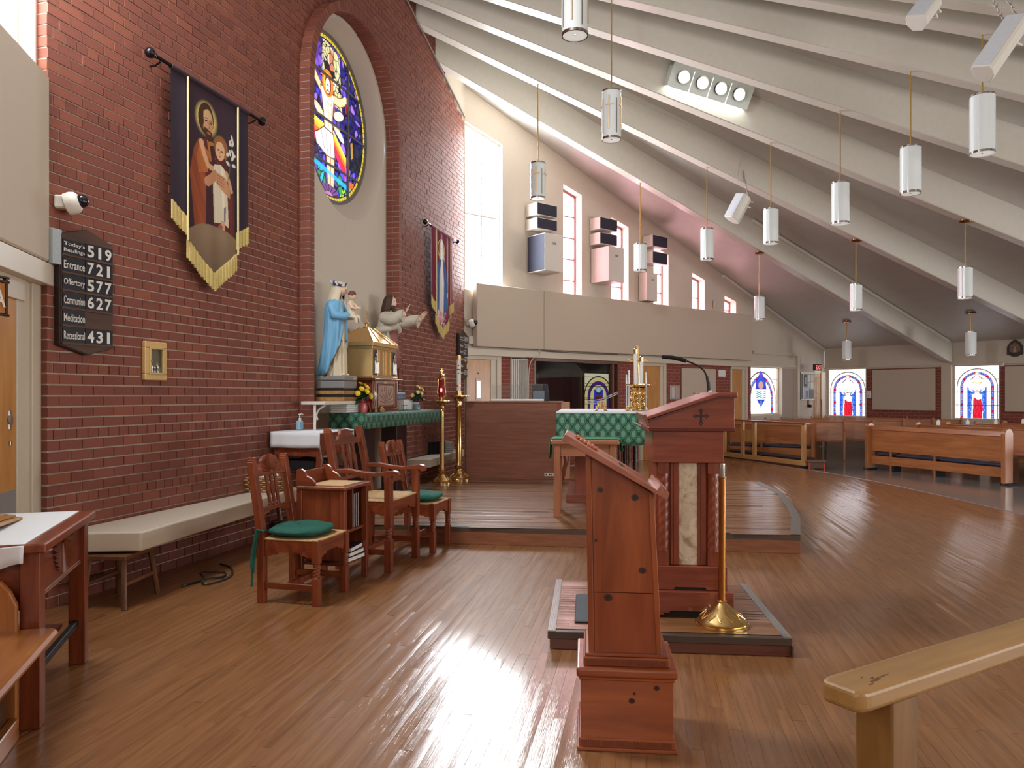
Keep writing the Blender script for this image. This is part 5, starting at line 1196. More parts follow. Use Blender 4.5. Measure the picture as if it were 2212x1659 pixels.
def bouquet(s, off, label, blooms, clear):
    t = onalt('flower_vase', s, off, AT, label=label, cat='flowers', group='flower vases on the altar table')
    pr = [(.035, 0), (.05, .01), (.052, .05), (.035, .1), (.03, .12), (.048, .15)] if clear else [(.04, 0), (.045, .06), (.038, .1), (.055, .16)]
    MB().lathe(pr, 20).build('vase', glassmat('vase_glass', (.86, .92, .95), .02, .3) if clear else plain('red_wrap', (190, 80, 84), .3, coat=.5), t, smooth=True)
    if clear: MB().lathe([(.03, .005), (.045, .015), (.046, .05), (.034, .08)], 16).build('water', plain('vase_water', (150, 168, 176), .1), t, smooth=True)
    m = MB(); rr = random.Random(hash(label) % 97 if False else len(label))
    for i in range(46):
        a = rr.uniform(0, 2*PI); e = rr.uniform(-.15, 1.1); L = rr.uniform(.1, .17); b = Vector((0, 0, .13)); d = Vector((math.cos(a)*math.cos(e), math.sin(a)*math.cos(e), math.sin(e))); s_ = Vector((-math.sin(a), math.cos(a), 0)); w = rr.uniform(.014, .03); up = Vector((0, 0, .02))
        m.add([b+d*L*.3, b+d*L*.65+s_*w+up, b+d*L*1.1-up, b+d*L*.65-s_*w+up], [(0, 1, 2, 3)])
    m.build('leaves', M_leaf, t)
    m = MB()
    for x, y, z, k in blooms: m.tube([(0, 0, .1), (x*.6, y*.6, z*.7+.03), (x, y, z)], .004, 4)
    m.build('stems', M_leaf, t)
    for x, y, z, k in blooms:
        o = bpy.data.objects.new('blossom', BL[k]); C.objects.link(o); o.parent = t; o.location = (x, y, z); d = Vector((x, y-.1, z-.16)); o.rotation_euler = d.to_track_quat('Z', 'Y').to_euler()
    m = MB()
    for i in range(2):
        sg = -1 if i else 1
        for q in range(6):
            a0, a1 = 2*PI*q/6, 2*PI*(q+1)/6; m.add([(sg*(.035+.03*math.cos(a)), -.055+w, .135+.022*math.sin(a)) for a, w in ((a0, -.012), (a1, -.012), (a1, .012), (a0, .012))], [(0, 1, 2, 3)])
        m.add([(sg*.005, -.06, .13), (sg*.02, -.06, .13), (sg*.05, -.075, .01), (sg*.03, -.07, .0)], [(0, 1, 2, 3)])
    m.lathe([(.046, .11), (.05, .12), (.046, .13)], 14); m.build('ribbon', M_ribbon, t)
    return t
bouquet(3.93, .46, 'vase of yellow and white flowers with red wrap and ribbon, near end of the altar', [(-.09, -.02, .27, 'y'), (-.02, -.05, .29, 'y'), (-.06, -.07, .24, 'y'), (.03, -.01, .31, 'y'), (-.11, .02, .22, 'y'), (.0, .04, .33, 'y'), (.06, -.1, .2, 'w'), (.09, -.02, .27, 'p'), (.11, .03, .22, 'r'), (-.03, -.1, .19, 'y')], False)
bouquet(5.62, .46, 'clear glass vase with a red rose and ribbon, far end of altar', [(-.02, -.02, .31, 'y'), (.02, -.06, .28, 'y'), (-.09, -.04, .24, 'p'), (-.05, -.08, .22, 'p'), (.05, -.09, .23, 'r'), (.1, -.03, .24, 'p'), (.11, .02, .2, 'w'), (-.1, .03, .2, 'p')], True)
for i, s in enumerate((4.17, 4.29, 4.38)):
    t = onalt('altar_bell', s, .5+.02*(i % 2), AT, label=('nearest', 'middle', 'farthest')[i]+' of the small brass bells before the pedestal', cat='bell', group='small brass bells'); MB().lathe([(.03, 0), (.024, .02), (.02, .035), (.006, .045), (.008, .055), (.004, .065)], 14).build('bell', M_brass, t, smooth=True)
t = onalt('wire_cube', 5.12, .47, AT, label='small dark wire cube stand by the pedestal', cat='stand'); m = MB()
for a in (0, .06):
    for b in (0, .06): m.tube([(a, b-.03, 0), (a, b-.03, .07)], .003, 4).tube([(0, a-.03, b+.01), (.06, a-.03, b+.01)], .003, 4).tube([(a, -.03, b+.01), (a, .03, b+.01)], .003, 4)
m.build('wire_frame', M_dark, t)
# credence table with white cloth, bottle
ct = onwall('credence_table', WB, 2.66, 0, 0, label='dark wood credence table between the brick wall and the chairs', cat='table')
bx('tabletop', CH['x'], ct, 0, .74, -.59, -.05, 1.05, 1.08); bx('apron', CH['x'], ct, .02, .72, -.57, -.07, .84, 1.05); 
for x in (.03, .67):
    for y in (-.56, -.12):
        MB().tube([(x+.02, y+.02, .95), (x+.03, y+.0, .8), (x+.0, y+.03, .55), (x+.02, y+.02, .3), (x+.02, y, .18)], [.035, .04, .028, .022, .03], 10).build('leg', CH['z'], ct, smooth=True)
bx('shelf', M_dark, ct, .03, .71, -.55, -.08, .66, .69)
mk_cloth('table_cloth', ct, (0, .74, -.59, -.05, 1.085, (.16, .16, .012, .0), None), [M_cloth, M_cloth], 'white linen cloth over the credence table behind the chairs')
t = onwall('black_receiver', WB, 2.72, .691, 0, label='black audio box on the low shelf of the credence table', cat='device'); bx('case', M_black, t, 0, .45, -.5, -.12, 0, .1, .006); bx('front_slot', M_silver, t, .02, .3, -.502, -.5, .04, .05, 0)
t = onwall('sanitizer_bottle', WB, 3.02, 1.09, .16, label='clear pump bottle of blue gel on the credence table', cat='bottle'); bp_ = plain('blue_gel', (150, 190, 206), .15)
MB().box(-.04, .04, -.024, .024, 0, .1).build('bottle', bp_, t, bevel=.014, seg=3); bx('bottle_label', plain('bottle_label_blue', (120, 160, 190), .5), t, -.03, .03, -.026, -.0245, .02, .075, 0)
MB().lathe([(.015, .1), (.016, .12), (.012, .122), (.006, .125), (.006, .155), (.014, .156), (.014, .17)], 14).tube([(0, 0, .165), (.03, -.01, .168), (.045, -.015, .158)], .005, 6).build('pump', M_white, t, smooth=True)
# wicker basket on the ledge
t = empty('wicker_basket', (-2.45, 7.5, .512), .2, 'wicker basket of folded white towels on the bench ledge behind the nearest chair', 'basket'); m = MB(); wk = plain('wicker', (176, 140, 96), .7, bump=.5, scale=60, var=.2); wk2 = plain('wicker_dark', (104, 76, 54), .7, var=.2)
for j in range(7):
    for i in range(20):
        a0, a1 = 2*PI*i/20, 2*PI*(i+1)/20; r = .17+.004*j; o_ = .007*(1 if (i+j) % 2 else -1); m.tube([((r+o_)*1.15*math.cos(a0), (r+o_)*.8*math.sin(a0), .015+.021*j), ((r+o_*1.6)*1.15*math.cos((a0+a1)/2), (r+o_*1.6)*.8*math.sin((a0+a1)/2), .015+.021*j), ((r+o_)*1.15*math.cos(a1), (r+o_)*.8*math.sin(a1), .015+.021*j)], .009, 5)
m.build('weave', wk, t); MB().lathe([(.16, 0), (.168, .15), (.16, .15), (.15, .01), (.0, .01)], 24, sx=1.1, sy=.77, cap=False).build('liner', wk2, t)
for i, (x, y, r_) in enumerate(((-.07, -.03, .075), (.06, .02, .07), (.0, -.05, .06), (.09, -.04, .055))):
    o = empty('rolled_towel', Matrix.Translation(t.location) @ Matrix.Rotation(.2, 4, 'Z') @ Vector((x, y, .135)), .4*i, ('largest', 'second largest', 'third', 'smallest')[i]+' rolled white towel heaped in the wicker basket', 'towel', 'rolled towels in the basket'); MB().lathe([(r_*.5, -.06), (r_*.6, -.055), (r_*.62, .05), (r_*.3, .058)], 14, M=Matrix.Rotation(PI/2, 4, 'Y')).build('roll', M_cloth, o, smooth=True)
# candle stands
def stand_base(m, r=.16, h=.12): m.lathe([(r, 0), (r, .012), (r*.93, .02), (r*.95, .035), (r*.88, .045), (r*.55, .085), (r*.28, h), (.05, h+.02), (.055, h+.035), (.04, h+.045)], 36)
def carve(m, r0, z0, r1, z1, n=14):
    for i in range(n):
        a, b, c = 2*PI*i/n, 2*PI*(i+.5)/n, 2*PI*(i+1)/n; f = lambda t, r, z: (r*math.cos(t), r*math.sin(t), z-.001); m.tube([f(a, r0, z0), f(b, r1, z1)], .0036, 5).tube([f(b, r1, z1), f(c, r0, z0)], .0036, 5)
t = empty('sanctuary_lamp', (-1.03, 11.15, .172), .3, 'brass sanctuary lamp stand with a red glass lamp and lit candle by the altar', 'lamp'); m = MB(); stand_base(m, .155, .13); carve(m, .13, .05, .085, .085); m.build('base', M_brass, t, smooth=True)
MB().lathe([(.045, .17), (.05, .2), (.033, .22), (.033, 1.05), (.042, 1.06), (.036, 1.08), (.045, 1.1), (.04, 1.12), (.05, 1.15), (.07, 1.17)], 20).build('pole', M_brass, t, smooth=True); MB().lathe([(.06, 1.165), (.11, 1.19), (.155, 1.2), (.155, 1.21), (.05, 1.2)], 28).build('drip_pan', M_brass, t, smooth=True)
MB().lathe([(.045, 1.21), (.05, 1.24), (.056, 1.26)], 20).build('lamp_holder', M_brass, t, smooth=True); MB().lathe([(.066, 1.51), (.07, 1.53), (.04, 1.56), (.03, 1.575), (.05, 1.585), (.02, 1.6)], 20).box(-.005, .005, -.005, .005, 1.6, 1.68).box(-.025, .025, -.005, .005, 1.64, 1.65).build('lamp_cap', M_brass, t, smooth=True)
m = MB()
for i in range(4): a = 2*PI*i/4+.5; m.tube([(.06*math.cos(a), .06*math.sin(a), 1.25), (.085*math.cos(a), .085*math.sin(a), 1.32), (.07*math.cos(a), .07*math.sin(a), 1.43), (.066*math.cos(a), .066*math.sin(a), 1.52)], .005, 6)
m.build('lamp_cage', M_brass, t); rg_, nt, b = newmat('ruby_glass'); b.inputs['Base Color'].default_value = (.25, .004, .012, 1); b.inputs['Roughness'].default_value = .08; b.inputs['Coat Weight'].default_value = .6
MB().lathe([(.045, 1.25), (.052, 1.3), (.05, 1.42), (.058, 1.52)], 24).build('ruby_glass', rg_, t, smooth=True); MB().ball((-.02, -.05, 1.36), (.016, .012, .035), 10, 8).build('flame_glow', emitmat('candle_glow', (1, .12, .1), 3.0), t, smooth=True)
t = empty('paschal_candle_stand', (-.815, 11.62, .172), .1, 'tall brass stand holding a thick white paschal candle, next to the organ', 'candle stand'); m = MB(); stand_base(m, .19, .14); carve(m, .16, .055, .1, .1, 12); m.build('base', M_brass, t, smooth=True)
MB().lathe([(.06, .18), (.068, .21), (.048, .24), (.046, 1.1), (.06, 1.12), (.05, 1.15), (.056, 1.17), (.05, 1.2), (.075, 1.235)], 22).build('pole', M_brass, t, smooth=True); MB().lathe([(.07, 1.235), (.13, 1.26), (.175, 1.27), (.175, 1.285), (.05, 1.28), (.045, 1.35), (.03, 1.35)], 30).build('drip_pan', M_brass, t, smooth=True)
t2 = empty('paschal_candle', (-.815, 11.62, .172+1.3), .1, 'thick white paschal candle with studs and a brass cap on the tall stand', 'candle'); MB().lathe([(.034, 0), (.034, .55), (.03, .556)], 20).build('wax', M_white, t2, smooth=True); MB().lathe([(.038, .53), (.038, .585), (.02, .6)], 18).build('cap', M_gold, t2, smooth=True)
m = MB()
for x, z in ((0, .44), (0, .38), (0, .32), (-.02, .38), (.02, .38)): m.ball((x, -.034, z), (.009, .007, .009), 8, 6)
m.build('studs', plain('wax_red', (140, 30, 30), .4), t2); MB().lathe([(.0355, .12), (.036, .125), (.036, .14), (.0355, .145)], 18).build('gilt_band', M_gold, t2)
# binders and books on the far ledge
for i in range(4):
    o = empty('black_binder', (-1.29+.045*i, 12.3+.03*i, .513), WB.rot-PI/2+.0, ('first', 'second', 'third', 'last')[i]+' black binder from the near end of the far ledge', 'binder', 'binders on the far ledge'); bx('cover', M_black, o, -.02, .02, -.13, .13, 0, .2, .003); bx('spine_label', M_slate, o, -.015, .015, -.132, -.13, .05, .15, 0)
for i in range(5):
    o = empty('white_book', (-1.08, 12.66, .513+.034*i), WB.rot+.05*(i-2), ('bottom', 'second', 'third', 'fourth', 'top')[i]+' white book stacked beside the black binders', 'book', 'white books on the far ledge'); bx('pages', M_paper, o, -.06, .06, -.09, .09, .003, .03, 0); bx('cover', plain('cover_grey', (150, 148, 150), .5), o, -.062, .062, -.092, .092, .03, .033, 0)
# ================================================================ altar platform, altar, organ, ambo, lectern
R5 = math.radians(-5.6); M_nos = plain('vinyl_nosing', (74, 58, 48), .45); M_step = wood('step_riser', (112, 66, 42), (140, 88, 58), 'x', rough=.4)
def boards_on(poly, ang, z, parent, name, w=.0585, seed=1, cupv=.0013):
    D = Vector((math.cos(ang), math.sin(ang), 0)); X_ = Vector((D.y, -D.x, 0)); m = MB(); rn = []; r = random.Random(seed)
    cs = [p[0]*X_.x+p[1]*X_.y for p in poly]; k = int(min(cs)/w)-1
    while k*w < max(cs):
        c = (k+.5)*w; ts = []; n = len(poly)
        for i in range(n):
            a = Vector(poly[i]); b = Vector(poly[(i+1) % n]); ca = a.x*X_.x+a.y*X_.y-c; cb = b.x*X_.x+b.y*X_.y-c
            if (ca > 0) != (cb > 0): q = a+(b-a)*(ca/(ca-cb)); ts.append(q.x*D.x+q.y*D.y)
        ts.sort()
        for t0, t1 in zip(ts[::2], ts[1::2]):
            t = t0-r.uniform(0, 1)
            while t < t1:
                L = r.choice((.7, 1, 1.3)); a, b = max(t, t0), min(t+L, t1)
                if b-a > .02:
                    tilt, cup = r.gauss(0, .02), r.gauss(.0004, cupv); vs = []
                    for tt in (a+.0008, b-.0008):
                        for x in (-w/2+.0008, 0, w/2-.0008): vs.append(X_*(c+x)+D*tt+Vector((0, 0, z+tilt*x+(cup if x == 0 else 0))))
                    m.add(vs, [(0, 1, 4, 3), (1, 2, 5, 4)]); rn += [r.random()]*6
                t += L
        k += 1
    fix = []
    for f in m.f:
        a, b, c_ = (Vector(m.v[i]) for i in f[:3]); fix.append(f if (b-a).cross(c_-a).z > 0 else f[::-1])
    m.f = fix
    o = m.build(name, M_plat, parent, smooth=True, ang=30, kind='stuff'); at = o.data.attributes.new('rnd', 'FLOAT', 'POINT'); at.data.foreach_set('value', rn); return o
fa_keep = fa; fa = math.pi/2-R5; fa = math.radians(90)+math.radians(5.6); M_plat = floor_mat('platform_board_finish', True); fa = fa_keep
PZ = .17
plat = [(-2.42, 7.71), (2.65, 6.97)]+[tuple(G(u, v, PZ).xy) for u, v in ((1729, 1140), (1729, 1120), (1722, 1104), (1713, 1091), (1694, 1067), (1676, 1057), (1660, 1050), (1641, 1041))]+[(3.2, 11.47), (-.74, 11.83), (-1.42, 11.9), (-1.75, 10.6), (-1.95, 9.8), (-2.22, 8.8)]
pf = MB().prism(plat, 'z', 0, PZ-.05).build('altar_platform', M_step, bevel=.002); tag(pf, 'low wooden altar platform with a curved far right edge', 'platform')
MB().prism(plat, 'z', PZ-.052, PZ-.004).build('nosing', M_nos, pf, bevel=.003)
o = boards_on(plat, R5, PZ, pf, 'platform_boards', seed=4)
e = [Vector((x, y, PZ+.001)) for x, y in plat[1:10]]; m = MB()
def strip(m, pts, w, h):
    vs = []
    for i, p in enumerate(pts):
        t = (pts[min(i+1, len(pts)-1)]-pts[max(i-1, 0)]).normalized(); n_ = Vector((-t.y, t.x, 0)); vs += [p+Vector((0, 0, h)), p+n_*w+Vector((0, 0, h))]
    m.add(vs, [(2*i, 2*i+2, 2*i+3, 2*i+1) for i in range(len(pts)-1)])
strip(m, e, .09, .002); m.build('edge_strip', M_alu, pf)
def fr5(name, loc, **k): return empty(name, loc, R5, **k)
# altar with green brocade and white cloth
al = fr5('altar', (.53, 8.9, 0), label='free standing altar with clustered columns under the green and white cloths', cat='altar')
bx('mensa', RW['x'], al, 0, 1.04, 0, 2.0, 1.14, 1.25, .004); bx('pedestal', RW['z'], al, .2, .55, .35, 1.65, PZ, 1.14, .004); bx('plinth', RW['x'], al, .1, .94, .2, 1.8, PZ, .26, .004)
M_marb = plain('veined_marble', (150, 110, 104), .2, var=.5, scale=14); M_marb2 = plain('dark_marble', (44, 30, 32), .2, var=.3)
for i, x in enumerate((.68, .74, .8, .86, .92)): MB().lathe([(.03, .26), (.024, .3), (.024, 1.08), (.034, 1.14)], 12, c=(x, .3+.03*(i % 2), 0)).build('column', (M_marb2, M_marb)[i % 2], al, smooth=True)
M_broc3 = brocade('altar_brocade', (50, 112, 86), (104, 150, 122), .118, .155)
mk_cloth('altar_cloth', al, (0, 1.04, 0, 2.0, 1.253, (.38, .38, .38, .38), None), [M_broc3, brocade('altar_brocade_side', (46, 112, 84), (118, 160, 132), .135, .175, 'yz')], 'green ogee patterned cloth hanging over the free standing altar', wav=.005)
m = MB(); m.add([(-.01, -.012, 1.262), (1.05, -.012, 1.262), (1.05, 2.0, 1.262), (-.01, 2.0, 1.262)], [(0, 1, 2, 3)]); m.box(-.012, 1.052, -.016, -.01, 1.245, 1.263)
o = m.build('altar_linen', M_cloth, None, solid=.003); o.matrix_world = al.matrix_basis; tag(o, 'white linen lying on top of the green altar cloth', 'cloth')
def onaltar(name, x, y, **k): return empty(name, al.matrix_basis @ Vector((x, y, 1.266)), R5, **k)
# missal stand
t = onaltar('missal_stand', .52, .55, label='brass footed book stand with silver rails open on the altar', cat='stand')
m = MB()
for i in range(4):
    a = 2*PI*i/4+.6; c_, s_ = math.cos(a), math.sin(a); m.tube(smooth_pts([(.015*c_, .015*s_, .1), (.05*c_, .05*s_, .1), (.045*c_, .045*s_, .06), (.075*c_, .075*s_, .045), (.07*c_, .07*s_, .012), (.09*c_, .09*s_, .0)], 4), .009, 6)
m.lathe([(.02, .02), (.032, .05), (.016, .08), (.03, .1), (.014, .13)], 14); m.build('foot', M_gold, t, smooth=True)
def bar(m, a, b, r=.006): m.tube([a, b], r, 6)
m = MB(); q = [(-.16, -.1, .1), (.0, -.1, .12), (.2, -.1, .21), (.2, .16, .23), (.0, .16, .14), (-.16, .16, .12)]
for a, b in zip(q, q[1:]+q[:1]): bar(m, a, b)
bar(m, q[1], q[4]); 
for k in (.35, .65): bar(m, Vector(q[1]).lerp(Vector(q[2]), k), Vector(q[4]).lerp(Vector(q[3]), k), .004)
m.build('rails', M_chrome, t, smooth=True); MB().box(-.2, .0, -.13, -.1, .09, .096).build('ledge', M_chrome, t, bevel=.002)
def candle_stand(x, y, hgt, label, s=1.0, thin=()):
    t = onaltar('altar_candlestick', x, y, label=label, cat='candlestick', group='ornate brass altar candlesticks'); m = MB()
    for i in range(3):
        a = 2*PI*i/3+.9; c_, n_ = math.cos(a), math.sin(a); m.tube(smooth_pts([(.02*c_, .02*n_, .11), (.06*c_, .06*n_, .1), (.05*c_, .05*n_, .06), (.09*c_, .09*n_, .05), (.085*c_, .085*n_, .015), (.115*c_, .115*n_, .0)], 4), [.014]*21, 7); m.ball((.1*c_, .1*n_, .02), .022, 8, 6)
        for z, r in ((.1, .05), (.15, .042), (.21, .046)): m.ball((r*c_, r*n_, z), (.018, .018, .022), 7, 5)
    m.lathe([(.05, .01), (.06, .04), (.03, .07), (.045, .1), (.024, .13), (.042, .16), (.022, .19), (.04, .22), (.026, .25), (.05, .28)], 18); b_ = m.build('stem', M_brass, t, smooth=True, ang=60)
    m = MB()
    for i in range(6): a = 2*PI*i/6; m.tube(smooth_pts([(.03*math.cos(a), .03*math.sin(a), .12), (.065*math.cos(a), .065*math.sin(a), .17), (.04*math.cos(a), .04*math.sin(a), .22), (.07*math.cos(a), .07*math.sin(a), .27)], 3), .007, 5)
    m.build('scrollwork', M_gold, t, smooth=True); MB().lathe([(.03, .28), (.1, .305), (.125, .315), (.125, .325), (.03, .315)], 28).build('drip_pan', M_brass, t, smooth=True)
    c_ = empty('altar_candle', al.matrix_basis @ Vector((x, y, 1.266+.318)), 0, label.replace('ornate brass candlestick', 'white capped candle on the candlestick'), 'candle', 'white altar candles'); MB().lathe([(.023, 0), (.023, hgt), (.02, hgt+.004)], 18).build('wax', M_white, c_, smooth=True); MB().lathe([(.025, hgt-.02), (.026, hgt+.035), (.016, hgt+.045), (.012, hgt+.05)], 16).build('cap', M_brass, c_, smooth=True)
candle_stand(.93, .32, .39, 'ornate brass candlestick nearer to the reading desk, carrying the taller candle'); candle_stand(1.02, .62, .31, 'ornate brass candlestick behind with the shorter candle')
for i, (x, y, h) in enumerate(((.86, .5, .17), (.98, .45, .22), (1.06, .42, .14), (.84, .7, .12))):
    t = empty('glass_taper', al.matrix_basis @ Vector((x, y, 1.266)), 0, ('shortest left', 'tallest', 'rightmost', 'rear left')[i]+' of the slim clear tapers among the altar candlesticks', 'taper', 'slim glass tapers'); MB().lathe([(.022, 0), (.024, .01), (.008, .02), (.007, .3), (.012, .32), (.012, .325), (.009, .33+h)], 14).build('taper', plain('clear_resin', (214, 214, 212), .08, spec=.8), t, smooth=True); MB().lathe([(.02, .32), (.022, .326), (.006, .33)], 12).build('cup', M_brass, t)
t = onaltar('altar_crucifix', .99, .85, label='slim gilt crucifix standing behind the altar candles', cat='crucifix'); MB().lathe([(.07, 0), (.06, .03), (.02, .06), (.016, .2), (.03, .22), (.012, .26)], 18).build('foot', M_gold, t, smooth=True); m = MB(); m.box(-.012, .012, -.006, .006, .25, .80); m.box(-.09, .09, -.006, .006, .62, .644)
for x, z in ((0, .81), (-.1, .632), (.1, .632)):
    m.ball((x, 0, z), (.022, .01, .022), 8, 6)
m.build('cross', M_gold, t); MB().tube([(0, -.016, .62), (.004, -.02, .52), (0, -.016, .42)], [.012, .016, .008], 8).tube([(-.08, -.01, .645), (0, -.02, .61), (.08, -.01, .645)], .006, 6).ball((0, -.018, .645), .013, 8, 6).build('corpus', M_brass, t, smooth=True)
# small table with a green strip cloth
sm = fr5('small_table', (.44, 8.02, 0), label='plain wooden side table with a green strip cloth in front of the altar', cat='table'); TW = {a: wood('table_oak', (132, 78, 48), (164, 104, 70), a, rough=.4) for a in 'xyz'}
bx('tabletop', TW['x'], sm, -.03, .69, -.03, .57, .935, .985, .012, seg=2)
for x in (.0, .59):
    for y in (0, .47): bx('leg', TW['z'], sm, x, x+.07, y, y+.07, PZ, .935, .003)
for a in ((.07, .59, .015, .035), (.07, .59, .505, .525)): bx('apron', TW['x'], sm, a[0], a[1], a[2], a[3], .81, .935, .002)
for x in (.02, .62): bx('apron', TW['y'], sm, x, x+.02, .07, .47, .81, .935, .002)
M_kel = plain('kelly_green_cloth', (40, 120, 78), .8, bump=.1, var=.08)
m = MB(); nn = 24; path = [(-.055, .78), (-.05, .85), (-.046, .93), (-.036, .985), (-.01, .992)]+[(i*.1, .9915) for i in range(1, 7)]+[(.67, .992), (.7, .985), (.712, .94), (.72, .9), (.73, .865)]
rings = [[(x+.006*math.sin(y*16+z*9)*(1 if z < .95 else 0), .07+.44*y/nn*1.0, z-.03*(y/nn)*(1 if z < .9 else 0)) for x, z in path] for y in range(nn+1)]
m.loft(rings, closed=False, cap=False); o = m.build('table_runner', M_kel, None, smooth=True, solid=.004); o.matrix_world = sm.matrix_basis; tag(o, 'kelly green strip of cloth laid across the small table', 'cloth')
# organ console
og = fr5('organ_console', (-.735, 11.8, 0), label='large plain wooden organ console behind the altar platform', cat='organ'); OG = {a: wood('organ_veneer', (122, 68, 48), (150, 90, 66), a, rough=.4, stretch=14) for a in 'xyz'}
bx('front_panel', OG['x'], og, 0, 1.5, 0, .03, PZ, 1.34, .003); bx('top_board', OG['x'], og, -.01, 1.51, -.015, .8, 1.34, 1.365, .003); bx('end_panel', OG['z'], og, 0, .03, .03, .8, PZ, 1.34); bx('end_panel', OG['z'], og, 1.47, 1.5, .03, .8, PZ, 1.34); bx('back_panel', OG['x'], og, .03, 1.47, .77, .8, PZ, 1.34); bx('edge_strip', RW['z'], og, 1.44, 1.5, -.006, 0, PZ, 1.34, .002)
bx('pale_cheek', wood('pale_beech', (176, 122, 92), (200, 148, 114), 'z', rough=.4), og, 1.5, 1.62, .02, .5, PZ, 1.352, .003)
bx('power_plate', M_white, og, 1.24, 1.385, -.012, 0, .215, .262, .003); 
for x in (1.26, 1.31, 1.345): bx('socket', M_dark, og, x, x+.02, -.0135, -.012, .226, .25, 0)
def onog(name, x, y, z=1.366, **k): return empty(name, og.matrix_basis @ Vector((x, y, z)), R5, **k)
t = onog('acrylic_screen', .38, .32, label='clear acrylic screen standing on the organ', cat='screen'); bx('sheet', glassmat('acrylic', (.93, .95, .96), .02, .35), t, 0, .82, 0, .006, .02, .255, 0); bx('rim', M_chrome, t, 0, .82, -.001, .007, .254, .259, 0)
t = onog('music_tray', .40, .06, label='white music tray lying along the top of the organ', cat='tray'); bx('tray', M_paper, t, 0, .82, 0, .22, 0, .034, .006)
t = onog('monitor', 1.02, .36, label='dark monitor leaning behind the acrylic screen on the organ', cat='monitor'); MB().prism([(0, 0), (.28, 0), (.25, .27), (.0, .27)], 'y', 0, .03).build('case', M_black, t, bevel=.006); bx('screen', plain('screen_blue_grey', (120, 130, 150), .2), t, .02, .2, -.003, 0, .03, .16, 0)
t = fr5('organ_bench', (.75, 11.2, 0), label='small bench with curved legs half hidden behind the altar', cat='bench'); bx('seat', RW['x'], t, -.06, .6, -.1, .3, .62, .66, .006)
for x in (0, .52):
    for y in (0, .24): MB().tube(smooth_pts([(x+.02, y, .63), (x+.05, y, .5), (x+.02, y, .36), (x-.0, y, .24), (x-.06, y, .185)], 4), [.04, .04, .038, .036, .034, .032, .03, .03, .03, .028, .026, .026, .026, .026, .03, .03, .03], 8).build('leg', RW['z'], t, smooth=True)
# ambo platform, mat
ap = fr5('ambo_platform', (.2037, 4.34, 0), label='low square platform with aluminium edges under the ambo', cat='platform'); AZp = .106; pw, pdp = 1.357, 1.22
bx('riser', wood('plinth_cherry', (84, 44, 34), (112, 62, 48), 'x', rough=.4), ap, .012, pw-.0, .012, pdp, 0, .06, .003); bx('nosing', M_nos, ap, 0, pw, 0, pdp, .06, AZp-.003, .004); bx('corner_trim', M_nos, ap, pw-.004, pw+.008, -.004, .02, 0, .06, .002)
c5, s5 = math.cos(R5), math.sin(R5); T5 = lambda x, y: (.2037+c5*x-s5*y, 4.34+s5*x+c5*y)
boards_on([T5(.045, .03), T5(pw-.045, .03), T5(pw-.045, pdp-.02), T5(.045, pdp-.02)], R5, AZp, None, 'platform_boards', seed=8, cupv=.0006)
o = C.objects[-1] if False else [q for q in bpy.data.objects if q.name.startswith('platform_boards')][-1]; o.parent = ap; o.matrix_parent_inverse = Matrix.Translation((.2037, 4.34, 0)).inverted() if False else (Matrix.Translation((.2037, 4.34, 0)) @ Matrix.Rotation(R5, 4, 'Z')).inverted()
for x in (0, pw-.045):
    m = MB(); m.box(x, x+.045, 0, pdp, AZp-.004, AZp+.003)
    for k in range(4): m.box(x+.006+.01*k, x+.010+.01*k, .002, pdp-.002, AZp+.003, AZp+.0045)
    m.build('edge_strip', M_alu, ap, bevel=.001)
t = empty('floor_mat', ap.matrix_basis @ Vector((.15, .16, AZp+.002)), R5, 'dark rubber mat on the ambo platform, mostly behind the pine lectern', 'mat'); MB().box(0, .32, 0, .62, 0, .012).build('mat_sheet', plain('grey_rubber', (62, 68, 74), .7), t, bevel=.006)
for q in t.children: pass
# ambo
ab = empty('ambo', (1.08, 4.585, 0), R5, 'tall cherry ambo with a stone panel, twisted columns and incised cross', 'lectern'); AD = .72
bx('lower_plinth', AM['x'], ab, -.255, .255, .0, AD, .175, .265, .004)
MB().prism([(-.255, .107), (-.19, .107), (-.19, .122), (-.16, .122), (-.16, .135), (-.13, .135), (-.12, .147), (.12, .147), (.13, .135), (.16, .135), (.16, .122), (.19, .122), (.19, .107), (.255, .107), (.255, .18), (-.255, .18)], 'y', 0, .03).build('plinth_skirt', AM['x'], ab, bevel=.002)
bx('plinth_core', M_dark, ab, -.24, .24, .03, AD-.01, .107, .175, 0); bx('plinth_side', AM['y'], ab, .235, .255, .03, AD, .107, .175, .002)
bx('upper_plinth', AM['x'], ab, -.215, .222, .03, AD-.03, .30, .412, .004); MB().prism([(-.215, .268), (-.1, .268), (-.09, .285), (.09, .285), (.1, .268), (.222, .268), (.222, .305), (-.215, .305)], 'y', .03, .05).build('plinth_skirt', AM['x'], ab, bevel=.002); bx('plinth_core', M_dark, ab, -.2, .21, .05, AD-.05, .265, .3, 0)
bx('shaft', AM['z'], ab, -.2, .19, .085, AD-.09, .412, 1.045, .003)
trav, nt, b = newmat('travertine'); tc = N(nt, 'ShaderNodeTexCoord'); n1 = N(nt, 'ShaderNodeTexNoise'); n1.inputs['Scale'].default_value = 9; n1.inputs['Detail'].default_value = 8; n1.inputs['Distortion'].default_value = 1.2; nt.links.new(tc.outputs['Object'], n1.inputs[0]); r_ = ramp(nt, [(.3, lin((150, 118, 92))), (.45, lin((206, 184, 156))), (.6, lin((222, 206, 182))), (.75, lin((186, 156, 124)))]); nt.links.new(n1.outputs[0], r_.inputs[0]); nt.links.new(r_.outputs[0], b.inputs['Base Color']); b.inputs['Roughness'].default_value = .4
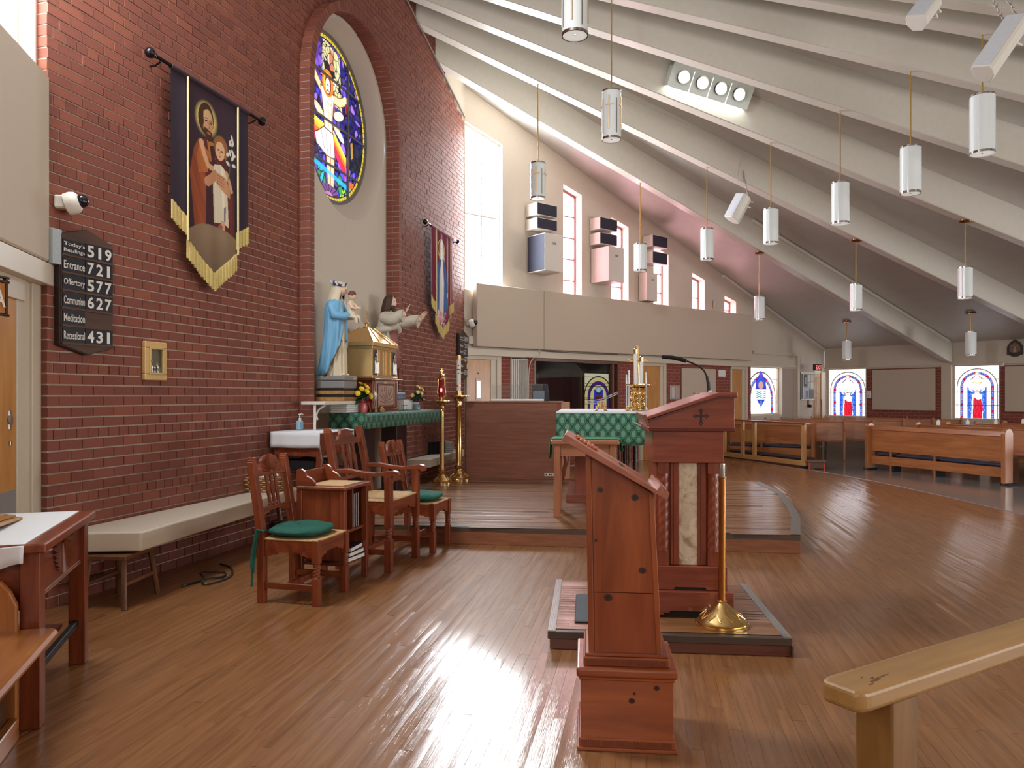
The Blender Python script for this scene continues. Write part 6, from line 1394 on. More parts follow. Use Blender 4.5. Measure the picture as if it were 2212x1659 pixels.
n2 = N(nt, 'ShaderNodeTexNoise'); n2.inputs['Scale'].default_value = 45; n2.inputs['Detail'].default_value = 3; nt.links.new(tc.outputs['Object'], n2.inputs[0]); r2 = ramp(nt, [(.33, (0, 0, 0, 1)), (.42, (1, 1, 1, 1))]); nt.links.new(n2.outputs[0], r2.inputs[0]); bp = N(nt, 'ShaderNodeBump'); bp.inputs['Strength'].default_value = .5; bp.inputs['Distance'].default_value = .004; nt.links.new(r2.outputs[0], bp.inputs['Height']); nt.links.new(bp.outputs[0], b.inputs['Normal'])
bx('stone_panel', trav, ab, -.062, .05, .07, .09, .413, 1.043, .002)
for x in (-.115, .05): bx('stile', AM['z'], ab, x, x+.052, .062, .09, .413, 1.043, .004); 
for x in (-.098, .066): bx('stile_groove', plain('groove_dark', (60, 26, 18), .5), ab, x, x+.004, .0605, .063, .42, 1.04, 0)
def rope(m, x, y, z0, z1, r, turns, nl=3, n=20, k=110):
    rings = []
    for j in range(k+1):
        z = z0+(z1-z0)*j/k; rings.append([(x+r*(1+.1*abs(math.cos(nl/2*(2*PI*i/n)-PI*turns*j/k)))*math.cos(2*PI*i/n), y+r*(1+.1*abs(math.cos(nl/2*(2*PI*i/n)-PI*turns*j/k)))*math.sin(2*PI*i/n), z) for i in range(n)])
    m.loft(rings)
for x in (-.158, .142):
    m = MB(); rope(m, x, .075, .5, .975, .033, 8); m.box(x-.034, x+.034, .045, .11, .413, .5); m.box(x-.034, x+.034, .045, .11, .975, 1.043); m.build('twisted_column', AM['z'], ab, smooth=True, ang=50)
bx('lower_box', AM['x'], ab, -.225, .199, .02, AD-.02, 1.043, 1.238, .003); bx('bead', plain('ambo_bead', (96, 36, 26), .35), ab, -.258, .262, -.008, AD+.008, 1.236, 1.25, .003)
MB().prism([(-.25, 1.25), (.258, 1.25), (.258, 1.44), (.166, 1.452), (-.255, 1.30)], 'y', 0, AD).build('desk_box', AM['x'], ab, bevel=.002)
MB().prism([(-.276, 1.3), (-.27, 1.322), (.166, 1.472), (.273, 1.472), (.273, 1.447), (.17, 1.447)], 'y', -.018, AD+.02).build('desk_top', AM['x'], ab, bevel=.004)
MB().prism([(-.262, 1.288), (.17, 1.437), (.268, 1.437), (.268, 1.446), (.168, 1.446), (-.268, 1.298)], 'y', -.01, AD+.01).build('bead', plain('ambo_bead', (96, 36, 26), .35), ab)
MB().prism([(-.262, 1.262), (-.283, 1.335), (-.268, 1.338), (-.25, 1.27)], 'y', -.016, AD+.018).build('book_lip', AM['y'], ab, bevel=.003)
MB().prism([(-.25, 1.225), (-.30, 1.262), (-.296, 1.268), (-.25, 1.25)], 'y', -.01, AD+.01).build('front_ledge', AM['y'], ab, bevel=.002)
def cross_outline(s, t):                       # cross with pointed budded ends
    q = [(.13, .13), (.13, .5), (.3, .62), (.13, .78), (0, 1)]; a = [(x, y) for x, y in q]; out = []
    for k, (ar, L) in enumerate(((0, 1), (1, 1), (2, 1.35), (3, 1))):
        ca, sa = math.cos(-ar*PI/2), math.sin(-ar*PI/2)
        arm_ = [(-x, y*L if y > .2 else y) for x, y in q]+[(x, y*L if y > .2 else y) for x, y in q[-2::-1]]
        out += [((x*ca-y*sa)*s, (x*sa+y*ca)*s) for x, y in arm_[:-1]]
    return out
co = cross_outline(.05, 0); m = MB(); n = len(co); inn = [(x*.72 if abs(x) > 1e-9 else x, y*.80) for x, y in co]; inn = cross_outline(.05, 0)
def inset(poly, d):
    n = len(poly); out = []
    for i in range(n):
        p0, p1, p2 = Vector(poly[i-1]), Vector(poly[i]), Vector(poly[(i+1) % n]); e1, e2 = (p1-p0).normalized(), (p2-p1).normalized(); n1, n2 = Vector((e1.y, -e1.x)), Vector((e2.y, -e2.x)); b_ = (n1+n2)
        b_ = b_.normalized() if b_.length > 1e-6 else n1; out.append(p1+b_*d/max(.35, b_.dot(n1)))
    return out
m = MB(); ii = inset(co, .0062)
m.add([(x+.06, -.0015, z+1.328) for x, z in co]+[(p.x+.06, -.0015, p.y+1.328) for p in ii], [(i, (i+1) % n, n+(i+1) % n, n+i) for i in range(n)]); m.build('incised_cross', plain('incised_dark', (46, 20, 16), .6), ab)
t = empty('gooseneck_microphone', ab.matrix_basis @ Vector((.14, .18, 1.474)), R5, 'black gooseneck microphone on top of the ambo', 'microphone'); q = [Vector(((u-1552)/345, 0, (846-v)/345)) for u, v in ((1551, 846), (1549, 826), (1546, 812), (1540, 800), (1530, 791), (1516, 784), (1503, 779))]
MB().lathe([(.014, 0), (.014, .01)], 12).build('socket', M_white, t); MB().tube(q[:3], [.012, .011, .009], 10).build('stem', M_black, t, smooth=True); MB().tube(q[2:], .0055, 8).build('gooseneck', M_black, t, smooth=True); q2 = [Vector(((u-1552)/345, 0, (846-v)/345)) for u, v in ((1502, 779), (1490, 775), (1470, 771), (1450, 769.5))]; MB().tube(q2, [.0125, .0135, .0135, .012], 12).build('windscreen', plain('foam', (22, 22, 26), .95), t, smooth=True)
MB().lathe([(.02, 0), (.02, .006), (.006, .008)], 12, c=(-.09, -.06, -.012)).build('button', M_chrome, t)
# brass floor candlestick on the platform
t = empty('floor_candlestick', (1.232, 4.455, AZp+.001), .2, 'polished brass floor candlestick with steel socket in front of the ambo', 'candlestick'); m = MB(); m.lathe([(.155, 0), (.155, .012), (.145, .016), (.148, .028), (.138, .034), (.13, .042), (.085, .082), (.06, .1), (.03, .125), (.026, .13), (.03, .14), (.024, .146)], 44); carve(m, .128, .046, .09, .078, 12); m.build('base', M_brass, t, smooth=True, ang=50)
MB().lathe([(.02, .14), (.02, .86), (.026, .862), (.026, .868), (.02, .87)], 20).build('pole', plain('aged_brass', (190, 130, 72), .2, metal=1), t, smooth=True); MB().lathe([(.0185, .87), (.019, .94), (.0185, .945), (.016, .945), (.015, .9)], 18).build('socket', M_chrome, t, smooth=True)
# pine lectern
lc = empty('pine_lectern', (.486, 3.277, 0), R5, 'stained pine lectern with a carved sloping desk, nearest to the camera', 'lectern')
bx('base_block', PN['x'], lc, -.188, .188, -.178, .178, .02, .30, .003)
def fluted(z0, z1, ex, n, name, mat):
    m = MB(); w, d = .188+ex, .178+ex; m.box(-w, w, -d, d, z0, z1); b_ = m.build(name, mat, lc, bevel=.004)
    m = MB(); zc0, zc1 = z0+(z1-z0)*.2, z0+(z1-z0)*.8
    for i in range(n):
        x = -w+.012+(2*w-.024)*i/n; m.box(x, x+(2*w-.024)/n*.55, -d-.004, -d+.002, zc0, zc1)
    m.build('fluting', plain('flute_shade', (120, 56, 28), .45), b_); return b_
fluted(.012, .05, .008, 42, 'foot_moulding', PN['x']); bx('foot_strip', PN['x'], lc, -.204, .204, -.194, .194, 0, .014, .003)
bx('cap_lower', PN['x'], lc, -.194, .194, -.184, .184, .285, .3, .004); bx('cap_moulding', PN['x'], lc, -.205, .205, -.195, .195, .3, .338, .01, seg=3); fluted(.338, .375, -.012, 42, 'fluted_band', PN['x']); bx('cap_bead', PN['x'], lc, -.17, .17, -.16, .16, .375, .388, .004)
def colprism(x0b, x1b, x0t, x1t, y0, y1, zb, name, mat, top=None, **k):
    sl = lambda x: 1.262-.6*(x+.25)
    m = MB(); m.loft([[(x0b, y0, zb), (x1b, y0, zb), (x1b, y1, zb), (x0b, y1, zb)], [(x0t, y0, sl(x0t)), (x1t, y0, sl(x1t)), (x1t, y1, sl(x1t)), (x0t, y1, sl(x0t))]]); return m.build(name, mat, lc, **k)
colprism(-.155, .145, -.168, .112, -.13, .13, .385, 'column_core', PN['z'])
colprism(-.155, -.132, -.168, -.145, -.148, -.128, .385, 'stile', PN['z'], bevel=.002); colprism(.122, .145, .089, .112, -.148, -.128, .385, 'stile', PN['z'], bevel=.002)
bx('lower_panel', wood('pine_lower', (128, 56, 26), (164, 82, 42), 'z', rough=.35, scale=4), lc, -.131, .121, -.1435, -.128, .388, .635, .001)
m = MB(); sl = lambda x: 1.262-.6*(x+.25); m.loft([[(-.131, y, .638), (.119, y, .638), (.092, y, sl(.092)), (-.144, y, sl(-.144))] for y in (-.1435, -.128)]); m.build('upper_panel', PN['z'], lc)
def knots(lst, y, par):
    for x, z, r in lst:
        m = MB(); n = 18; m.add([(x+r*1.1*math.cos(2*PI*i/n)*(1+.12*math.sin(3*i)), y, z+r*math.sin(2*PI*i/n)) for i in range(n)], [tuple(range(n))[::-1] if False else tuple(range(n))]); o = m.build('knot', plain('pine_knot', (74, 32, 18), .5), par); m = MB(); m.add([(x+r*.5*math.cos(2*PI*i/n), y-.0004, z+r*.5*math.sin(2*PI*i/n)) for i in range(n)], [tuple(range(n))]); m.build('knot_core', plain('pine_knot_core', (46, 20, 14), .5), o)
knots([(-.107, 1.06, .012), (.035, 1.03, .014), (.066, .73, .014), (-.075, .615, .016), (-.125, .85, .006)], -.1442, lc); knots([(.12, .26, .011), (.02, .205, .012), (.03, .235, .006)], -.1785, lc)
prof = [(-.25, 1.295), (.12, 1.071), (.134, 1.094), (.147, 1.064), (.154, 1.078), (.168, 1.056), (.158, 1.03), (-.265, 1.27)]
MB().prism(prof, 'y', -.215, .2).build('desk_board', wood('pine_desk', (150, 86, 66), (176, 108, 84), 'x', rough=.35), lc, bevel=.002)
Md = Matrix.Translation((-.25, 0, 1.2955)) @ Matrix.Rotation(math.atan2(.224, .373), 4, 'Y')      # along the slope: +x downhill
m = MB(); rg2 = random.Random(2)
for i in range(5):
    for j in range(5-abs(i-2)): m.ball((.075+.018*i, -.035+.02*(j-(4-abs(i-2))/2)-.02, .005), (.011, .0115, .009), 9, 6)
for i in range(6):
    y = .02+.014*i; m.tube([(.045, y-.01, .003), (.07, y, .006), (.11+.006*(i % 3), y+.006, .003)], [.003, .005, .002], 6)
    for k in range(4): m.ball((.055+.014*k, y+(.005 if k % 2 else -.005), .006), (.007, .004, .004), 6, 4)
m.tube([(.05, -.07, .003), (.065, 0, .005), (.06, .08, .003)], .004, 6); m.tube([(.12, -.1, .003), (.14, -.02, .004), (.13, .05, .003)], .004, 6); m.xf(0, Md); m.build('carved_ornament', wood('carving', (160, 84, 50), (204, 130, 90), 'x', rough=.3), lc, smooth=True)
m = MB()
def leafcut(m, x0, x1, y, w):
    n = 10; m.add([(x0+(x1-x0)*i/n, y+w*math.sin(PI*i/n), .0008) for i in range(n+1)]+[(x0+(x1-x0)*i/n, y-w*math.sin(PI*i/n), .0008) for i in range(n-1, 0, -1)], [tuple(range(2*n))])
leafcut(m, .165, .262, -.012, .009); leafcut(m, .29, .415, -.012, .008); m.box(.262, .29, -.03, .006, 0, .0008); m.box(.268, .284, -.06, .036, 0, .0008); m.xf(0, Md); m.build('incised_cross', plain('incised_dark', (46, 20, 16), .6), lc)
m = MB(); leafcut(m, .19, .25, -.012, .004); leafcut(m, .30, .38, -.012, .004)
for i in range(len(m.v)): m.v[i] = (m.v[i][0], m.v[i][1], .0014)
m.xf(0, Md); m.build('cross_highlight', wood('carving', (160, 84, 50), (204, 130, 90), 'x', rough=.3), lc)
# handrail in the near right corner
hr = empty('handrail', (.63, 1.44, 0), math.radians(90-58.9), 'golden pine handrail on a post, bottom right corner', 'railing'); HZ = .905
pts = [(-.02, -.035), (-.012, -.046), (.01, -.05), (2.2, -.05), (2.2, .045), (.01, .045), (-.012, .04), (-.02, .028)]
MB().prism(pts, 'z', HZ-.042, HZ).build('top_rail', wood('rail_pine', (138, 100, 52), (172, 130, 78), 'x', rough=.4, scale=5), hr, bevel=.01, seg=3)
PG = wood('post_pine', (104, 70, 30), (150, 106, 54), 'z', rough=.45, scale=5)
bx('post', PG, hr, .09, .175, -.04, .04, 0, HZ-.042, .004); bx('post', PG, hr, 1.6, 1.685, -.04, .04, 0, HZ-.042, .004)
m = MB()
for a, b, y, w in ((.03, .05, -.03, .003), (.045, .085, -.022, .006), (.06, .078, -.012, .004), (.075, .12, -.016, .003), (.05, .06, .0, .003)): m.prism([(a, y), ((a+b)/2, y-w*.6), (b, y+.002), ((a+b)/2+.006, y+w)], 'z', HZ, HZ+.0005)
m.build('worn_mark', plain('worn_stain', (104, 66, 30), .5), hr)
# ================================================================ right wall fittings
def wbox(name, W, s0, s1, z0, z1, o0, o1, mat, kind='structure', bevel=.003, parent=None):
    o = MB().box(0, s1-s0, -o1, -o0, z0, z1).build(name, mat, parent, bevel=bevel, loc=W.pt(s0, 0, 0), rot=(0, 0, W.rot))
    if kind: o['kind'] = kind
    return o
for a, b in ((.843, 1.07), (1.515, 1.70), (4.13, 4.80), (5.76, 8.30), (9.06, 9.22)): wbox('wall_right_brick', WP, a, b, .02, 2.2, 0, .03, M_farbrick, bevel=0)
wbox('wall_right_brick', WP, 1.70, 4.13, .02, .86, 0, .03, M_farbrick, bevel=0)
wbox('trim_4', WP, 0.0, 9.22, 2.2, 2.325, 0, .12, M_trim); wbox('trim_5', WP, 9.3, 11.52, 2.555, 2.64, 0, .07, M_trim); wbox('trim_6', WP, 11.45, 11.56, 0.0, 2.56, 0, .08, M_trim); wbox('trim_7', WP, 9.22, 11.45, 2.24, 2.30, 0, .04, M_trim)
t = onwall('acoustic_panel', WP, .16, 0, 0, label='long cream acoustic panel band below the speakers on the window wall', cat='panel')
bx('panel_board', M_panel, t, 0, 1.66, -.18, -.04, 2.36, 3.53, .012); bx('panel_board', M_panel, t, 1.668, 8.90, -.18, -.04, 2.36, 3.53, .012)
for s in (.3, 3, 6, 8.6): bx('bracket', M_trim, t, s, s+.06, -.05, -.001, 2.5, 3.3, 0)
t = tag(MB().tube(smooth_pts([WP.pt(1.72, 2.36, .15), WP.pt(1.75, 2.26, .14), WP.pt(1.6, 2.2, .13), WP.pt(1.55, 2.0, .04), WP.pt(1.53, 1.4, .04)]), .008, 5).build('cable', M_white, smooth=True), 'white cable hanging from the acoustic panel beside the slatted grille', 'cable')
t = tag(MB().tube(smooth_pts([WP.pt(2.0, 2.345, .14), WP.pt(2.6, 2.33, .17), WP.pt(3.3, 2.335, .17), WP.pt(4.0, 2.345, .14)]), .01, 5).build('cable', plain('grey_cable', (120, 104, 96), .6), smooth=True), 'grey cable sagging along the trim over the dark glass window', 'cable')
def door(n, s0, s1, mat, label, vis=False, lj=.09, rj=.2, ztop=2.13, rec=.07):
    d = onwall('door_%d' % n, WP, s0, 0, 0, label=label, cat='door'); struct(d); w = s1-s0
    bx('door_leaf', mat, d, 0, w, -.012, .0, .01, ztop); 
    m = MB(); m.box(-lj, 0, -.05, -.001, 0, ztop+.07); m.box(w, w+rj*.55, -.03, -.001, 0, ztop); m.box(w+rj*.55, w+rj, -.055, -.001, 0, ztop+.07); m.box(-lj, w+rj, -.05, -.001, ztop, ztop+.07); m.build('door_frame', M_trim, d, bevel=.003)
    if vis: bx('vision_frame', wood('vision_wood', (150, 96, 56), (176, 120, 76), 'z'), d, w*.36, w*.62, -.02, -.012, 1.36, 1.78, .003); bx('vision_glass', plain('dark_pane', (60, 60, 72), .1), d, w*.41, w*.57, -.022, -.012, 1.41, 1.73, 0); MB().ball((w*.47, -.015, 1.87), .012, 8, 6).build('viewer', M_dark, d)
    MB().ball((.07, -.05, 1.0), .03, 10, 8).build('door_knob', M_brass, d); return d
door(2, .05, .60, M_door, 'birch door with a narrow vision panel beside the slatted grille', vis=True, lj=.03, rj=.235); door(3, 4.94, 5.55, M_door, 'birch door behind the altar candles'); door(4, 8.36, 8.83, M_door, 'narrow birch door behind the ambo', lj=.06, rj=.22)
t = onwall('slatted_grille', WP, 1.075, 0, 0, label='tall white slatted grille between two strips of brick', cat='grille'); bx('backing', M_dark, t, 0, .435, -.012, -.002, .3, 2.19, 0); m = MB()
for a in ((0, .012, .3, 2.19), (.423, .435, .3, 2.19), (0, .435, 2.15, 2.165)): m.box(a[0], a[1], -.05, -.012, a[2], a[3])
m.build('grille_frame', M_white, t)
for i in range(8): bx('slat', M_white, t, .028+.05*i, .05+.05*i, -.045, -.015, .3, 2.15, 0)
# window into the cry room and the room behind
w9 = onwall('window_9', WP, 1.727, 0, 0, label='wide dark glass window with a brown wooden frame behind the organ and altar', cat='window'); struct(w9); BR = wood('window_brown', (96, 52, 36), (126, 72, 50), 'x', rough=.4); Lw = 4.10-1.727
m = MB(); m.box(-.05, 0, -.045, .1, .86, 2.2); m.box(Lw, Lw+.05, -.045, .1, .86, 2.2); m.box(-.05, Lw+.05, -.045, .1, 2.14, 2.2); m.box(-.05, Lw+.05, -.06, .1, .86, .91); m.box(Lw-.14, Lw-.09, -.02, .1, .9, 2.15); m.build('window_frame', BR, w9, bevel=.003)
bx('pane', glassmat('grey_glass', (.72, .75, .78), .015, .35), w9, 0, Lw, .055, .061, .9, 2.15, 0)
M_cry = plain('cry_room_grey', (98, 100, 104), .7); m = MB()
c = [WP.pt(s, 0, o) for s, o in ((1.0, -.13), (1.0, -2.7), (7.4, -2.7), (7.4, -.13))]
for i in range(4):
    a, b = c[i], c[(i+1) % 4]; m.add([a, b, b+Vector((0, 0, 2.5)), a+Vector((0, 0, 2.5))], [(0, 1, 2, 3)]) if i != 3 else None
m.add(c, [(0, 1, 2, 3)]); m.add([p+Vector((0, 0, 2.5)) for p in c], [(3, 2, 1, 0)]); o = m.build('wall_cry_room', M_cry); struct(o)
s0, za = WP.pix(1172, 805, -2.5); s1, zb = WP.pix(1222, 866, -2.5); t = onwall('dark_cabinet', WP, s0, 0, -2.66, label='black cabinet inside the glazed side room', cat='cabinet'); bx('body', plain('cabinet_navy', (30, 30, 44), .5), t, 0, s1-s0, -.4, 0, 0, za, .01); bx('door_gap', M_dark, t, (s1-s0)*.5-.004, (s1-s0)*.5+.004, -.403, -.4, .05, za-.05, 0)
s0, zt = WP.pix(1259, 806, -2.66); s1, zb = WP.pix(1323, 870, -2.66)
# ---- stained glass with arched borders
M_st2 = colormat('stained_glass_bright', .3, emit=2.1, sampled=False); M_st3 = colormat('stained_glass_amber', .3, emit=.95, sampled=False)
def paint_arch(w, h, kind, bg=(252, 252, 255)):
    cz = h-.10*w-.44*w
    def f(X, Z):
        p = Paint(X, Z, bg); R = np.hypot(X, np.maximum(Z-cz, 0)); lead = (70, 66, 80)
        p.put(((R > .45*w) & (R < .48*w))*1.0, (110, 100, 84) if kind != 2 else (40, 34, 30))
        if kind == 2:
            p.put((R < .45*w)*1.0, (250, 226, 150)); p.put(((R < .36*w) & (R > .27*w))*1.0, (40, 50, 150)); p.put(((R < .36*w) & (R > .27*w) & ((X*60+Z*43) % 3 < 1))*1.0, (110, 36, 40)); p.put((R < .255*w)*1.0, (246, 226, 160))
        if kind != 2:
            p.put(((R > .33*w) & (R < .385*w) & (Z >= cz))*1.0, (176, 196, 246)); p.put(((np.abs(X) > .33*w) & (np.abs(X) < .385*w) & (Z < cz))*1.0, (176, 196, 246))
            for r0 in (.328, .386): p.put(((np.abs(R-r0*w) < .006*w) & (Z >= cz))*1.0, (60, 60, 110)); p.put(((np.abs(np.abs(X)-r0*w) < .006*w) & (Z < cz))*1.0, (60, 60, 110))
        bord = []
        for sx in (-1, 1):
            z = .02*h
            while z < cz: bord.append((sx*.355*w, z)); z += .055*w
        n = 22
        for i in range(n+1): t = PI*i/n; bord.append((.355*w*math.cos(t), cz+.355*w*math.sin(t)))
        for i, (x, z) in enumerate(bord):
            if kind == 2: continue
            k = i % 6
            if k == 0: p.ell(x, z, .042*w, .042*w, (206, 30, 64)); p.ell(x, z, .015*w, .015*w, (120, 16, 40))
            elif k in (1, 5): p.ell(x, z, .026*w, .03*w, (84, 124, 228), x*9)
            elif k == 3: p.ring(x, z, .014*w, .024*w, (120, 120, 170)); p.ell(x, z, .008*w, .02*w, (40, 60, 90))
            else: p.ell(x-.014*w, z, .012*w, .026*w, (70, 70, 180), .4); p.ell(x+.014*w, z, .012*w, .026*w, (160, 70, 130), -.4)
        if kind in (0, 3):
            p.ell(0, cz+.33*w, .05*w, .06*w, (190, 180, 186)); p.ell(0, cz+.33*w, .036*w, .045*w, (240, 230, 220))
            for sx in (-1, 1):
                p.line([(sx*.05*w, cz+.28*w), (sx*.14*w, cz+.19*w)], .024*w, (110, 54, 70)); p.line([(sx*.05*w, cz+.33*w), (sx*.12*w, cz+.37*w), (sx*.15*w, cz+.33*w)], .008*w, lead); p.line([(sx*.13*w, cz+.14*w), (sx*.05*w, cz+.06*w), (0, cz+.04*w)], .008*w, lead)
                p.poly([(sx*.22*w, cz), (sx*.22*w, -.1), (sx*.06*w, -.1), (sx*.05*w, cz-.1*w), (sx*.12*w, cz-.06*w)], (60, 110, 225)); 
                for k in range(14): p.ell(sx*(.1+.1*((k*7) % 10)/10)*w, cz-.1*w-.045*w*k, .022*w, .016*w, ((150, 200, 250), (40, 70, 200), (120, 170, 240))[k % 3], k)
                p.line([(sx*.22*w, cz), (sx*.22*w, 0)], .008*w, (60, 60, 110))
                p.line([(sx*.1*w, cz-.12*w), (sx*.18*w, cz-.05*w)], .03*w, (246, 236, 226))
            if kind == 3: p.ell(0, cz+.13*w, .1*w, .05*w, (240, 210, 90)); p.ell(0, cz+.16*w, .1*w, .045*w, bg)
            p.ell(0, cz-.1*w, .055*w, .07*w, (250, 236, 220)); p.ring(0, cz-.09*w, .085*w, .1*w, (150, 150, 190)); p.line([(-.02*w, cz-.09*w), (.02*w, cz-.09*w)], .008*w, lead)
            p.poly([(-.11*w, cz-.18*w), (.11*w, cz-.18*w), (.14*w, -.1), (-.14*w, -.1)], (246, 240, 236))
            m = p.poly([(-.08*w, cz-.25*w), (.02*w, cz-.33*w), (.1*w, cz-.3*w), (.13*w, cz-.5*w), (.12*w, -.1), (-.1*w, -.1), (-.09*w, cz-.4*w)], (226, 24, 50)); p.folds(m, 60, .4, .35)
            for k in range(5): p.line([(-.16*w+.05*k*w, cz-.35*w), (-.2*w+.07*k*w, cz-.7*w)], .006*w, (120, 90, 120))
        if kind == 1:
            q = h*.55
            p.poly([(0, q+.33*w), (.11*w, q+.2*w), (.14*w, q+.18*w), (.18*w, q), (.14*w, q-.2*w), (0, q-.34*w), (-.14*w, q-.2*w), (-.18*w, q), (-.14*w, q+.18*w), (-.11*w, q+.2*w)], (44, 56, 190))
            p.poly([(-.17*w, q-.02*w), (.17*w, q-.02*w), (.14*w, q-.2*w), (-.14*w, q-.2*w)], (238, 244, 246)); p.ell(0, q+.06*w, .08*w, .07*w, (236, 170, 40)); p.ell(0, q+.1*w, .12*w, .11*w, (80, 110, 230), 0, .35)
            for k in range(4): p.line([(-.15*w, q-.06*w-.035*w*k), (-.05*w, q-.04*w-.035*w*k), (.05*w, q-.07*w-.035*w*k), (.15*w, q-.05*w-.035*w*k)], .018*w, ((60, 180, 180), (30, 110, 110))[k % 2])
            p.ell(0, q+.26*w, .05*w, .06*w, (100, 70, 200)); p.ell(0, q-.27*w, .05*w, .05*w, (70, 130, 220)); p.ring(0, q+.36*w, .04*w, .05*w, (150, 150, 190)); p.ring(0, q-.38*w, .04*w, .05*w, (150, 150, 190))
            for sx in (-1, 1): p.line([(sx*.19*w, q), (sx*.25*w, q+.02*w), (sx*.22*w, q-.03*w)], .008*w, (160, 160, 180))
        if kind == 2:
            p.poly([(-.15*w, cz+.16*w), (.15*w, cz+.16*w), (.18*w, -.1), (-.18*w, -.1)], (44, 70, 190)); p.ell(0, cz+.13*w, .1*w, .09*w, (40, 50, 110)); p.ell(0, cz+.15*w, .075*w, .06*w, (190, 230, 240)); p.poly([(-.12*w, cz+.02*w), (.12*w, cz+.02*w), (.1*w, cz-.08*w), (-.1*w, cz-.08*w)], (120, 40, 50))
            for k in range(30): p.ell((((k*37) % 28)/100-.14)*w, cz-.1*w-((k*53) % 50)/100*w, .02*w, .015*w, ((120, 170, 240), (70, 100, 220), (30, 40, 110), (230, 220, 180))[k % 4], k)
            for k in range(8): p.line([(-.5*w, h-.16*w*k), (-.46*w, h-.16*w*k)], .01*w, (60, 50, 40)); p.put((((Z % (.16*w)) < .008*w) & ((np.abs(X) > .2*w)) & (R > .255*w))*1.0, (70, 56, 40))
        wht = (p.c.min(-1) > .72)[..., None]; return np.where(wht | (kind == 2), p.c, p.c*.5)
    return f
def arched_window(n, W, s0, s1, z0, z1, off, kind, mat, label, bg=(252, 252, 255), bars=3, fm=None, fw=.04):
    w, h = s1-s0, z1-z0; t = onwall('window_%d' % n, W, (s0+s1)/2, z0, off, label=label, cat='window'); struct(t); fn = paint_arch(w, h, kind, bg); rows = [h*i/(bars+1) for i in range(bars+2)]
    for a, b in zip(rows[:-1], rows[1:]): print_obj('glass_panel', -w/2, w/2, a+.003, b-.003, int(w*120), int((b-a)*120), fn, mat, t)
    for z in rows[1:-1]: bx('glazing_bar', M_lead, t, -w/2, w/2, -.014, -.002, z-.007, z+.007, 0)
    m = MB(); fm = fm or M_trim
    m.box(-w/2-fw, -w/2, -.05, .02, -fw, h+fw); m.box(w/2, w/2+fw, -.05, .02, -fw, h+fw); m.box(-w/2, w/2, -.05, .02, h, h+fw); m.box(-w/2, w/2, -.05, .02, -fw, 0); m.build('window_frame', fm, t, bevel=.003); return t
arched_window(10, WP, 9.26, 10.75, .97, 2.2, -.17, 1, M_st2, 'white stained glass window with a blue diamond emblem behind the ambo'); arched_window(11, WK, .10, 1.18, .88, 2.21, -.09, 0, M_st2, 'stained glass window with a red robed figure, first on the back wall beside the exit'); arched_window(12, WK, 3.50, 4.49, .88, 2.21, -.09, 3, M_st2, 'stained glass window with a red robed figure under a yellow crescent, farther along the back wall')
arched_window(13, WP, s0, s1, zt-1.35, zt, -2.64, 2, M_st3, 'amber and blue stained glass window seen through the dark glass of the side room', (250, 240, 196), 3, M_dark)
cu = onwall('dark_curtain', WP, *WP.pix(1318, 800, -2.2)[:1], 0, -2.2, label='dark curtain beside the amber window in the side room', cat='curtain'); m = MB(); m.loft([[(.0+.3*i/20, -.04*math.sin(i*1.6), z) for i in range(21)] for z in (0, 1.2, 2.4)], closed=False, cap=False); m.build('cloth', plain('charcoal_cloth', (52, 52, 54), .9), cu, smooth=True, solid=.01)
# recess panel, notice board, exit door
wbox('wall_right_recess', WP, 10.80, 11.40, .03, 2.2, 0, .01, plain('recess_paint', (176, 158, 142), .6))
t = onwall('wall_panel', WP, 6.31, 0, .03, label='cream panel on the brick between two birch doors behind the microphone', cat='panel'); bx('board', M_panel, t, 0, 1.32, -.05, -.002, 1.15, 2.11, .01)
t = onwall('paper_notice', WP, 7.80, 0, .03, label='small white paper notice right of the cream panel', cat='notice'); bx('sheet', M_paper, t, 0, .3, -.004, -.001, 1.93, 2.10, 0)
t = onwall('tract_rack', WP, 5.88, 0, .03, label='small silver rack of leaflets on brick by the door behind the altar candles', cat='rack'); bx('frame', M_silver, t, 0, .36, -.03, -.002, 1.36, 1.70, .006); 
for i, c_ in enumerate(((206, 190, 186), (176, 160, 158))): bx('leaflet', plain('leaflet_%d' % i, c_, .5), t, .04+.15*i, .17+.15*i, -.036, -.03, 1.4, 1.66, 0)
t = onwall('notice_board', WP, 11.68, 0, 0, label='glazed notice board with sheets and pictures next to the exit door', cat='notice board'); bx('case', plain('board_grey', (150, 152, 146), .5), t, 0, .72, -.04, -.002, 1.35, 2.11, .004); bx('side', plain('board_dark', (92, 94, 92), .5), t, 0, .1, -.043, -.04, 1.35, 2.11, 0); fr_ = MB()
for a in ((0, .72, 2.08, 2.12), (0, .72, 1.33, 1.36), (.1, .13, 1.36, 2.08), (.69, .72, 1.36, 2.08)): fr_.box(a[0], a[1], -.05, -.04, a[2], a[3])
fr_.build('frame', M_white, t)
for i, (a, b, c_, d_, col) in enumerate(((.15, .33, 1.72, 2.05, (72, 78, 72)), (.36, .5, 1.85, 2.05, (214, 212, 206)), (.53, .68, 1.86, 2.05, (206, 202, 196)), (.36, .5, 1.68, 1.83, (196, 196, 190)), (.53, .68, 1.66, 1.84, (220, 216, 210)), (.15, .42, 1.38, 1.68, (186, 190, 206)), (.45, .68, 1.38, 1.62, (104, 116, 106)))): bx('sheet', plain('pinned_sheet_%d' % i, col, .6), t, a, b, -.044, -.04, c_, d_, 0)
bx('picture', plain('picture_grey', (170, 166, 160), .6), t, .2, .28, -.046, -.044, 1.78, 1.98, 0); bx('picture', plain('picture_violet', (120, 124, 160), .6), t, .26, .38, -.046, -.044, 1.4, 1.6, 0)
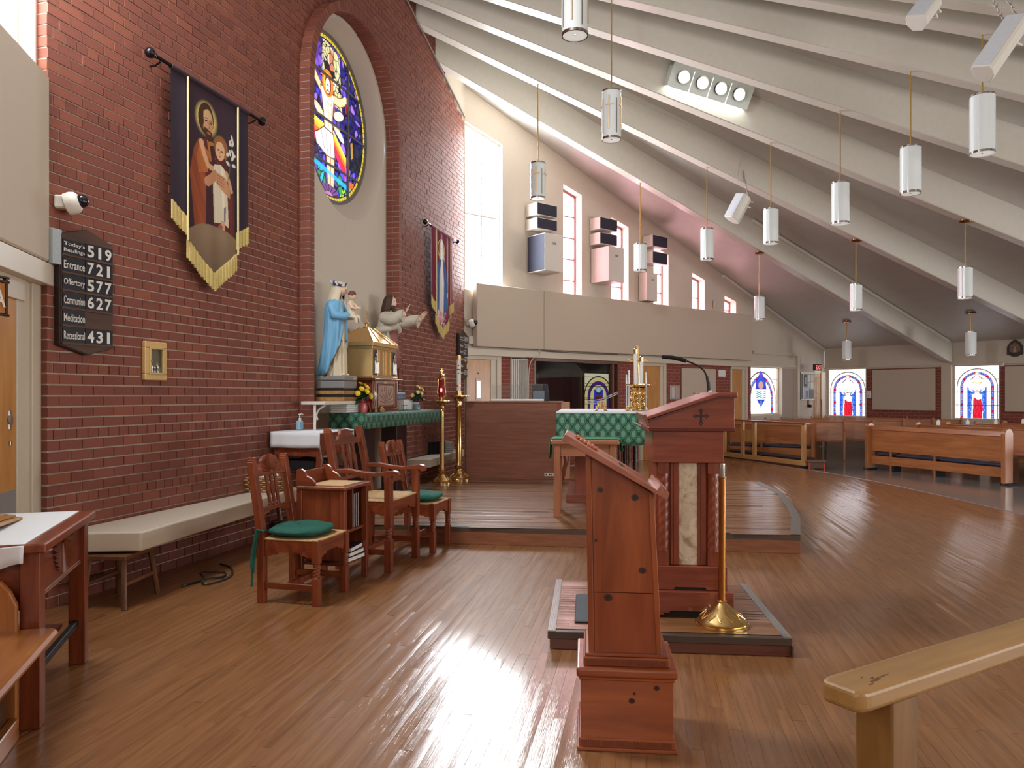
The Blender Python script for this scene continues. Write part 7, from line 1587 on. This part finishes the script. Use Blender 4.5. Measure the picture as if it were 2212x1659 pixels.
t = onwall('holy_water_font', WP, 12.13, 1.16, 0, label='small bronze holy water font below the notice board', cat='font'); bx('backplate', M_bronze, t, -.05, .05, -.012, 0, 0, .2, .01); MB().ball((0, -.06, .0), (.07, .06, .045), 12, 8).build('basin', M_bronze, t, smooth=True)
d = onwall('door_5', WP, 12.45, 0, 0, label='golden panelled exit door in the corner below the red exit sign', cat='door'); struct(d); bx('door_leaf', GLD['z'], d, 0, .34, -.03, -.002, .01, 2.1)
for z0, z1 in ((.2, .72), (.8, 1.42), (1.5, 1.98)): bx('door_panel', GLD['z'], d, .07, .27, -.042, -.028, z0, z1, .01)
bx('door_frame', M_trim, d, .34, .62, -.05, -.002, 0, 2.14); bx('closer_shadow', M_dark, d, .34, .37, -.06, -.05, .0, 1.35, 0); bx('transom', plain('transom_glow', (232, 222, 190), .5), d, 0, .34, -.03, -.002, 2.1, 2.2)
t = empty('exit_sign', P(1766, 793.5, 21.1), .5, 'black exit sign with glowing red letters in the far corner', 'sign'); bx('case', M_black, t, -.155, .155, -.03, .03, -.09, .085, .004); text_obj('lettering', 'EXIT', .24, .115, emitmat('exit_red', (1, .02, .02), 1.0), t, (-.105, -.031, -.06), bold=.03); bx('bracket', M_white, t, -.02, .02, -.01, .01, .085, .35, 0)
t = onwall('wall_sensor', WP, 7.62, 3.72, 0, label='tiny cream sensor between the two smallest narrow windows', cat='sensor'); MB().lathe([(.03, -.09), (.035, -.08), (.035, .08), (.03, .09)], 12, c=(0, -.03, 0)).build('housing', M_trim, t, smooth=True)
# ---- back wall
for a, b in ((1.24, 3.2), (4.56, 6.5), (6.9, 18)): wbox('wall_back_brick', WK, a, b, .0, 2.2, 0, .03, M_farbrick, bevel=0)
wbox('trim_8', WK, 3.2, 3.44, -.05, 2.24, 0, .05, M_trim); wbox('trim_9', WK, .0, 6.6, 2.24, 2.275, 0, .045, M_trim)
t = onwall('wall_panel', WK, 1.42, 0, .03, label='large cream panel on the brick of the back wall between the two windows', cat='panel'); bx('board', M_panel, t, 0, 1.64, -.05, -.002, 1.06, 2.17, .01)
t = onwall('wall_panel', WK, 4.67, 0, .03, label='cream panel on brick at the right edge of the picture', cat='panel'); bx('board', M_panel, t, 0, 1.64, -.05, -.002, 1.06, 2.17, .01)
t = onwall('thermostat', WK, 1.25, 1.38, .03, label='white dispenser box on brick left of the large cream panel', cat='dispenser'); bx('case', M_white, t, .02, .14, -.07, -.002, 0, .2, .012); bx('window', plain('dispenser_grey', (150, 150, 150), .4), t, .06, .1, -.073, -.07, .05, .09, 0)
t.name = 'soap_dispenser'
t = onwall('wall_plaque', WK, 4.87, 2.41, 0, label='dark pointed plaque with a pale relief high on the back wall, right edge', cat='plaque'); q = [(-.17, .05), (-.1, .03), (-.06, 0), (.06, 0), (.1, .03), (.17, .05), (.17, .24), (.11, .34), (0, .42), (-.11, .34), (-.17, .24)]; MB().prism(q, 'y', -.03, 0).build('board', plain('plaque_dark', (46, 34, 30), .5), t, bevel=.006); MB().prism([(x*.66, .07+z*.62+.02) for x, z in q], 'y', -.038, -.03).build('picture_field', plain('plaque_relief', (120, 92, 72), .5, var=.4, scale=22), t); MB().ball((0, -.042, .22), (.025, .012, .03), 10, 6).tube([(0, -.04, .19), (0, -.045, .1)], [.03, .04], 8).build('relief_figure', plain('relief_pale', (170, 140, 116), .5), t, smooth=True)
t = onwall('wall_sensor', WK, 4.56, 2.17, .03, label='small cream sensor at the upper corner of the farther back window', cat='sensor'); bx('housing', M_trim, t, 0, .09, -.06, 0, 0, .1, .02)
# ---- pews
def end_board(y0, kind):
    if kind == 'pew':
        a = [(.04, 0), (.52, 0), (.52, .86)]+[(.45+.07*math.cos(PI*i/8), .87+.07*math.sin(PI*i/8)) for i in range(9)]+[(.38, .72), (.36, .68), (.05, .66), (.02, .62)]
    else:
        a = [(-.02, 0), (.16, 0), (.16, .85)]+[(.07+.09*math.cos(PI*i/8), .85+.09*math.sin(PI*i/8)) for i in range(9)]+[(-.02, .85)]
    return [(y+y0, z) for y, z in a]
def base_pew(Fp, Rp, name, label, group, plates=False):
    d = Vector((Rp[0]-Fp[0], Rp[1]-Fp[1], 0)); L = d.length; t = empty(name, (Fp[0], Fp[1], NZ), math.atan2(d.y, d.x), label, 'pew', group)
    for x in (0, L-.05): e = MB().prism(end_board(0, 'pew'), 'x', x, x+.05).build('end_board', OAK['z'], t, bevel=.006)
    bx('seat', OAK['x'], t, .05, L-.05, .04, .46, .425, .455, .004); MB().prism([(.40, .42), (.43, .42), (.50, .87), (.465, .88)], 'x', .05, L-.05).build('seat_back', OAK['x'], t, bevel=.004); bx('top_rail', OAK['x'], t, .05, L-.05, .45, .51, .85, .885, .008)
    if plates: MB().prism([(.18, .86), (.28, .86), (.28, .93), (.255, .965), (.23, .98), (.205, .965), (.18, .93)], 'x', -.012, 0).build('number_plate', M_white, t)
    return t
NZ = -.03
def screen(Fp, Rp, label, mids):
    d = Vector((Rp[0]-Fp[0], Rp[1]-Fp[1], 0)); L = d.length; t = empty('pew_screen', (Fp[0], Fp[1], NZ), math.atan2(d.y, d.x), label, 'pew', 'front pew screens')
    for x in (0, L-.08): MB().prism(end_board(-.07, 'scr'), 'x', x, x+.08).build('end_board', OAK['z'], t, bevel=.008)
    MB().prism([(0, .38), (.025, .38), (.025, .80), (.0, .80)], 'x', .08, L-.08).build('front_panel', OAK['x'], t); MB().prism([(-.02, .80), (.03, .80), (.03, .875), (-.0, .885)], 'x', .08, L-.08).build('top_rail', OAK['x'], t, bevel=.004); bx('bottom_board', OAK['x'], t, .08, L-.08, -.005, .022, .12, .285, .003)
    for x in mids: bx('support', OAK['z'], t, x, x+.025, -.006, .024, 0, .39, 0); bx('support_foot', M_dark, t, x-.02, x+.07, .024, .2, 0, .1, 0)
    for a, b in zip([.12]+[m_+.06 for m_ in mids], [m_-.04 for m_ in mids]+[L-.12]): bx('kneeler_pad', plain('slate_blue_vinyl', (74, 80, 104), .35), t, a, b, .08, .24, .29, .345, .02); bx('kneeler_board', M_dark, t, a, b, .08, .25, .24, .288, 0)
    for x in (-.04, L-.1): bx('foot_block', M_dark, t, x, x+.16, -.09, .12, 0, .035, .004)
    return t
screen((5.1, 18.25), (6.82, 17.05), 'cherry toned front screen of the left pew block, behind the pine kneeler rail', [.85]); screen((7.2, 15.35), (8.2, 12.52), 'golden oak front screen of the right pew block with blue kneelers showing', [.55, 1.55])
PO = ('second', 'third', 'fourth', 'fifth', 'sixth', 'seventh', 'eighth', 'ninth')
for i in range(1, 9):
    s = 7.64+.744*(i-1); Fp = WP.pt(s, 0, .9); d = Vector((.917, -.399, 0)); L = 0
    while True:
        q = Fp+d*(L+.05); kb = (q.x-9.19)*-.77+(q.y-22.3)*-.637; ka = (q.x-7.6)*(.36)+(q.y-17.28)*(-.93)
        if kb < .75 or ka > 0 or L > 5: break
        L += .05
    if L > 1: q = Fp+d*L; base_pew((Fp.x, Fp.y), (q.x, q.y), 'pew', '%s row of oak pews in the left block, counted from its front screen' % PO[i-1], 'pews of the left block')
for i in range(1, 7):
    a = Vector((7.2, 15.35, 0))+Vector((.945, .327, 0))*.82*i; b = a+Vector((.327, -.945, 0))*(3.6+.1*i); base_pew((a.x, a.y), (b.x, b.y), 'pew', '%s row of oak pews in the right block, counted from its front screen' % PO[i-1], 'pews of the right block', plates=i > 1)
# pine kneeler rail in front of the left block
a, b = Vector((4.985, 17.95, 0)), Vector((5.93, 15.35, 0)); d = b-a; L = d.length; t = empty('kneeler_rail', (a.x, a.y, NZ), math.atan2(d.y, d.x), 'pale pine communion kneeler rail at the edge of the wooden floor', 'kneeler'); KP = {q: wood('pale_pine', (166, 118, 66), (206, 160, 100), q, rough=.4) for q in 'xz'}
bx('top_rail', wood('kneeler_top', (112, 62, 40), (150, 88, 60), 'x', rough=.3), t, -.05, L+.05, -.05, .10, .90, .935, .006); bx('bottom_rail', KP['x'], t, 0, L, -.02, .03, .06, .16, .003); bx('floor_runner', wood('kneeler_dark', (70, 40, 28), (96, 56, 40), 'x'), t, 0, L, -.03, .05, 0, .055, .002); bx('kneeling_pad', plain('charcoal_pad', (56, 50, 50), .7), t, .1, L-.1, .1, .35, .16, .22, .02)
for x in (.02, .30, .8, 1.08, L-.10, L-.35) if False else (.02, .70, 1.12, L-.09): bx('post', KP['z'], t, x, x+.085, -.025, .035, .06, .90, .004)
bx('post_web', KP['z'], t, .78, 1.12, -.01, .02, .45, .70, .004); bx('end_shoe', M_dark, t, L-.11, L+.02, -.04, .06, 0, .06, .004)
t = empty('step_box', tuple(G(1764, 1014, -.03)), -.25, 'brown wooden step box with red straps beside the front screen', 'stool'); bx('body', wood('step_box_wood', (84, 52, 40), (112, 74, 58), 'x'), t, -.16, .16, -.02, .2, .02, .14, .004); bx('lid', wood('step_box_lid', (104, 70, 56), (132, 92, 74), 'x'), t, -.18, .18, -.04, .22, .14, .18, .006)
for x in (-.15, .13): bx('strap', plain('red_strap', (206, 66, 40), .5), t, x, x+.025, -.026, -.018, .0, .13, 0)
# ================================================================ hanging from beams and walls
def on_beam(u, i):
    k = (u-CX)/F; e = BEAMS[i]; dx, dy = e[0]-APEX[0], e[1]-APEX[1]; q = (k*APEX[1]-APEX[0])/(dx-k*dy); return Vector((APEX[0]+q*dx, APEX[1]+q*dy, 0))
M_shade = plain('opal_shade', (226, 230, 230), .18, var=.01, coat=.5, emis=(235, 240, 240), es=.05); M_opal = plain('opal_bottom', (232, 234, 230), .3, emis=(255, 252, 245), es=.35); M_rod = plain('brass_rod', (196, 160, 96), .3, metal=.8)
def pendant(u, vt, vb, wpx, where, label, cross=False, canopy=False, Y=None):
    if Y is None:
        p = on_beam(u, where); zt = beam_z(p.x, p.y)
    else:
        p = Vector(((u-CX)/F*Y, Y, 0)); zt = ceil_z(p.x, p.y)
    th = math.atan(abs(u-CX)/F); z1, z0 = CAMH-(vt-HV)/F*p.y, CAMH-(vb-HV)/F*p.y; h = z1-z0; r = wpx/2/F*p.y*math.cos(th)
    t = empty('pendant_lamp', (p.x, p.y, z0), -th if u > CX else 0, label, 'lamp', 'white cylinder pendant lamps')
    MB().tube([(0, 0, h), (0, 0, zt-z0)], .009, 8).build('rod', M_rod, t); MB().lathe([(r*.985, .02), (r*.985, h-.015), (r*.6, h-.005), (.012, h)], 36).build('shade', M_shade, t, smooth=True, ang=50)
    for a, b in ((0, .028), (h-.022, h)): MB().lathe([(r*.93, a), (r*1.015, a), (r*1.015, b), (r*.93, b)], 36, cap=False).build('rim', M_chrome, t, smooth=True, ang=50)
    MB().lathe([(r*.95, .006), (r*.9, .004), (.01, .003)], 30).build('diffuser', M_opal, t); MB().ball((0, r*-.2, .002), (.012, .012, .008), 8, 6).build('knob', M_chrome, t)
    for k in range(4):
        a = PI/2*k-.25; c_, s_ = math.cos(a), math.sin(a)
        if cross:
            m = MB(); R = r*1.01; M = Matrix.Rotation(a, 4, 'Z'); m.box(R-.004, R+.006, -.008, .008, h*.18, h*.86); m.box(R-.004, R+.006, -.055, .055, h*.66, h*.685); m.xf(0, M); m.build('cross', M_gold, t)
            m = MB(); M = Matrix.Rotation(a+PI/4, 4, 'Z'); m.box(r*.98, r*1.05, -.004, .004, h*.1, h*.8); m.xf(0, M); m.build('fin', M_chrome, t)
        else:
            m = MB(); m.box(r*.98, r*1.03, -.005, .005, .03, h-.025); m.xf(0, Matrix.Rotation(a, 4, 'Z')); m.build('fin', M_shade, t)
    if canopy: MB().lathe([(.012, -.045), (.05, -.04), (.105, -.022), (.11, -.012), (.08, .0), (.08, .03)], 24, c=(0, 0, zt-z0)).build('canopy', plain('copper_canopy', (150, 98, 60), .25, metal=.9), t, smooth=True)
    return t
PL = [((1242, -48, 78, 57, 8), 'white cylinder pendant cut by the top edge of the picture', True, False), ((1321, 197, 303, 42, 4), 'white cylinder pendant with a gold cross, near the spotlight bank', True, False), ((1162, 352, 430, 33, 1), 'white cylinder pendant with a gold cross before the first speaker group', True, False),
      ((1383, 527, 586, 28, 0), 'white cylinder pendant hanging before the third speaker group', False, False), ((1527, 494, 562, 28, 1), 'plain pendant left of the small hanging speaker', False, False), ((1665, 451, 527, 33, 2), 'plain pendant right of the small hanging speaker', False, False), ((1815, 394, 484, 39, 3), 'plain pendant midway along the long row, fourth from its far end', False, False), ((1967, 317, 419, 47, 4), 'plain pendant second from the near end of the long row', False, False), ((2122, 206, 333, 57, 5), 'largest plain pendant under the large white speaker at the right edge', False, False),
      ((1640, 640, 691, 23, 0), 'small pendant with a copper canopy beside the sloping wall top', False, True), ((1849, 614, 671, 27, 1), 'small pendant with a copper canopy in the middle of the second row', False, True), ((2085, 577, 645, 33, 2), 'pendant with a copper canopy nearest in the second row', False, True)]
for a, lb, cr_, cn in PL: pendant(*a, lb, cr_, cn)
pendant(1829, 735, 778, 20, None, 'smallest pendant, hung from the ceiling before the first back window', False, True, Y=20.0); pendant(2097, 716, 768, 25, None, 'small pendant hung from the ceiling before the farther back window', False, True, Y=17.76)
# ---- loudspeakers on the window wall
M_spk = plain('speaker_cream', (216, 206, 196), .5, var=.02); M_grl = plain('speaker_grille', (34, 34, 52), .7, bump=.3, scale=160)
def spk(s, z0, z1, w, D, label, front=True, port=(.55, .62)):
    t = onwall('wall_speaker', WP, s, z0, 0, label=label, cat='speaker', group='cream wall loudspeakers'); h = z1-z0
    bx('cabinet', M_spk, t, 0, w, -D, -.02, 0, h, .006); bx('wall_bracket', M_dark, t, w*.3, w*.7, -.02, -.001, h*.2, h*.8, 0)
    if front is True: bx('grille', M_grl, t, .012, w-.012, -D-.008, -D+.002, .012, h-.012, .002)
    elif front == 'side': bx('grille', M_grl, t, -.008, .002, -D+.012, -.04, .014, h-.014, .002)
    if front != True: bx('connector', M_silver, t, w*.42, w*.6, -D-.004, -D+.002, h*.72, h*.78, 0)
    return t
for g_, (s, w, D, zs, bw, bD, bz, nme) in enumerate(((1.486, .53, .344, ((5.2, 4.96), (4.91, 4.69)), .49, .535, (4.58, 3.86), 'first group, by the tall window'), (3.267, .53, .311, ((5.19, 4.94), (4.87, 4.63)), .46, .536, (4.55, 3.83), 'second group, before the second narrow window'), (4.96, .52, .30, ((5.05, 4.79), (4.68, 4.42)), .36, .26, (4.2, 3.57), 'third group, behind a pendant'))):
    spk(s, zs[0][1], zs[0][0], w, D, 'upper dark fronted speaker box of the %s' % nme); spk(s, zs[1][1], zs[1][0], w, D, 'lower dark fronted speaker box of the %s' % nme); spk(s+(.03 if g_ < 2 else -.14), bz[1], bz[0], bw, bD, 'large cream speaker cabinet of the %s' % nme, 'side' if g_ == 0 else False)
# ---- white loudspeakers hung on chains
def hung(loc, rot, W_, H_, D_, label, top, chain):
    t = empty('hanging_speaker', loc, 0, label, 'speaker', 'white hanging loudspeakers', rot=rot); w, h = W_/2, H_/2
    m = MB(); m.loft([[(-w*.86, -D_*.5, z), (w*.86, -D_*.5, z), (w, -D_*.3, z), (w, D_*.1, z), (w*.5, D_*.5, z), (-w*.5, D_*.5, z), (-w, D_*.1, z), (-w, -D_*.3, z)] for z in (-h, h)]); m.build('cabinet', M_white, t, bevel=.008, seg=2); bx('grille', plain('white_grille', (206, 208, 214), .6), t, -w*.84, w*.84, -D_*.5-.008, -D_*.5, -h*.95, h*.95, .003); bx('socket_plate', M_silver, t, -w*.25, w*.25, D_*.5-.002, D_*.5+.004, -h*.1, h*.3, 0)
    MB().tube([(-w*.8, D_*.2, h*.3), (-w*.8, D_*.62, h*.5), (w*.8, D_*.62, h*.5), (w*.8, D_*.2, h*.3)], .01, 6).tube([(-w*.8, D_*.2, h*.7), (-w*.8, D_*.6, h*.95), (w*.8, D_*.6, h*.95), (w*.8, D_*.2, h*.7)], .01, 6).build('yoke', M_white, t)
    bpy.context.view_layer.update(); Mi = t.matrix_basis.inverted(); m = MB()
    for (lx, lz), tp in zip(chain, top):
        a = t.matrix_basis @ Vector((lx*w, D_*.6, lz*h)); b = Vector(tp); n = max(4, int((b-a).length/.05)); dd = (b-a)/n
        for i in range(n):
            c_ = a+dd*(i+.5); q = dd.to_track_quat('Z', 'Y').to_matrix().to_4x4(); L = dd.length*.66; M = Matrix.Translation(c_) @ q @ Matrix.Rotation(PI/2*(i % 2), 4, 'Z'); pts = [M @ Vector((.013*math.cos(2*PI*k/8), 0, L*math.sin(2*PI*k/8))) for k in range(9)]; m.tube(pts, .0045, 5)
    k = m.mark(); m.xf(0, Mi); m.build('chain', M_silver, t, smooth=True); return t
p = on_beam(1590, 1); z = CAMH-(455-HV)/F*p.y; tp = on_beam(1601, 1); hung((p.x, p.y-.15, z), (math.radians(-24), math.radians(14), math.radians(-60)), .24, .48, .26, 'small white speaker hung on a chain between two pendants', [(tp.x, tp.y-.12, beam_z(tp.x, tp.y)+.2)], [(0, .9)])
q = P(1996, 28, 8.2); hung(q, (math.radians(-35), math.radians(18), math.radians(-50)), .22, .33, .19, 'white speaker half cut by the top edge of the picture', [(q.x+.45, q.y+.5, q.z+.5)], [(.3, .9)])
q = P(2162, 104, 6.9); hung(q, (math.radians(-33), math.radians(16), math.radians(-58)), .19, .62, .19, 'large white speaker hung on two chains, top right', [(q.x-.12, q.y+.35, q.z+1.2), (q.x+.02, q.y+.4, q.z+1.2)], [(-.5, .75), (.5, .95)])
# cables
t = tag(MB().tube([tuple(on_beam(u, 1)+Vector((-.02, -.115, CAMH-(v-HV)/F*on_beam(u, 1).y))) for u, v in ((1345, 212), (1420, 246), (1500, 280), (1575, 318))], .008, 5).tube(smooth_pts([tuple(on_beam(u, 1)+Vector((-.02, -.115, CAMH-(v-HV)/F*on_beam(u, 1).y))) for u, v in ((1575, 318), (1592, 330), (1599, 345), (1594, 372), (1591, 394))]), .012, 5).build('speaker_cable', M_beam, smooth=True), 'thin cable run along the beam down to the small hanging speaker', 'cable')
m = MB(); pts = [Vector((WB.pt(s, 0, .03).x, WB.pt(s, 0, .03).y, min(beam_z(*WB.pt(s, 0, .03).xy), 99)-.02)) for s in (6.0, 6.6, 7.2, 7.8, 8.4, 9.0)]; m.tube(pts, .012, 6); tag(m.build('conduit', M_silver, smooth=True), 'thin grey conduit along the top of the brick wall by the beams', 'conduit')
# ---- bank of four spotlights on the beam face
e = BEAMS[2]; d2 = Vector((e[0]-APEX[0], e[1]-APEX[1], 0)).normalized(); n2 = Vector((d2.y, -d2.x, 0)); a = on_beam(1440, 2); b = on_beam(1598, 2); za = CAMH-(163-HV)/F*a.y; zb = CAMH-(212-HV)/F*b.y
A3 = Vector((a.x, a.y, za))+n2*.12; B3 = Vector((b.x, b.y, zb))+n2*.12; X = (B3-A3); LL = X.length; X.normalize(); Zx = Vector((0, 0, 1)); Yv = (-n2); Yv = (Yv-X*Yv.dot(X)).normalized(); Zv = X.cross(Yv); Mx = Matrix((X, Yv, Zv)).transposed().to_4x4(); Mx.translation = A3
t = empty('spotlight_bank', A3, 0, 'bank of four lit spotlights on a beam near the top of the picture', 'lamp', rot=(Mx.to_3x3() @ Matrix.Rotation(math.radians(24), 3, 'X')).to_euler())
M_fix = plain('fixture_grey', (212, 218, 213), .35)
m = MB()
for q in ((-.04, LL+.06, .10, .17),): m.box(q[0], q[1], -.19, .0, q[2], q[3])
m.box(-.04, -.02, -.19, 0, -.2, .17); m.box(LL+.04, LL+.06, -.19, 0, -.2, .17); m.box(-.04, LL+.06, -.02, 0, -.2, .17); m.build('housing', M_fix, t)
fp = MB(); cs = [LL*(.13+.247*i) for i in range(4)]; n = 28; xs = [-.04]+[(cs[i]+cs[i+1])/2 for i in range(3)]+[LL+.06]
for i in range(4):
    c_ = (cs[i], -.02); ring = [(c_[0]+.098*math.cos(2*PI*k/n), c_[1]+.098*math.sin(2*PI*k/n)) for k in range(n)]; x0, x1 = xs[i]+.003, xs[i+1]-.003
    def edge(k):
        ca, sa = math.cos(2*PI*k/n), math.sin(2*PI*k/n); s_ = min(((x1-c_[0]) if ca > 0 else (x0-c_[0]))/ca if abs(ca) > 1e-6 else 9, ((.17-c_[1]) if sa > 0 else (-.21-c_[1]))/sa if abs(sa) > 1e-6 else 9); return (c_[0]+s_*ca, c_[1]+s_*sa)
    m = MB(); o_ = [edge(k) for k in range(n)]; m.add([(x, -.192, z) for x, z in ring]+[(x, -.192, z) for x, z in o_], [(k, n+k, n+(k+1) % n, (k+1) % n) for k in range(n)]); m.build('face_plate', M_fix, t)
    MB().lathe([(.1, 0), (.092, .0), (.085, -.01), (.085, .05), (.1, .05)], 28, cap=False, M=Matrix.Translation((cs[i], -.195, -.02)) @ Matrix.Rotation(PI/2, 4, 'X')).build('lamp_ring', M_chrome, t, smooth=True, ang=40)
    MB().ball((cs[i], -.16, -.03), (.08, .07, .08), 16, 10).build('bulb', emitmat('spot_bulb', (.94, 1, .95), 30), t, smooth=True)
